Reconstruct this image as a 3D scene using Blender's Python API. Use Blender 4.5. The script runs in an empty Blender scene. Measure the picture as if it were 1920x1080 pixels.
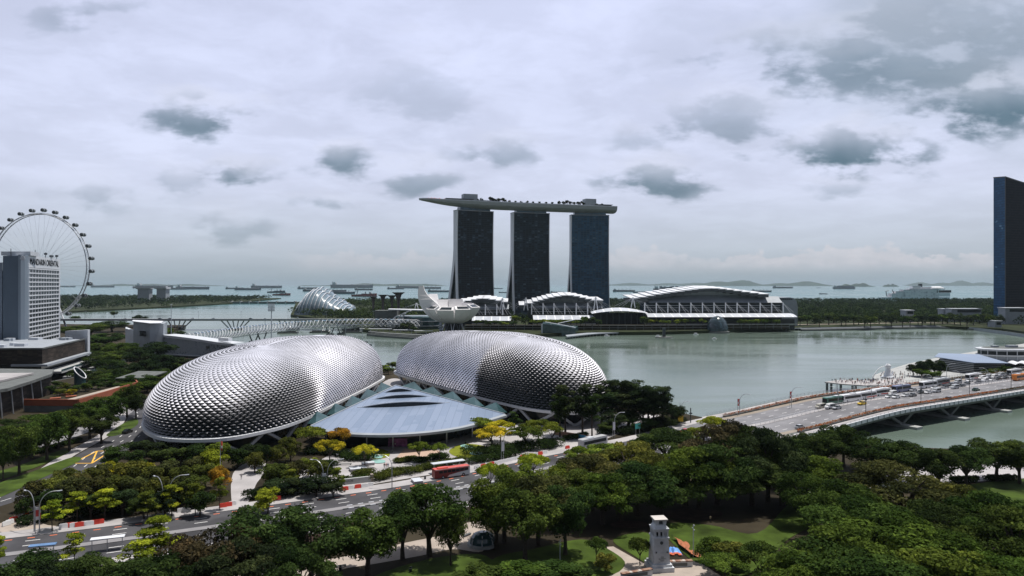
import bpy, bmesh, math, random
import numpy as np
from mathutils import Vector, Matrix
S = bpy.context.scene
COL = S.collection
PI = math.pi
rnd = random.Random(11)
# ------------------------------------------------------------------ camera
F, H, HY = 1350.0, 60.0, 533.0          # focal length in photo pixels, camera height (m), horizon row
cam_d = bpy.data.cameras.new("camera"); cam = bpy.data.objects.new("camera", cam_d); COL.objects.link(cam)
cam.location = (0, 0, H); cam.rotation_euler = (PI/2, 0, 0)
cam_d.sensor_width = 36.0; cam_d.lens = F/1920*36.0
cam_d.shift_y = (HY-540)/1920.0
cam_d.clip_start = 1.0; cam_d.clip_end = 200000.0
S.camera = cam
# ------------------------------------------------------------------ colour management
S.view_settings.view_transform = 'Standard'; S.view_settings.look = 'None'
S.view_settings.exposure = 0.0; S.view_settings.gamma = 1.0
S.view_settings.use_curve_mapping = False
S.cycles.use_denoising = True
S.cycles.max_bounces = 6; S.cycles.diffuse_bounces = 3; S.cycles.glossy_bounces = 3
S.cycles.transmission_bounces = 3; S.cycles.volume_bounces = 0; S.cycles.transparent_max_bounces = 6
S.cycles.caustics_reflective = False; S.cycles.caustics_refractive = False
# ------------------------------------------------------------------ sun
SUN = Vector((0.24, 0.16, 0.96)).normalized()
sd = bpy.data.lights.new("sun", 'SUN'); sd.energy = 4.9; sd.angle = math.radians(0.5); sd.color = (1.0, .95, .88)
so = bpy.data.objects.new("sun", sd); COL.objects.link(so)
so.rotation_euler = (-SUN).to_track_quat('-Z', 'Y').to_euler(); so.location = (0, 0, 400)
# ------------------------------------------------------------------ world: Nishita sky behind a broken cloud deck
W = bpy.data.worlds.new("World"); S.world = W; W.use_nodes = True
nt = W.node_tree; nt.nodes.clear()
def N(t, **k):
    n = nt.nodes.new(t)
    for a, b in k.items(): setattr(n, a, b)
    return n
def L(a, b): nt.links.new(a, b)
def mth(op, a, b=None, c=None, clamp=False):
    n = N('ShaderNodeMath', operation=op); n.use_clamp = clamp
    for i, v in enumerate((a, b, c)):
        if v is None: continue
        if hasattr(v, 'links'): L(v, n.inputs[i])
        else: n.inputs[i].default_value = v
    return n.outputs[0]
def sstep(x, lo, hi, a=0., b=1.):
    n = N('ShaderNodeMapRange', interpolation_type='SMOOTHSTEP')
    L(x, n.inputs[0]) if hasattr(x, 'links') else None
    for i, v in zip((1, 2, 3, 4), (lo, hi, a, b)): n.inputs[i].default_value = v
    return n.outputs[0]
def mixc(f, a, b, mode='MIX'):
    n = N('ShaderNodeMix', data_type='RGBA', blend_type=mode)
    for s, v in ((n.inputs[0], f), (n.inputs[6], a), (n.inputs[7], b)):
        if hasattr(v, 'links'): L(v, s)
        elif isinstance(v, tuple): s.default_value = (*v, 1)
        else: s.default_value = v
    return n.outputs[2]
def noise(vec, sc, det=6, rough=.55, dist=0.):
    n = N('ShaderNodeTexNoise'); L(vec, n.inputs['Vector'])
    n.inputs['Scale'].default_value = sc; n.inputs['Detail'].default_value = det
    n.inputs['Roughness'].default_value = rough; n.inputs['Distortion'].default_value = dist
    return n.outputs[0]
def comb(x, y, z=0.):
    n = N('ShaderNodeCombineXYZ')
    for i, v in enumerate((x, y, z)):
        if hasattr(v, 'links'): L(v, n.inputs[i])
        else: n.inputs[i].default_value = v
    return n.outputs[0]
tc = N('ShaderNodeTexCoord'); sep = N('ShaderNodeSeparateXYZ'); L(tc.outputs['Generated'], sep.inputs[0])
dx, dy, dz = sep.outputs
ym = mth('MAXIMUM', dy, .03)
u = mth('DIVIDE', dx, ym); v = mth('DIVIDE', dz, ym)
zp = mth('ADD', mth('MAXIMUM', dz, 0.), .16)
deck = comb(mth('DIVIDE', dx, zp), mth('DIVIDE', dy, zp))
n_broad = noise(deck, .9, 5, .5)
n_fine = noise(deck, 3.2, 8, .62, .3)
uv = comb(u, mth('MULTIPLY', v, 2.0))
n_edge = noise(uv, 9, 10, .66, .5)
n_low = noise(uv, 4.0, 4, .5)
n_soft = noise(uv, 30, 6, .6)
ramp = N('ShaderNodeValToRGB'); L(dz, ramp.inputs[0]); el = ramp.color_ramp.elements
SKYC = [(0., (.36, .44, .50)), (.018, (.42, .49, .56)), (.05, (.56, .62, .72)), (.13, (.70, .745, .93)), (.26, (.73, .78, 1.0)), (.36, (.72, .77, 1.0)), (.52, (.44, .48, .58)), (1., (.28, .31, .36))]
while len(el) < len(SKYC): el.new(.5)
for e, (p, c) in zip(el, SKYC): e.position = p; e.color = (*c, 1)
base = ramp.outputs[0]
# broad light and dark of the deck
shade = mth('ADD', mth('MULTIPLY', mth('SUBTRACT', n_broad, .5), .5), mth('MULTIPLY', mth('SUBTRACT', sstep(n_fine, .36, .66), .5), .13))
shade = mth('MULTIPLY', shade, sstep(dz, .0, .2, .25, 1.))
gain = mth('ADD', shade, 1.0)
gn = comb(gain, gain, gain)
base = mixc(1., base, gn, 'MULTIPLY')
# dark puffs hung at fixed bearings
PUFF = [(375,226,100,34,.78),(440,322,68,24,.72),(640,300,62,28,.75),(778,338,62,30,.6),(335,345,75,32,.3),(935,290,75,28,.5),
        (1230,345,100,34,.8),(1360,238,120,56,.5),(1600,285,130,44,.95),(1858,200,135,56,1.),(1640,118,300,70,.62),(1800,50,230,90,.42),
        (430,425,62,40,.35),(165,365,80,34,.3),(628,388,54,20,.4),(1570,360,80,20,.35),(155,22,90,50,.35),(790,170,90,70,.22),(1200,265,60,25,.3)]
tot = None; lit = None
n_puff = noise(comb(u, mth('MULTIPLY', v, 2.2), .7), 15, 8, .53)
wu = mth('ADD', u, mth('MULTIPLY', mth('SUBTRACT', noise(uv, 7, 3, .5), .5), .10)); wv = mth('ADD', v, mth('MULTIPLY', mth('SUBTRACT', noise(comb(v, u, 3.), 9, 3, .5), .5), .05))
jag = mth('MULTIPLY', mth('SUBTRACT', n_puff, .5), 4.0)
for (px, py, rx, ry, s) in PUFF:
    a = mth('MULTIPLY', mth('SUBTRACT', wu, (px-960)/F), F/rx); b = mth('MULTIPLY', mth('SUBTRACT', wv, (HY-py)/F), F/ry)
    d = mth('SQRT', mth('ADD', mth('MULTIPLY', a, a), mth('MULTIPLY', b, b)))
    m = mth('ADD', mth('SUBTRACT', 1.1, mth('MULTIPLY', d, .8)), jag)
    m = mth('MULTIPLY', sstep(m, .05, .95), min(1., s*1.12))
    m = mth('MULTIPLY', mth('MULTIPLY', m, sstep(d, .5, 1.9, 1., 0.)), sstep(b, -.5, 1.0, 1., .42))
    b1 = mth('SUBTRACT', b, .95); d1 = mth('SQRT', mth('ADD', mth('MULTIPLY', mth('MULTIPLY', a, a), .55), mth('MULTIPLY', b1, b1)))
    l1 = mth('MULTIPLY', sstep(mth('ADD', mth('SUBTRACT', 1.0, d1), mth('MULTIPLY', jag, .6)), .0, .9), min(s, .8))
    tot = m if tot is None else mth('MAXIMUM', tot, m)
    lit = l1 if lit is None else mth('MAXIMUM', lit, l1)
front = sstep(dy, .05, .12)
tot = mth('MULTIPLY', tot, front); lit = mth('MULTIPLY', mth('MULTIPLY', lit, front), .45)
a = mth('MULTIPLY', mth('SUBTRACT', u, .62), 1/.42); b = mth('MULTIPLY', mth('SUBTRACT', v, .36), 1/.2)
broad = mth('MULTIPLY', sstep(mth('ADD', mth('SQRT', mth('ADD', mth('MULTIPLY', a, a), mth('MULTIPLY', b, b))), mth('MULTIPLY', mth('SUBTRACT', n_low, .5), 1.2)), .2, 1.1, .5, 0.), front)
base = mixc(broad, base, (.34, .42, .47))
# pale cumulus bank low over the sea
top = mth('MULTIPLY', mth('SUBTRACT', noise(comb(u, 3.1), 9, 5, .6), .5), .085)
top = mth('ADD', top, .046)
top = mth('ADD', top, mth('MULTIPLY', mth('SUBTRACT', n_soft, .5), .045))
bank = mth('MULTIPLY', sstep(mth('SUBTRACT', top, v), 0., .006), sstep(v, .010, .034))
side = mth('ADD', sstep(u, .07, .17, 0., .85), mth('MULTIPLY', mth('MULTIPLY', sstep(u, -.34, -.26), sstep(u, -.12, -.05, 1., 0.)), .5))
bank = mth('MULTIPLY', mth('MULTIPLY', bank, side), front)
bank = mth('MULTIPLY', bank, sstep(n_edge, .3, .7, .35, 1.))
base = mixc(bank, base, mixc(n_soft, (.50, .52, .58), (.88, .84, .90)))
pc = mixc(n_edge, (.05, .11, .16), (.18, .27, .34))
base = mixc(lit, base, (.80, .82, .94))
base = mixc(tot, base, pc)
# unseen sky behind the camera, dimmed to keep camera-facing sides dark
back = sstep(dy, -.80, .18, .28, 1.)
bk = comb(back, back, back)
base = mixc(1., base, bk, 'MULTIPLY')
sky = N('ShaderNodeTexSky', sky_type='NISHITA'); sky.sun_disc = False
sky.sun_elevation = math.asin(SUN.z); sky.sun_rotation = math.atan2(SUN.x, SUN.y)
sky.altitude = 60; sky.dust_density = 2.0
cl = mixc(1., base, (10., 10., 10.), 'MULTIPLY')
mx = mixc(.90, sky.outputs[0], cl)
bg = N('ShaderNodeBackground'); bg.inputs[1].default_value = 0.1; L(mx, bg.inputs[0])
wo = N('ShaderNodeOutputWorld'); L(bg.outputs[0], wo.inputs[0])

# ------------------------------------------------------------------ helpers
def P(px, py, Y): return Vector(((px-960)/F*Y, Y, H-(py-HY)/F*Y))
def G(px, py, z=0.):
    Y = (H-z)*F/(py-HY); return Vector(((px-960)/F*Y, Y, z))
def X(px, Y): return (px-960)/F*Y
def Z(py, Y): return H-(py-HY)/F*Y
ONES = "first second third fourth fifth sixth seventh eighth ninth tenth eleventh twelfth thirteenth fourteenth fifteenth sixteenth seventeenth eighteenth nineteenth".split()
TENS = {2: ("twenty", "twentieth"), 3: ("thirty", "thirtieth"), 4: ("forty", "fortieth"), 5: ("fifty", "fiftieth"), 6: ("sixty", "sixtieth"), 7: ("seventy", "seventieth"), 8: ("eighty", "eightieth"), 9: ("ninety", "ninetieth")}
def ordinal(n):
    if n < 20: return ONES[n-1]
    if n >= 100: return "hundred and " + ordinal(n-100) if n > 100 else "hundredth"
    t, o = divmod(n, 10); return TENS[t][1] if o == 0 else TENS[t][0] + "-" + ONES[o-1]
def tag(o, label=None, cat=None, group=None, kind=None):
    if label: o["label"] = label
    if cat: o["category"] = cat
    if group: o["group"] = group
    if kind: o["kind"] = kind
    return o
def thing(name, label, cat, loc=(0, 0, 0), rz=0., group=None, scale=None):
    o = bpy.data.objects.new(name, None); COL.objects.link(o)
    o.location = loc; o.rotation_euler = (0, 0, rz); o.empty_display_size = .5
    if scale is not None: o.scale = scale if hasattr(scale, '__len__') else (scale,)*3
    return tag(o, label, cat, group)
KIDS = {}
def copy_tree(o, loc=None, rz=None, label=None, group=None, color=None, scale=None, parent=None):
    c = o.copy(); COL.objects.link(c)
    if parent is not None: c.parent = parent
    if loc is not None: c.location = loc
    if rz is not None: c.rotation_euler = (0, 0, rz)
    if scale is not None: c.scale = scale if hasattr(scale, '__len__') else (scale,)*3
    if label: c["label"] = label
    if group: c["group"] = group
    if color is not None: c.color = color
    KIDS[c.name] = []
    for ch in KIDS.get(o.name, []):
        d = copy_tree(ch, parent=c, color=color); KIDS[c.name].append(d)
    return c
class MB:
    """collects shapes, then links them as ONE mesh object"""
    def __init__(s): s.v = []; s.f = []; s.m = []; s.mat = 0
    def add(s, verts, faces):
        o = len(s.v); s.v += [tuple(p) for p in verts]
        for f in faces: s.f.append(tuple(i+o for i in f)); s.m.append(s.mat)
        return s
    def box(s, c, d, rz=0., taper=1.):
        cx, cy, cz = c; a, b, h = d[0]/2, d[1]/2, d[2]/2; co, si = math.cos(rz), math.sin(rz); vs = []
        for k, t in ((-1, 1.), (1, taper)):
            for i, j in ((-1, -1), (1, -1), (1, 1), (-1, 1)):
                x, y = i*a*t, j*b*t; vs.append((cx+x*co-y*si, cy+x*si+y*co, cz+k*h))
        return s.add(vs, [(3, 2, 1, 0), (4, 5, 6, 7), (0, 1, 5, 4), (1, 2, 6, 5), (2, 3, 7, 6), (3, 0, 4, 7)])
    def bb(s, x0, x1, y0, y1, z0, z1): return s.box(((x0+x1)/2, (y0+y1)/2, (z0+z1)/2), (abs(x1-x0), abs(y1-y0), abs(z1-z0)))
    def prism(s, poly, z0, z1):
        n = len(poly); ar = sum(poly[i][0]*poly[(i+1) % n][1]-poly[(i+1) % n][0]*poly[i][1] for i in range(n))
        if ar < 0: poly = poly[::-1]
        za = z0 if hasattr(z0, '__len__') else [z0]*n; zb = z1 if hasattr(z1, '__len__') else [z1]*n
        if ar < 0: za = za[::-1]; zb = zb[::-1]
        vs = [(p[0], p[1], z) for p, z in zip(poly, za)] + [(p[0], p[1], z) for p, z in zip(poly, zb)]
        return s.add(vs, [tuple(range(n-1, -1, -1)), tuple(range(n, 2*n))] + [(i, (i+1) % n, n+(i+1) % n, n+i) for i in range(n)])
    def beam(s, p, q, w, h=None):
        p, q = Vector(p), Vector(q); h = h or w; d = (q-p).normalized()
        up = Vector((0, 0, 1)) if abs(d.z) < .95 else Vector((0, 1, 0))
        a = d.cross(up).normalized(); b = a.cross(d); vs = []
        for e in (p, q):
            for i, j in ((-1, -1), (1, -1), (1, 1), (-1, 1)): vs.append(e+a*(i*w/2)+b*(j*h/2))
        return s.add(vs, [(0, 1, 2, 3), (7, 6, 5, 4), (0, 4, 5, 1), (1, 5, 6, 2), (2, 6, 7, 3), (3, 7, 4, 0)])
    def tube(s, pts, r, n=6, closed=False, caps=True):
        pts = [Vector(p) for p in pts]; k = len(pts); rs = r if hasattr(r, '__len__') else [r]*k; vs = []; a0 = None
        for i, p in enumerate(pts):
            d = (pts[(i+1) % k]-pts[i-1]) if closed else (pts[min(i+1, k-1)]-pts[max(i-1, 0)])
            d = d.normalized() if d.length > 1e-9 else Vector((0, 0, 1))
            if a0 is None: a0 = d.orthogonal().normalized()
            a = (a0-d*a0.dot(d)); a = a.normalized() if a.length > 1e-6 else d.orthogonal().normalized(); b = d.cross(a); a0 = a
            for j in range(n):
                t = 2*PI*j/n; vs.append(p+(a*math.cos(t)+b*math.sin(t))*rs[i])
        fs = []
        for i in range(k if closed else k-1):
            i2 = (i+1) % k
            for j in range(n): j2 = (j+1) % n; fs.append((i*n+j, i*n+j2, i2*n+j2, i2*n+j))
        if caps and not closed: fs += [tuple(range(n-1, -1, -1)), tuple((k-1)*n+j for j in range(n))]
        return s.add(vs, fs)
    def lathe(s, prof, c=(0, 0, 0), n=16, sx=1., sy=1.):
        vs = []
        for r, z in prof:
            for j in range(n): t = 2*PI*j/n; vs.append((c[0]+r*sx*math.cos(t), c[1]+r*sy*math.sin(t), c[2]+z))
        fs = [(i*n+j, i*n+(j+1) % n, (i+1)*n+(j+1) % n, (i+1)*n+j) for i in range(len(prof)-1) for j in range(n)]
        fs += [tuple(range(n-1, -1, -1)), tuple((len(prof)-1)*n+j for j in range(n))]
        return s.add(vs, fs)
    def grid(s, fn, nu, nv):
        vs = [fn(i/nu, j/nv) for j in range(nv+1) for i in range(nu+1)]
        return s.add(vs, [(j*(nu+1)+i, j*(nu+1)+i+1, (j+1)*(nu+1)+i+1, (j+1)*(nu+1)+i) for j in range(nv) for i in range(nu)])
    def build(s, name, mats, parent=None, world=False, smooth=False, loc=None):
        me = bpy.data.meshes.new(name); vs = s.v
        if world and parent is not None:
            M = (Matrix.Translation(parent.location) @ Matrix.Rotation(parent.rotation_euler[2], 4, 'Z')).inverted()
            vs = [tuple(M @ Vector(p)) for p in vs]
        me.from_pydata(vs, [], s.f)
        mats = mats if isinstance(mats, (list, tuple)) else [mats]
        for m in mats: me.materials.append(m)
        me.polygons.foreach_set('material_index', s.m)
        if smooth: me.polygons.foreach_set('use_smooth', [True]*len(s.f))
        me.update()
        return link(name, me, parent, loc)
def link(name, me, parent=None, loc=None):
    o = bpy.data.objects.new(name, me); COL.objects.link(o)
    if parent is not None: o.parent = parent; KIDS.setdefault(parent.name, []).append(o)
    if loc is not None: o.location = loc
    KIDS.setdefault(o.name, [])
    return o
def spline(pts, n, closed=False):
    """Catmull-Rom through pts, n samples per span"""
    pts = [Vector(p) for p in pts]; k = len(pts); out = []
    for i in range(k if closed else k-1):
        if closed: p0, p1, p2, p3 = pts[i-1], pts[i], pts[(i+1) % k], pts[(i+2) % k]
        else: p0, p1, p2, p3 = pts[max(i-1, 0)], pts[i], pts[i+1], pts[min(i+2, k-1)]
        for j in range(n):
            t = j/n; out.append(.5*((2*p1)+(p2-p0)*t+(2*p0-5*p1+4*p2-p3)*t*t+(3*p1-p0-3*p2+p3)*t**3))
    if not closed: out.append(pts[-1])
    return out
def resample(pts, n, closed=False):
    q = pts+[pts[0]] if closed else pts
    d = [0.]
    for a, b in zip(q, q[1:]): d.append(d[-1]+(b-a).length)
    out = []; i = 0; m = n if closed else n-1
    for k in range(n):
        t = d[-1]*k/m
        while i < len(d)-2 and d[i+1] < t: i += 1
        out.append(q[i].lerp(q[i+1], (t-d[i])/max(d[i+1]-d[i], 1e-9)))
    return out
def offset(pts, w):
    """2-D polyline moved sideways by w (to the right of its direction)"""
    out = []
    for i, p in enumerate(pts):
        d = pts[min(i+1, len(pts)-1)]-pts[max(i-1, 0)]; n = Vector((d.y, -d.x)).normalized(); out.append(Vector((p.x+n.x*w, p.y+n.y*w)))
    return out
# ------------------------------------------------------------------ materials
def mat(name, col, rough=.7, metal=0., var=.15, vs=.5, bump=0., bs=2., objcol=False, spec=None, coat=0.):
    if spec is None: spec = .12 if rough > .84 else .5
    m = bpy.data.materials.new(name); m.use_nodes = True; t = m.node_tree; b = t.nodes['Principled BSDF']
    b.inputs['Roughness'].default_value = rough; b.inputs['Metallic'].default_value = metal
    b.inputs['Specular IOR Level'].default_value = spec; b.inputs['Coat Weight'].default_value = coat
    geo = t.nodes.new('ShaderNodeTexCoord')
    nz = t.nodes.new('ShaderNodeTexNoise'); nz.inputs['Scale'].default_value = vs; nz.inputs['Detail'].default_value = 6
    t.links.new(geo.outputs['Object'], nz.inputs['Vector'])
    mr = t.nodes.new('ShaderNodeMapRange'); t.links.new(nz.outputs[0], mr.inputs[0])
    mr.inputs[1].default_value = .3; mr.inputs[2].default_value = .7; mr.inputs[3].default_value = 1-var; mr.inputs[4].default_value = 1+var
    mu = t.nodes.new('ShaderNodeVectorMath'); mu.operation = 'SCALE'; t.links.new(mr.outputs[0], mu.inputs['Scale'])
    if objcol:
        oi = t.nodes.new('ShaderNodeObjectInfo'); t.links.new(oi.outputs['Color'], mu.inputs[0])
    else: mu.inputs[0].default_value = col
    t.links.new(mu.outputs[0], b.inputs['Base Color'])
    if bump:
        n2 = t.nodes.new('ShaderNodeTexNoise'); n2.inputs['Scale'].default_value = bs; n2.inputs['Detail'].default_value = 5
        t.links.new(geo.outputs['Object'], n2.inputs['Vector'])
        bp = t.nodes.new('ShaderNodeBump'); bp.inputs['Strength'].default_value = bump; t.links.new(n2.outputs[0], bp.inputs['Height'])
        t.links.new(bp.outputs[0], b.inputs['Normal'])
    return m
def cellmat(name, cells, cx, cz, axis='x', rough=.15, line=None, lw=.08, lh=.12, metal=0., spec=.5, extra=None, objcoord=True):
    """panelled facade: every cell (cx by cz metres) takes one of a few colours, with mullion lines"""
    m = bpy.data.materials.new(name); m.use_nodes = True; t = m.node_tree; b = t.nodes['Principled BSDF']
    tcn = t.nodes.new('ShaderNodeTexCoord'); sp = t.nodes.new('ShaderNodeSeparateXYZ')
    t.links.new(tcn.outputs['Object'], sp.inputs[0])
    def mm(op, a, b2):
        n = t.nodes.new('ShaderNodeMath'); n.operation = op
        for i, q in enumerate((a, b2)):
            if q is None: continue
            if hasattr(q, 'links'): t.links.new(q, n.inputs[i])
            else: n.inputs[i].default_value = q
        return n.outputs[0]
    ax = sp.outputs[0] if axis == 'x' else (sp.outputs[1] if axis == 'y' else mm('ADD', sp.outputs[0], sp.outputs[1]))
    a = mm('DIVIDE', ax, cx); c = mm('DIVIDE', sp.outputs[2], cz)
    fa, fc = mm('FLOOR', a, None), mm('FLOOR', c, None)
    cb = t.nodes.new('ShaderNodeCombineXYZ'); t.links.new(fa, cb.inputs[0]); t.links.new(fc, cb.inputs[1])
    wn = t.nodes.new('ShaderNodeTexWhiteNoise'); wn.noise_dimensions = '2D'; t.links.new(cb.outputs[0], wn.inputs['Vector'])
    rp = t.nodes.new('ShaderNodeValToRGB'); rp.color_ramp.interpolation = 'CONSTANT'
    e = rp.color_ramp.elements
    while len(e) < len(cells): e.new(.5)
    for k, (p, cc) in enumerate(cells): e[k].position = p; e[k].color = (*cc, 1)
    # clumps: shift the pick by a slow noise so that colours gather
    nz = t.nodes.new('ShaderNodeTexNoise'); nz.inputs['Scale'].default_value = .06; t.links.new(tcn.outputs['Object'], nz.inputs['Vector'])
    pk = mm('ADD', mm('MULTIPLY', wn.outputs['Value'], .65), mm('SUBTRACT', mm('MULTIPLY', nz.outputs[0], 1.3), .45))
    t.links.new(pk, rp.inputs[0]); out = rp.outputs[0]
    if line:
        ea = mm('LESS_THAN', mm('FRACT', a, None), lw); ec = mm('LESS_THAN', mm('FRACT', c, None), lh); ed = mm('MAXIMUM', ea, ec)
        mx = t.nodes.new('ShaderNodeMix'); mx.data_type = 'RGBA'; t.links.new(ed, mx.inputs[0]); t.links.new(out, mx.inputs[6]); mx.inputs[7].default_value = (*line, 1); out = mx.outputs[2]
    t.links.new(out, b.inputs['Base Color'])
    b.inputs['Roughness'].default_value = rough; b.inputs['Metallic'].default_value = metal; b.inputs['Specular IOR Level'].default_value = spec
    return m
M = {}
M['white'] = mat('white_paint', (.64, .66, .70), .5, var=.05, vs=.15)
M['whitemetal'] = mat('white_metal', (.66, .68, .72), .45, var=.08)
M['grey'] = mat('grey_panel', (.29, .32, .36), .6, var=.1, vs=.2)
M['lightgrey'] = mat('light_grey', (.52, .55, .60), .6, var=.08, vs=.2)
M['steel'] = mat('steel', (.38, .40, .43), .4, .6)
M['darksteel'] = mat('dark_steel', (.07, .08, .09), .5, .3)
M['dark'] = mat('dark_recess', (.012, .014, .017), .8, spec=.2)
M['concrete'] = mat('concrete', (.36, .37, .37), .85, var=.18, vs=.3)
M['darkconc'] = mat('dark_concrete', (.13, .14, .14), .85, var=.2, vs=.3)
M['paving'] = mat('pale_paving', (.36, .345, .35), .8, var=.20, vs=.10)
M['tan'] = mat('tan_paving', (.36, .31, .27), .85, var=.12, vs=.4)
M['sandy'] = mat('sand_court', (.45, .33, .26), .9, var=.08, vs=.3)
M['asphalt3'] = mat('bridge_asphalt', (.19, .19, .205), .85, var=.26, vs=.07)
M['asphalt'] = mat('asphalt', (.066, .066, .073), .85, var=.34, vs=.10)
M['asphalt2'] = mat('pale_asphalt', (.23, .225, .235), .85, var=.12, vs=.2)
M['paint'] = mat('road_paint', (.72, .72, .72), .7, var=.1, vs=1.)
M['orangepaint'] = mat('orange_paint', (.72, .17, .06), .7)
M['yellowpaint'] = mat('yellow_paint', (.75, .42, .05), .7)
M['glass'] = mat('dark_glass', (.012, .018, .022), .14, spec=.4, var=.2, vs=.3)
M['tealglass'] = mat('teal_glass', (.035, .075, .085), .1, spec=.7, var=.3, vs=.2)
M['blueglass'] = mat('blue_glass', (.05, .11, .16), .12, spec=.7, var=.3, vs=.2)
M['soil'] = mat('soil', (.045, .028, .022), .95, var=.3, vs=.4, bump=.4)
M['lawn'] = mat('lawn', (.046, .074, .012), .95, var=.55, vs=.14, bump=.5, bs=6.)
M['lawn2'] = mat('bright_lawn', (.17, .19, .02), .95, var=.2, vs=.3, bump=.4, bs=6.)
M['bark'] = mat('bark', (.06, .05, .042), .9, var=.3, vs=2.)
M['orangewall'] = mat('orange_wall', (.26, .07, .032), .8, var=.15, vs=.3)
M['roofblue'] = mat('pale_blue_roof', (.22, .28, .39), .45, .2, var=.06, vs=.06, spec=.5)
M['paintobj'] = mat('body_paint', (1, 1, 1), .3, var=.03, objcol=True, coat=.4)
M['matteobj'] = mat('matte_paint', (1, 1, 1), .7, var=.08, objcol=True)
M['tyre'] = mat('tyre', (.02, .02, .02), .9)
M['red'] = mat('red_plastic', (.62, .06, .03), .5)
M['skin'] = mat('skin', (.35, .2, .13), .7)
M['hair'] = mat('dark_hair', (.015, .012, .01), .6)
M['trousers'] = mat('dark_trousers', (.03, .03, .045), .8)
M['stone'] = mat('grey_granite', (.50, .52, .55), .85, var=.22, vs=.5, bump=.2)
M['yellow'] = mat('yellow_sign', (.75, .5, .03), .6)
M['teal'] = mat('teal_sign', (.05, .35, .33), .6)
M['bluetarp'] = mat('blue_tarp', (.14, .32, .70), .55, var=.2, vs=1.)
M['orangenet'] = mat('orange_net', (.34, .11, .045), .7, var=.3, vs=2.)
M['puddle'] = mat('pale_teal_paving', (.25, .45, .42), .5)
M['flowers'] = mat('orange_flowers', (.42, .13, .045), .9, var=.5, vs=1.2)
def leafmat():
    m = bpy.data.materials.new('leaves'); m.use_nodes = True; t = m.node_tree; t.nodes.clear()
    o = t.nodes.new('ShaderNodeOutputMaterial'); at = t.nodes.new('ShaderNodeAttribute'); at.attribute_name = 'tone'
    oi = t.nodes.new('ShaderNodeObjectInfo'); mu = t.nodes.new('ShaderNodeMix'); mu.data_type = 'RGBA'; mu.blend_type = 'MULTIPLY'; mu.inputs[0].default_value = 1
    t.links.new(oi.outputs['Color'], mu.inputs[6]); t.links.new(at.outputs['Color'], mu.inputs[7])
    d = t.nodes.new('ShaderNodeBsdfDiffuse'); tr = t.nodes.new('ShaderNodeBsdfTranslucent'); ms = t.nodes.new('ShaderNodeMixShader'); ms.inputs[0].default_value = .28
    for q in (d, tr): t.links.new(mu.outputs[2], q.inputs[0])
    t.links.new(d.outputs[0], ms.inputs[1]); t.links.new(tr.outputs[0], ms.inputs[2])
    t.links.new(ms.outputs[0], o.inputs[0]); return m
M['leaves'] = leafmat()
# ================================================================== water, land, roads
WZ = -4.0
def watermat():
    m = bpy.data.materials.new('water'); m.use_nodes = True; t = m.node_tree; b = t.nodes['Principled BSDF']
    tcn = t.nodes.new('ShaderNodeTexCoord'); sp = t.nodes.new('ShaderNodeSeparateXYZ'); t.links.new(tcn.outputs['Object'], sp.inputs[0])
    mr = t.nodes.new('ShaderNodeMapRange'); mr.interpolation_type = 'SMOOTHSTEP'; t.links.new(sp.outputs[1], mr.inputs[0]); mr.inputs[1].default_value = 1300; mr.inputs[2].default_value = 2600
    mp = t.nodes.new('ShaderNodeMapping'); mp.inputs['Scale'].default_value = (.0032, .013, 1); t.links.new(tcn.outputs['Object'], mp.inputs[0])
    nz = t.nodes.new('ShaderNodeTexNoise'); nz.inputs['Scale'].default_value = 1.; nz.inputs['Detail'].default_value = 5; nz.inputs['Distortion'].default_value = 1.2; t.links.new(mp.outputs[0], nz.inputs['Vector'])
    m1 = t.nodes.new('ShaderNodeMix'); m1.data_type = 'RGBA'; t.links.new(nz.outputs[0], m1.inputs[0]); m1.inputs[6].default_value = (.070, .108, .088, 1); m1.inputs[7].default_value = (.158, .200, .172, 1)
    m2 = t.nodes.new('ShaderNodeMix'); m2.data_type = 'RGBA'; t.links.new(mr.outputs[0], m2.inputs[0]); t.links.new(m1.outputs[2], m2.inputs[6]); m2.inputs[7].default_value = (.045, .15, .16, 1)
    t.links.new(m2.outputs[2], b.inputs['Base Color'])
    r = t.nodes.new('ShaderNodeMapRange'); t.links.new(nz.outputs[0], r.inputs[0]); r.inputs[1].default_value = .35; r.inputs[2].default_value = .65; r.inputs[3].default_value = .05; r.inputs[4].default_value = .26
    t.links.new(r.outputs[0], b.inputs['Roughness']); b.inputs['IOR'].default_value = 1.33
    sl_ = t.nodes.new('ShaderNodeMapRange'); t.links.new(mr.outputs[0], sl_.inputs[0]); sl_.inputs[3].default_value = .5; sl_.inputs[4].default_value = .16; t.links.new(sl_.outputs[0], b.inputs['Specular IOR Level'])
    w = t.nodes.new('ShaderNodeTexNoise'); w.inputs['Scale'].default_value = .35; w.inputs['Detail'].default_value = 4; t.links.new(tcn.outputs['Object'], w.inputs['Vector'])
    bp = t.nodes.new('ShaderNodeBump'); bp.inputs['Strength'].default_value = .10; bp.inputs['Distance'].default_value = .6; t.links.new(w.outputs[0], bp.inputs['Height']); t.links.new(bp.outputs[0], b.inputs['Normal'])
    return m
M['water'] = watermat()
R = 60000.
w_ = MB(); w_.add([(-R, -3000, WZ), (R, -3000, WZ), (R, R, WZ), (-R, R, WZ)], [(0, 1, 2, 3)]); tag(w_.build('water', M['water']), kind='structure', label='grey green bay water running out to the open sea')
M['ground'] = mat('park_ground', (.034, .028, .018), .95, var=.5, vs=.06, bump=.4)
M['farground'] = mat('far_ground', (.028, .036, .016), .95, var=.4, vs=.02)
def land(name, poly, m, label):
    b = MB(); b.prism([tuple(p) for p in poly], -7., 0.); return tag(b.build(name, m), kind='structure', label=label)
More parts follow.
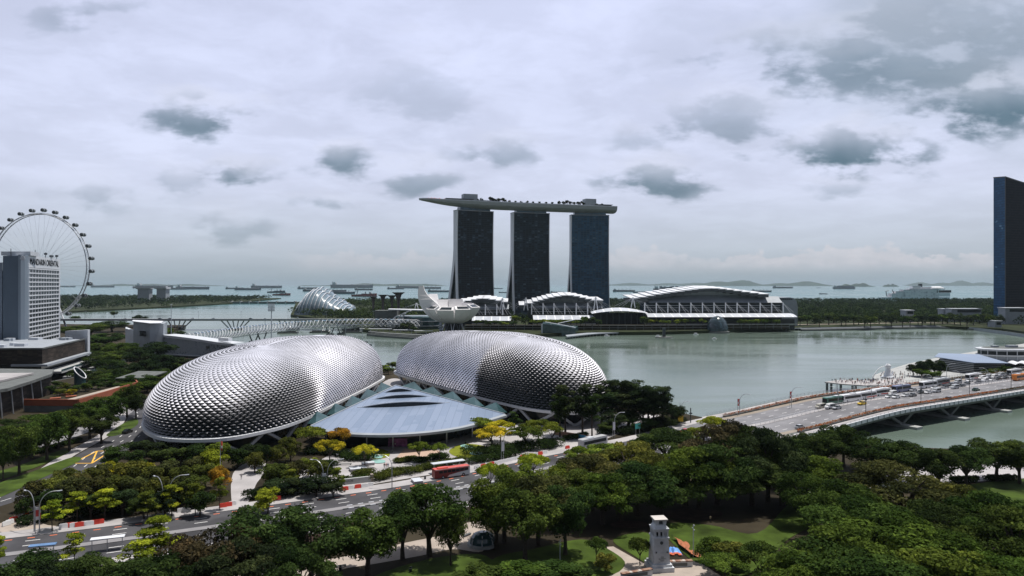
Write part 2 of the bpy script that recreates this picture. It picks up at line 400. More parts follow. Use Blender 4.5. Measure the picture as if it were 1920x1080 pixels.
near = [(-1300, -200), (600, -200), (600, 190), (500, 205), (330, 240), (200, 256), (130, 268), (101, 285), (92, 315), (78, 338), (66, 362), (55, 395), (38, 440), (0, 478), (-45, 503), (-90, 512),
        (-140, 545), (-200, 585), (-262, 622), (-330, 705), (-400, 800), (-450, 960), (-480, 1060), (-900, 1120), (-1300, 1120)]
land('ground', near, M['ground'], 'park and waterfront ground on the near bank')
land('ground', [(-437, 1421), (-330, 1250), (-240, 1080), (-200, 965), (-142, 872), (-100, 835), (-52, 800), (20, 850), (56, 884), (101, 903), (180, 908), (402, 1002), (601, 1067), (665, 975), (640, 880), (760, 800),
        (1100, 760), (1600, 800), (2000, 2500), (400, 2560), (-300, 2480), (-720, 2400)], M['farground'], 'far bank ground under the gardens and towers')
land('ground', [(-986, 1588), (-936, 1928), (-905, 2330), (-930, 2400), (-1010, 3150), (-3200, 3600), (-3200, 1250), (-1300, 1400)], M['farground'], 'wooded headland across the channel')
land('ground', [(222, 437), (236, 422), (330, 478), (368, 440), (440, 425), (900, 540), (900, 800), (520, 730), (440, 665), (360, 600), (300, 545), (262, 503), (236, 472)], M['concrete'], 'paved waterfront ground at the far end of the road bridge')
NSH = [0]
def sheet(name, poly, z, m, label=None):
    NSH[0] += 1; z += .005*NSH[0]
    b = MB(); n = len(poly); ar = sum(poly[i][0]*poly[(i+1) % n][1]-poly[(i+1) % n][0]*poly[i][1] for i in range(n))
    if ar < 0: poly = poly[::-1]
    b.add([(p[0], p[1], z) for p in poly], [tuple(range(n))]); return tag(b.build(name, m), kind='structure', label=label)
def gp(*pts): return [G(*p) for p in pts]
def smooth(pts, n=5): return [(p.x, p.y) for p in spline([Vector((p[0], p[1], 0)) for p in pts], n, True)]
def strip(b, left, right, z):
    n = len(left); zs = z if hasattr(z, '__len__') else [z]*n
    b.add([(p[0], p[1], q) for p, q in zip(left, zs)]+[(p[0], p[1], q) for p, q in zip(right, zs)], [(n+i, n+i+1, i+1, i) for i in range(n-1)])
# ---- the main road (two carriageways) and its bridge
BD, BN, E0 = Vector((.855, .518)), Vector((.518, -.855)), Vector((78., 321.))
def ss(x): x = min(max(x, 0), 1); return x*x*(3-2*x)
def BZ(s): return 4.0*ss(s/90.)
def BR(s, o, dz=0.): p = E0+BD*s+BN*o; return Vector((p.x, p.y, BZ(s)+dz))
Uk = [(-190, 140), (-150, 158), (-113, 172), (-78, 189), (-51, 203), (-24, 219.5), (13, 251.5), (45, 275.5), (67, 297)]
ue = spline([Vector((x, y)).to_3d() for x, y in Uk]+[BR(8, 8).xy.to_3d(), BR(40, 8).xy.to_3d()], 6)
ue = [p.xy for p in ue][:-6]
# widths along ue
wid = [10.5+6.5*ss((p.x-5)/70.) for p in ue]
def off(w0, k=0.): # offset by (w0 + k*width)
    out = []
    for i, p in enumerate(ue):
        d = (ue[min(i+1, len(ue)-1)]-ue[max(i-1, 0)]); n = Vector((d.y, -d.x)).normalized(); q = p+n*(w0+k*wid[i]); out.append(q)
    return out
bs_ = [8+6*i for i in range(72)]
def brl(o): return [BR(s, o).xy for s in bs_]
zb_ = [0.]*len(ue)+[BZ(s) for s in bs_]
def line(w0, k, o): return off(w0, k)+brl(o)
def road(name, a, b_, dz, m, label=None):
    b = MB(); strip(b, a, b_, [z+dz for z in zb_]); return tag(b.build(name, m), kind='structure', label=label)
nu_ = len(ue)
def road2(w0, k0, o0, w1, k1, o1, dz, m1, m2, lb, nm='road'):
    a_, c_ = line(w0, k0, o0), line(w1, k1, o1)
    for i0, i1, m, l2 in ((0, nu_-6, m1, lb), (nu_-7, len(zb_), m2, lb+' on the bridge')):
        b = MB(); strip(b, a_[i0:i1], c_[i0:i1], [z+dz for z in zb_[i0:i1]]); tag(b.build(nm, m), kind='structure', label=l2)
M['asphalt_edge'] = mat('tan_road_edge', (.27, .235, .20), .85, var=.1, vs=.3)
road2(-.2, 0, 7.8, .2, 1, 25.2, .05, M['asphalt'], M['asphalt3'], 'far carriageway of the main road')
road2(2.3, 1, 27.8, 2.6, 2, 45.2, .05, M['asphalt'], M['asphalt3'], 'near carriageway of the main road')
road2(0, 1, 25, 2.5, 1, 28, .16, M['asphalt2'], M['paving'], 'median of the main road', 'median_strip')
road2(-5.5, 0, 1.0, -.2, 0, 6.0, .12, M['paving'], M['paving'], 'pavement along the far kerb of the main road', 'pavement')
road2(2.8, 2, 47., 7., 2, 51.5, .12, M['paving'], M['paving'], 'pavement along the park side of the main road', 'pavement')
for o0, o1 in ((7.9, 11.), (42., 45.1)):
    b = MB(); strip(b, brl(o0), brl(o1), [BZ(s)+.07 for s in bs_]); tag(b.build('road', M['asphalt_edge']), kind='structure', label='tan shoulder lane of the bridge road')
mk = MB()
def dashes(b, k0, o, w0, dl=3., gap=6., wd=.28, s0=0, s1=1e9, z=.075):
    pts = line(w0, k0, o); q = [Vector((p.x, p.y, zz)) for p, zz in zip(pts, zb_)]; acc = 0.
    n = resample(q, int(sum((a-c).length for a, c in zip(q, q[1:]))/1.5))
    per = dl+gap; i = 0
    while i < len(n)-3:
        t = i*1.5
        if s0 <= t <= s1:
            a = n[i]; c = n[min(i+int(dl/1.5), len(n)-1)]; d = (c-a).xy.normalized(); r = Vector((d.y, -d.x))*wd/2
            b.add([(a.x-r.x, a.y-r.y, a.z+z), (a.x+r.x, a.y+r.y, a.z+z), (c.x+r.x, c.y+r.y, c.z+z), (c.x-r.x, c.y-r.y, c.z+z)], [(0, 1, 2, 3)])
        i += int(per/1.5)
dashes(mk, .33, 13.6, 0); dashes(mk, .66, 19.3, 0); dashes(mk, 1.33, 33.6, 2.5); dashes(mk, 1.66, 39.3, 2.5)
tag(mk.build('road_marking', M['paint']), kind='structure', label='white lane dashes on the main road')
mo = MB(); dashes(mo, 0, 8.6, 1.3, 1.5, 3., .4, 60, 290)
tag(mo.build('road_marking', M['orangepaint']), kind='structure', label='orange temporary dashes along the far kerb')
# black and white median kerb
mkb = MB(); mkw = MB()
for b, ph in ((mkb, 0.), (mkw, 1.5)):
    for k0, w0, o in ((1, 0.05, 25.), (1, 2.45, 28.)):
        q = [Vector((p.x, p.y, zz)) for p, zz in zip(line(w0, k0, o), zb_)]
        n = resample(q, int(sum((a-c).length for a, c in zip(q, q[1:]))/1.5))
        for i in [i for i in range(0 if ph == 0 else 1, len(n)-1, 2) if -45 < n[i].x < -2]: b.beam(n[i]+Vector((0, 0, .14)), n[i+1]+Vector((0, 0, .14)), .3, .3)
tag(mkb.build('kerb', M['darkconc']), kind='structure'); tag(mkw.build('kerb', M['white']), kind='structure')
# ---- the side road by the left theatre shell
sl = [(-175, 130), (-160, 175), (-149, 212), (-147, 230), (-153, 254), (-160, 290), (-176, 330), (-205, 372), (-240, 420), (-290, 520)]
sl = [p.xy for p in spline([Vector((x, y, 0)) for x, y in sl], 5)]
b = MB(); strip(b, sl, offset(sl, 15.), .045); tag(b.build('road', M['asphalt']), kind='structure', label='side road curving past the theatre shell')
b = MB(); strip(b, offset(sl, -5.5), offset(sl, -.6), .10); tag(b.build('pavement', M['paving']), kind='structure', label='pale pavement beside the side road')
s2 = [p.xy for p in spline([Vector((x, y, 0)) for x, y in [(-260, 190), (-185, 236), (-177, 262), (-176, 285), (-178, 305), (-182, 335), (-200, 372), (-225, 400)]], 5)]
b = MB(); strip(b, offset(s2, -4.5), offset(s2, 4.5), .06); tag(b.build('road', M['asphalt2']), kind='structure', label='pale service lane behind the roadside trees')
b = MB()
for k in (4., 7.5, 11.):
    q = resample([p.to_3d() for p in offset(sl, k)], 140)
    for i in range(0, 138, 3):
        d = (q[i+1]-q[i]).xy.normalized(); r = Vector((d.y, -d.x))*.13
        b.add([(q[i].x-r.x, q[i].y-r.y, .075), (q[i].x+r.x, q[i].y+r.y, .075), (q[i+1].x+r.x, q[i+1].y+r.y, .075), (q[i+1].x-r.x, q[i+1].y-r.y, .075)], [(0, 1, 2, 3)])
tag(b.build('road_marking', M['paint']), kind='structure', label='white lane dashes on the side road')
yb = MB(); c = gp((136, 869), (182, 846), (208, 846), (172, 869))
for a, d in ((0, 1), (1, 2), (2, 3), (3, 0)):
    e = (c[d]-c[a]).normalized(); r = Vector((e.y, -e.x, 0))*.3
    yb.add([(*(c[a]-r).xy, .08), (*(c[a]+r).xy, .08), (*(c[d]+r).xy, .08), (*(c[d]-r).xy, .08)], [(0, 1, 2, 3)])
e = (c[1]-c[3]).normalized(); r = Vector((e.y, -e.x, 0))*.25
yb.add([(*(c[3]-r).xy, .083), (*(c[3]+r).xy, .083), (*(c[1]+r).xy, .083), (*(c[1]-r).xy, .083)], [(0, 1, 2, 3)])
tag(yb.build('road_marking', M['yellowpaint']), kind='structure', label='yellow box junction on the side road')
# ---- plaza, paths, lawns
sheet('pavement', gp((520, 935), (640, 918), (760, 898), (880, 878), (1030, 848), (1130, 826), (1190, 800), (1240, 778), (1120, 776), (930, 800), (760, 835), (640, 842), (520, 905)), .03, M['paving'], 'white forecourt paving before the theatres')
sheet('path', smooth(gp((436, 948), (437, 888), (470, 866), (505, 874), (482, 905), (474, 925), (458, 950))), .04, M['paving'], 'white footpath between the bushy trees')
sheet('pavement', smooth(gp((-8, 985), (60, 968), (90, 985), (180, 985), (240, 972), (200, 990), (90, 1004), (10, 1000))), .03, M['tan'], 'paved street corner at the junction')
sheet('path', smooth(gp((390, 1092), (540, 1062), (650, 1043), (760, 1018), (830, 1003), (868, 984), (898, 975), (912, 1000), (905, 1034), (850, 1030), (790, 1042), (700, 1058), (640, 1068), (540, 1096))), .03, M['tan'], 'pale park path beneath the foreground trees')
sheet('path', gp((1136, 1026), (1150, 1025), (1216, 1062), (1290, 1050), (1302, 1048), (1360, 1086), (1100, 1086), (1172, 1062)), .03, M['tan'], 'pale path around the memorial tower')
sheet('path', smooth(gp((1480, 916), (1560, 905), (1600, 888), (1700, 876), (1930, 864), (1990, 880), (1930, 896), (1790, 905), (1700, 907), (1560, 932), (1500, 924))), .03, M['paving'], 'pale riverside promenade under the tree row')
for q, mm_, lb in (
    (smooth(gp((930, 1046), (1000, 1030), (1090, 1012), (1140, 1030), (1172, 1060), (1110, 1086), (900, 1086))), 'lawn', 'sunlit lawn before the memorial path'),
    (smooth(gp((1240, 985), (1330, 985), (1420, 1000), (1480, 945), (1540, 925), (1570, 960), (1480, 1010), (1390, 1086), (1330, 1060), (1290, 1046))), 'lawn', 'lawn behind the memorial tower'),
    (smooth(gp((1150, 1012), (1215, 1000), (1225, 1058), (1185, 1040))), 'lawn', 'small lawn in front of the memorial tower'),
    (smooth(gp((700, 1086), (800, 1050), (900, 1040), (930, 1070), (860, 1090))), 'lawn', 'lawn below the park path'),
    (smooth(gp((1770, 925), (1850, 905), (1990, 900), (1990, 960), (1850, 960))), 'lawn', 'lawn beside the riverside promenade'),
    (smooth(gp((1760, 1000), (1850, 990), (1850, 1020), (1780, 1020))), 'lawn', 'small lawn between the spreading trees'),
    (smooth(gp((-20, 915), (60, 885), (135, 858), (150, 864), (90, 892), (-20, 940))), 'lawn', 'grass strip beside the side road'),
    (smooth(gp((-20, 890), (40, 872), (110, 846), (130, 848), (60, 880), (-20, 905))), 'lawn', 'grass strip behind the roadside trees'),
    (smooth(gp((200, 815), (250, 785), (258, 796), (225, 815))), 'lawn', 'grass verge under the roadside trees'),
    (smooth(gp((842, 846), (865, 834), (900, 835), (930, 848), (895, 858), (858, 857))), 'lawn2', 'round yellow green lawn on the forecourt by the hedge'),
    (smooth(gp((695, 846), (712, 842), (728, 847), (730, 855), (716, 860), (698, 860))), 'lawn2', 'small round lawn on the forecourt by the lone tree'),
    (smooth(gp((720, 735), (745, 722), (752, 735), (738, 742))), 'lawn2', 'lawn seen between the two shells')):
    sheet('lawn', q, .06, M[mm_], lb)
sheet('pavement', gp((742, 860), (758, 842), (822, 845), (835, 858)), .06, M['sandy'], 'sandy pink paving panel on the forecourt')
for (px, py, rx, ry) in ((871, 837, 8, 3), (880, 841, 9, 3), (893, 851, 13, 3.3), (707, 857, 11, 3.5), (709, 866, 14, 3.6), (703, 846, 9, 3)):
    sheet('pavement', [G(px+rx*math.cos(a*PI/10), py+ry*math.sin(a*PI/10)) for a in range(20)], .09, M['puddle'], 'round teal paving disc on the forecourt')
sheet('pavement', smooth(gp((700, 735), (728, 712), (752, 714), (740, 748), (716, 752))), .03, M['paving'], 'waterfront paving between the two shells')
for (px, py, s_) in ((660, 985, 9), (590, 1010, 10), (1050, 985, 8), (1300, 965, 14), (1180, 985, 9)):
    sheet('bare_soil', [tuple((G(px+s_*4*math.cos(a*PI/8), py+s_*math.sin(a*PI/8)*.8)).xy) for a in range(16)], .045, M['soil'])
fs_ = [p.xy for p in spline([G(1490, 609), G(1600, 607.5), G(1720, 605.5), G(1800, 607), G(1850, 611)], 6)]
b = MB(); strip(b, [(p.x, p.y+9) for p in fs_], [(p.x, p.y) for p in fs_], .05); tag(b.build('path', M['tan']), kind='structure', label='pale shore path under the trees of the wooded far bank')
# ================================================================== the two theatre shells
def shellmats():
    a = mat('aluminium_shield', (.75, .75, .81), .50, .88, var=.14, vs=.10)
    return [a, mat('shell_glass', (.010, .016, .018), .35, spec=.25, var=.3)]
SHM = shellmats()
def shell(name, label, ring, z0, spine, NU, NV, dmax, shut):
    t = thing(name, label, 'theatre', (*[sum(p[i] for p in ring)/len(ring) for i in (0, 1)], 0))
    rp = resample(spline([Vector((x, y, 0)) for x, y in ring], 12, True), NU, True)
    sp = resample(spline([Vector(p) for p in spine], 12), 60)
    L2 = [p.xy for p in sp]
    # match every ring point to a point on the spine, smoothed round the ring
    tt = []
    for p in rp:
        k = min(range(60), key=lambda i: (L2[i]-p.xy).length); tt.append(float(k))
    for _ in range(14): tt = [(tt[i-1]+2*tt[i]+tt[(i+1) % NU])/4 for i in range(NU)]
    def spn(x): i = min(int(x), 58); return sp[i].lerp(sp[i+1], x-i)
    def pt(i, j):  # i column (may be half), j row 0..NV
        i = i % NU; i0 = int(i); f = i-i0; r = rp[i0].lerp(rp[(i0+1) % NU], f)
        ta, tb = tt[i0], tt[(i0+1) % NU]; s = spn(ta+(tb-ta)*f)
        a = (j/NV)*PI/2; c = max(math.cos(a), 0.)**.76; q = math.sin(a)**.94
        bul = 1+.035*math.sin(2*a)
        x = s.x+(r.x-s.x)*c*bul; y = s.y+(r.y-s.y)*c*bul
        return Vector((x, y, z0+(s.z-z0)*q))
    # hoods facing the foyer side stand nearly shut, the others wide open
    sv = [(1-ss((960+1350*p.x/p.y-shut[0]+shut[2])/shut[2]/2) if shut[1] > 0 else ss((960+1350*p.x/p.y-shut[0]+shut[2])/shut[2]/2)) for p in rp]
    b = MB(); ctr = Vector((t.location.x, t.location.y, 6))
    G0 = {}
    for j in range(NV+1):
        for i in range(NU): G0[i, j] = pt(i+(.5 if j % 2 else 0.), j)
    for j in range(NV):
        for i in range(NU):
            o = 1 if j % 2 else 0
            B = G0[i, j]; Lf = G0[(i-1+o) % NU, j+1]; Rt = G0[(i+o) % NU, j+1]
            T = G0[i, j+2] if j+2 <= NV else (Lf+Rt)/2
            n = (Rt-Lf).cross(T-B)
            if n.length < 1e-6: continue
            n.normalize()
            if n.dot(B-ctr) < 0: n = -n
            w = (Rt-Lf).length
            f_ = min(1., max(0., 1.02-n.z)/.75)**.9; f_ *= 1-.74*(1-sv[i]); open_ = .14+.86*f_         # hoods open wide on the flanks, nearly shut on top
            A = B.lerp((Lf+Rt)/2, .06+1.12*f_)+n*min(dmax, w*.66)*open_
            mid_ = (Lf+Rt)/2; T2 = mid_.lerp(T, 1-.62*f_)
            b.mat = 0; b.add([T2, Lf, A, Rt], [(0, 1, 2), (0, 2, 3)])
            if f_ > .15: b.mat = 1; b.add([T, Lf, T2, Rt], [(0, 1, 2), (0, 2, 3)])
            b.mat = 1; b.add([Lf, B, A, Rt], [(0, 1, 2), (1, 3, 2)])
    b.build('shield_shell', SHM, t, world=True)
    # glass skin just under the shields
    g = MB(); cc = [G0[i, 0].lerp(ctr, .0) for i in range(NU)]
    vs = []; fs = []
    for j in range(0, NV+1):
        for i in range(NU): p = G0[i, j]; vs.append(Vector((p.x, p.y, p.z-.15)).lerp(Vector((ctr.x, ctr.y, p.z)), .006))
    for j in range(NV):
        for i in range(NU):
            o = j % 2
            fs.append((j*NU+i, j*NU+(i+1) % NU, (j+1)*NU+(i+o) % NU)); fs.append((j*NU+i, (j+1)*NU+(i+o) % NU, (j+1)*NU+(i+o-1) % NU))
    fs.append(tuple(NV*NU+i for i in range(NU)))
    g.add(vs, fs); g.build('glass_skin', M['glass'], t, world=True)
    # ring beam, foyer wall, V columns
    cx = Vector((t.location.x, t.location.y, 0))
    out = [p.lerp(cx, -.035) for p in rp]; inn = [p.lerp(cx, .03) for p in rp]
    rb = MB(); n = NU
    vs = [(p.x, p.y, z0-.75) for p in out]+[(p.x, p.y, z0+.35) for p in out]+[(p.x, p.y, z0+.45) for p in inn]+[(p.x, p.y, z0-.75) for p in inn]
    fs = [(k*n+i, k*n+(i+1) % n, ((k+1) % 4)*n+(i+1) % n, ((k+1) % 4)*n+i) for k in range(4) for i in range(n)]
    rb.add(vs, fs); rb.build('ring_beam', M['white'], t, world=True)
    fw = MB(); wl = [p.lerp(cx, .13) for p in rp]
    fw.add([(p.x, p.y, 0) for p in wl]+[(p.x, p.y, z0-.2) for p in wl], [(i, (i+1) % n, n+(i+1) % n, n+i) for i in range(n)]); fw.build('foyer_glazing', M['glass'], t, world=True)
    m_ = resample(rp+[rp[0]], 42)[:-1]; top = [p.lerp(cx, .01) for p in m_]; bot = [p.lerp(cx, .06) for p in m_]
    for i in range(0, 41):
        c_ = MB(); k = (i+1) % 41
        if i % 2 == 0: c_.beam((*top[i].xy, z0-.6), (*bot[k].xy, 0), 1.0)
        else: c_.beam((*bot[i].xy, 0), (*top[k].xy, z0-.6), 1.0)
        c_.build('slanting_column', M['lightgrey'], t, world=True)
    return t
shell('theatre_shell', 'larger spiked silver dome nearer the hotel, elongated and dark at its lower end', [(-83, 281), (-91, 259), (-102, 248), (-121, 251), (-139, 274), (-150, 310), (-154, 350), (-144, 390), (-122, 417), (-94, 425), (-75, 412), (-74, 380), (-78, 330)], 7.0,
      [(-115, 336, 31.5), (-108, 358, 33.3), (-101, 376, 33)], 158, 44, 1.5, (600, 1, 24))
shell('theatre_shell', 'spiked silver dome beside the bay, rounder one with trees at its foot', [(-69, 432), (-48, 393), (-27, 358), (-9, 330), (9, 307), (27, 300), (39, 310), (43, 332), (40, 365), (26, 402), (-4, 436), (-38, 452), (-62, 450)], 6.8,
      [(-20, 396, 34), (-8, 379, 34.6), (4, 361, 34)], 150, 44, 1.5, (892, -1, 7))
# ------------------------------------------------------------------ fan roof of the foyer between the shells
M['roofpanel'] = cellmat('zinc_roof_panel', [(0., (.215, .275, .385)), (.35, (.235, .295, .405)), (.7, (.195, .255, .36))], 3.0, 900., 'x', .42, (.16, .21, .30), .07, .0, metal=.2)
t = thing('foyer_pavilion', 'low fan shaped pavilion with pale blue stepped roof between the two domes', 'pavilion', (-50, 290, 0))
apx = Vector((-54.5, 338, 12.6)); fl = Vector((-75, 268, 7.2)); fr = Vector((-3, 293, 7.2))
front = [p for p in spline([fl, Vector((-60, 258.5, 7)), Vector((-40, 257, 7)), Vector((-20, 268, 7)), fr], 8)]
def fan(k, h): return [apx.lerp(p, k)+Vector((0, 0, h)) for p in front]
nF = len(front)
NS = 24
def rp_(k, q, arch=0.):   # k apex to front, q left to right
    c = apx.lerp(fl, k).lerp(apx.lerp(fr, k), q); f = front[0].lerp(front[1], 0) if False else None
    i = min(int(q*(nF-1)), nF-2); fp_ = front[i].lerp(front[i+1], q*(nF-1)-i); ch = fl.lerp(fr, q); c = c+(fp_-ch)*k**3.
    z_ = c.z+arch*max(0., math.sin(PI*min(max((q-.13)/.74, 0), 1)))**.8
    return Vector((c.x, c.y, z_))
KS = [.0, .22, .40, .60, 1.0]; AR = [1.5, 1.5, 1.9]
for n_ in range(4):
    rf = MB(); k0, k1 = KS[n_], KS[n_+1]; vs = []
    for j in range(5):
        for i in range(NS+1):
            w_ = j/4; p = rp_(k0+(k1-k0)*w_, i/NS, (AR[n_] if n_ < 3 else 0)*w_**1.5); vs.append(p)
    rf.add(vs, [(j*(NS+1)+i, (j+1)*(NS+1)+i, (j+1)*(NS+1)+i+1, j*(NS+1)+i+1) for j in range(4) for i in range(NS)]); rf.build('roof', M['roofpanel'], t, world=True)
    if n_ < 3:
        b = MB(); up_ = [rp_(k1, i/NS, AR[n_]-.12) for i in range(NS+1)]; lo_ = [rp_(k1, i/NS, -.05) for i in range(NS+1)]; up_ = [p+Vector((.0, .25, 0)) for p in up_]; lo_ = [p+Vector((0, .25, 0)) for p in lo_]
        b.add(lo_+up_, [(i, i+1, NS+2+i, NS+1+i) for i in range(NS)]); b.build('roof_vent', M['glass'], t, world=True)
        b = MB(); q_ = [rp_(k1, i/NS, AR[n_]-.02) for i in range(2, NS-1)]
        for p, w_ in zip(q_, q_[1:]): b.beam(p, w_, .35, .3)
        b.build('ridge_edge', M['lightgrey'], t, world=True)
b = MB()
for e_ in (fl, fr): b.beam(apx, e_, .5, .5)
b.build('edge_trim', M['grey'], t, world=True)
fa = MB(); o1 = fan(1.0, .02); o2 = fan(1.018, -.25); o3 = fan(1.018, -1.1); o4 = fan(1.0, -1.3)
fa.add(o1+o2+o3+o4, [(k*nF+i, k*nF+i+1, (k+1)*nF+i+1, (k+1)*nF+i) for k in range(3) for i in range(nF-1)]); fa.build('fascia', M['grey'], t, world=True)
sf = MB(); a, c = fan(.02, -1.), fan(.999, -1.2); sf.add(a+c, [(i, nF+i, nF+i+1, i+1) for i in range(nF-1)]); sf.build('soffit', M['darkconc'], t, world=True)
gw = MB(); q = [apx.lerp(p, .86) for p in front]; gw.add([(p.x, p.y, 0) for p in q]+[(p.x, p.y, 6.4) for p in q], [(i, i+1, nF+i+1, nF+i) for i in range(nF-1)]); gw.build('glass_front', M['glass'], t, world=True)
for i in range(3, nF-2, 4):
    p = apx.lerp(front[i], .93); c_ = MB(); c_.tube([(p.x, p.y, 0), (p.x, p.y, 6.2)], .25); c_.build('column', M['steel'], t, world=True)
pp = apx.lerp(front[nF//2+1], .9); b = MB(); b.box((pp.x-3, pp.y, 1.6), (7, .3, 3)); b.build('poster_panel', mat('poster_print', (.25, .08, .2), .6, var=.9, vs=.5), t, world=True)
for sgn, (e, tp) in enumerate(((fl, Vector((-74, 405, 9))), (fr, Vector((-66, 430, 9))))):   # glazed hoods where roof meets shell
    for k in range(5):
        a = apx.lerp(e, .05+.19*k); c = apx.lerp(e, .05+.19*(k+.75)); up = Vector(((-4, 3) if sgn == 0 else (3.5, 3.5)))
        b = MB(); b.add([a, c, c+Vector((up.x, up.y, -.6)), a+Vector((up.x*1.1, up.y*1.1, -.6)), a.lerp(c, .3)+Vector((up.x*1.1, up.y*1.1, 2.3))], [(0, 1, 4), (1, 2, 4), (2, 3, 4), (3, 0, 4)]); b.build('glass_hood', M['tealglass'], t, world=True)
# ================================================================== three hotel towers and the boat deck on top
MBSF = [cellmat('tower_glass', [(0., (.003, .006, .010)), (.50, (.005, .009, .015)), (.70, (.009, .016, .026)), (.76, (.030, .052, .075)), (.90, (.075, .11, .145))], 5.6, 3.4, 'x', .3, (.022, .030, .040), .14, .30, spec=.15),
        cellmat('tower_glass', [(0., (.006, .012, .019)), (.46, (.011, .020, .032)), (.64, (.019, .034, .052)), (.74, (.034, .060, .085)), (.88, (.085, .125, .16))], 5.6, 3.4, 'x', .3, (.026, .038, .050), .14, .30, spec=.15),
        cellmat('tower_glass', [(0., (.011, .042, .085)), (.35, (.016, .066, .13)), (.58, (.026, .094, .18)), (.76, (.034, .10, .18)), (.92, (.08, .15, .21))], 5.6, 3.4, 'x', .3, (.05, .09, .13), .14, .26, spec=.2)]
towers = [(-93.5, 1240, -33, 28, 188.5, 0, 17, 54), (3.2, 1278, 67.5, 18.3, 188, 1, 17, 58), (109, 1318, 178.5, 7, 187.5, 2, 16.5, 58)]
LBL = ['dark glass hotel tower nearest the lotus museum, sloping leg beside it', 'middle one of three dark glass hotel towers under the long deck', 'bluer glass hotel tower farthest from the lotus museum']
for (x0, Y0, x1, deg, top, k, wtop, dbase) in towers:
    a = math.radians(deg); t = thing('hotel_tower', LBL[k], 'tower', (x0, Y0, 0), a)
    Wd = (x1-x0)/math.cos(a)*1.0
    zs = [0, 15, 30, 45, 60, 80, 100, 120, 140, 160, 180, top]
    fy = lambda z: 5.5*((1-z/top)**1.6)*-1+0.0+3.0*math.sin(PI*min(z/top, 1))   # the front slab leans in slightly
    by = lambda z: wtop+ (dbase-wtop)*max(0., 1-z/(top*.62))**1.25 if z < top*.62 else wtop
    def slab(b, f0, f1, x_0, x_1, zz):
        vs = []
        for z in zz: vs += [(x_0, f0(z), z), (x_1, f0(z), z), (x_1, f1(z), z), (x_0, f1(z), z)]
        fs = [(4*i+j, 4*i+(j+1) % 4, 4*i+4+(j+1) % 4, 4*i+4+j) for i in range(len(zz)-1) for j in range(4)]
        fs += [(3, 2, 1, 0), tuple(4*(len(zz)-1)+j for j in range(4))]; b.add(vs, fs)
    thick = 8.0
    b = MB(); slab(b, fy, lambda z: fy(z)+thick, .6, Wd-.6, zs); b.build('front_slab', MBSF[k], t)
    b = MB(); slab(b, lambda z: by(z)-thick, by, .6, Wd-.6, zs); b.build('rear_slab', MBSF[k], t)
    b = MB(); zt = [z for z in zs if z >= 100]; slab(b, lambda z: fy(z)+thick+.01, lambda z: max(by(z)-thick-.01, fy(z)+thick+.02), 3, Wd-3, [0]+zs[1:]); b.build('link_glazing', M['glass'], t)
    for xx in (0., Wd):
        b = MB(); slab(b, lambda z: fy(z)-.5, lambda z: fy(z)+8.7, xx-.6, xx+.6, zs); slab(b, lambda z: max(by(z)-8.9, fy(z)+8.71), lambda z: by(z)+.4, xx-.6, xx+.6, zs)
        b.build('end_wall', M['white'], t)
    b = MB(); b.bb(6, Wd-5, 2, wtop-1.5, top, top+5.5); b.build('neck', M['blueglass'], t)
    b = MB(); b.bb(-.9, Wd+.9, fy(top)-.8, wtop+.7, top-1.0, top+.2); b.build('parapet', M['grey'], t)
t = thing('sky_deck', 'long boat shaped roof deck lying across the three hotel towers', 'roof deck', (0, 1280, 192))
axis = spline([Vector((-158, 1224, 0)), Vector((-110, 1243, 0)), Vector((-50, 1264, 0)), Vector((40, 1294, 0)), Vector((110, 1318, 0)), Vector((189, 1342, 0))], 10)
axis = resample(axis, 61)
def hw(s):  # half width along the deck
    return 19.5*min(1., math.sqrt(max(0, 1-max(0, (.30-s)/.30)**2.1)))*(1-.10*ss((s-.85)/.15))
def ztop(s): return 203.5-1.2*ss((s-.05)/.5)+1.5*ss((.15-s)/.15)
def dep(s): return (11.0*min(1., .18+.82*math.sin(min(1, s/.34)*PI/2)))
vs = []; K = 11
for i, p in enumerate(axis):
    s = i/60; d = (axis[min(i+1, 60)]-axis[max(i-1, 0)]).normalized(); n = Vector((d.y, -d.x, 0)); w_h = max(hw(s), .4)
    for j in range(K):
        a = PI*j/(K-1); c = math.cos(a); q = math.sin(a)**.6
        vs.append((p.x+n.x*w_h*c, p.y+n.y*w_h*c, ztop(s)-dep(s)*(q if s < .995 else q)))
b = MB(); fs = [(i*K+j, i*K+j+1, (i+1)*K+j+1, (i+1)*K+j) for i in range(60) for j in range(K-1)]+[(i*K+K-1, i*K, (i+1)*K, (i+1)*K+K-1) for i in range(60)]
fs += [tuple(range(K)), tuple(60*K+K-1-j for j in range(K))]
b.add(vs, fs); b.build('hull', mat('hull_panel', (.30, .33, .34), .5, .2, var=.08, vs=.05), t, world=True, smooth=False)
b = MB()
for sg in (1, -1):
    pr = []
    for i, p in enumerate(axis):
        s = i/60; d = (axis[min(i+1, 60)]-axis[max(i-1, 0)]).normalized(); n = Vector((d.y, -d.x, 0)); pr.append(p+n*(sg*max(hw(s), .4)*.995)+Vector((0, 0, ztop(s)+.7)))
    for a, c in zip(pr, pr[1:]): b.beam(a, c, .5, 1.6)
b.build('rim', M['lightgrey'], t, world=True)
def axp(s, o=0., h=0.):
    i = min(int(s*60), 59); p = axis[i].lerp(axis[i+1], s*60-i); d = (axis[i+1]-axis[i]).normalized(); n = Vector((d.y, -d.x, 0)); q = p+n*o; return Vector((q.x, q.y, ztop(s)+h)), math.atan2(d.y, d.x)
for s, w, h, mm_ in ((.245, 25, 13.5, 'grey'), (.868, 21, 14.5, 'grey')):
    p, a = axp(s); b = MB(); b.box((p.x, p.y, p.z+h/2), (w, 16, h), a); b.build('lift_house', M[mm_], t, world=True)
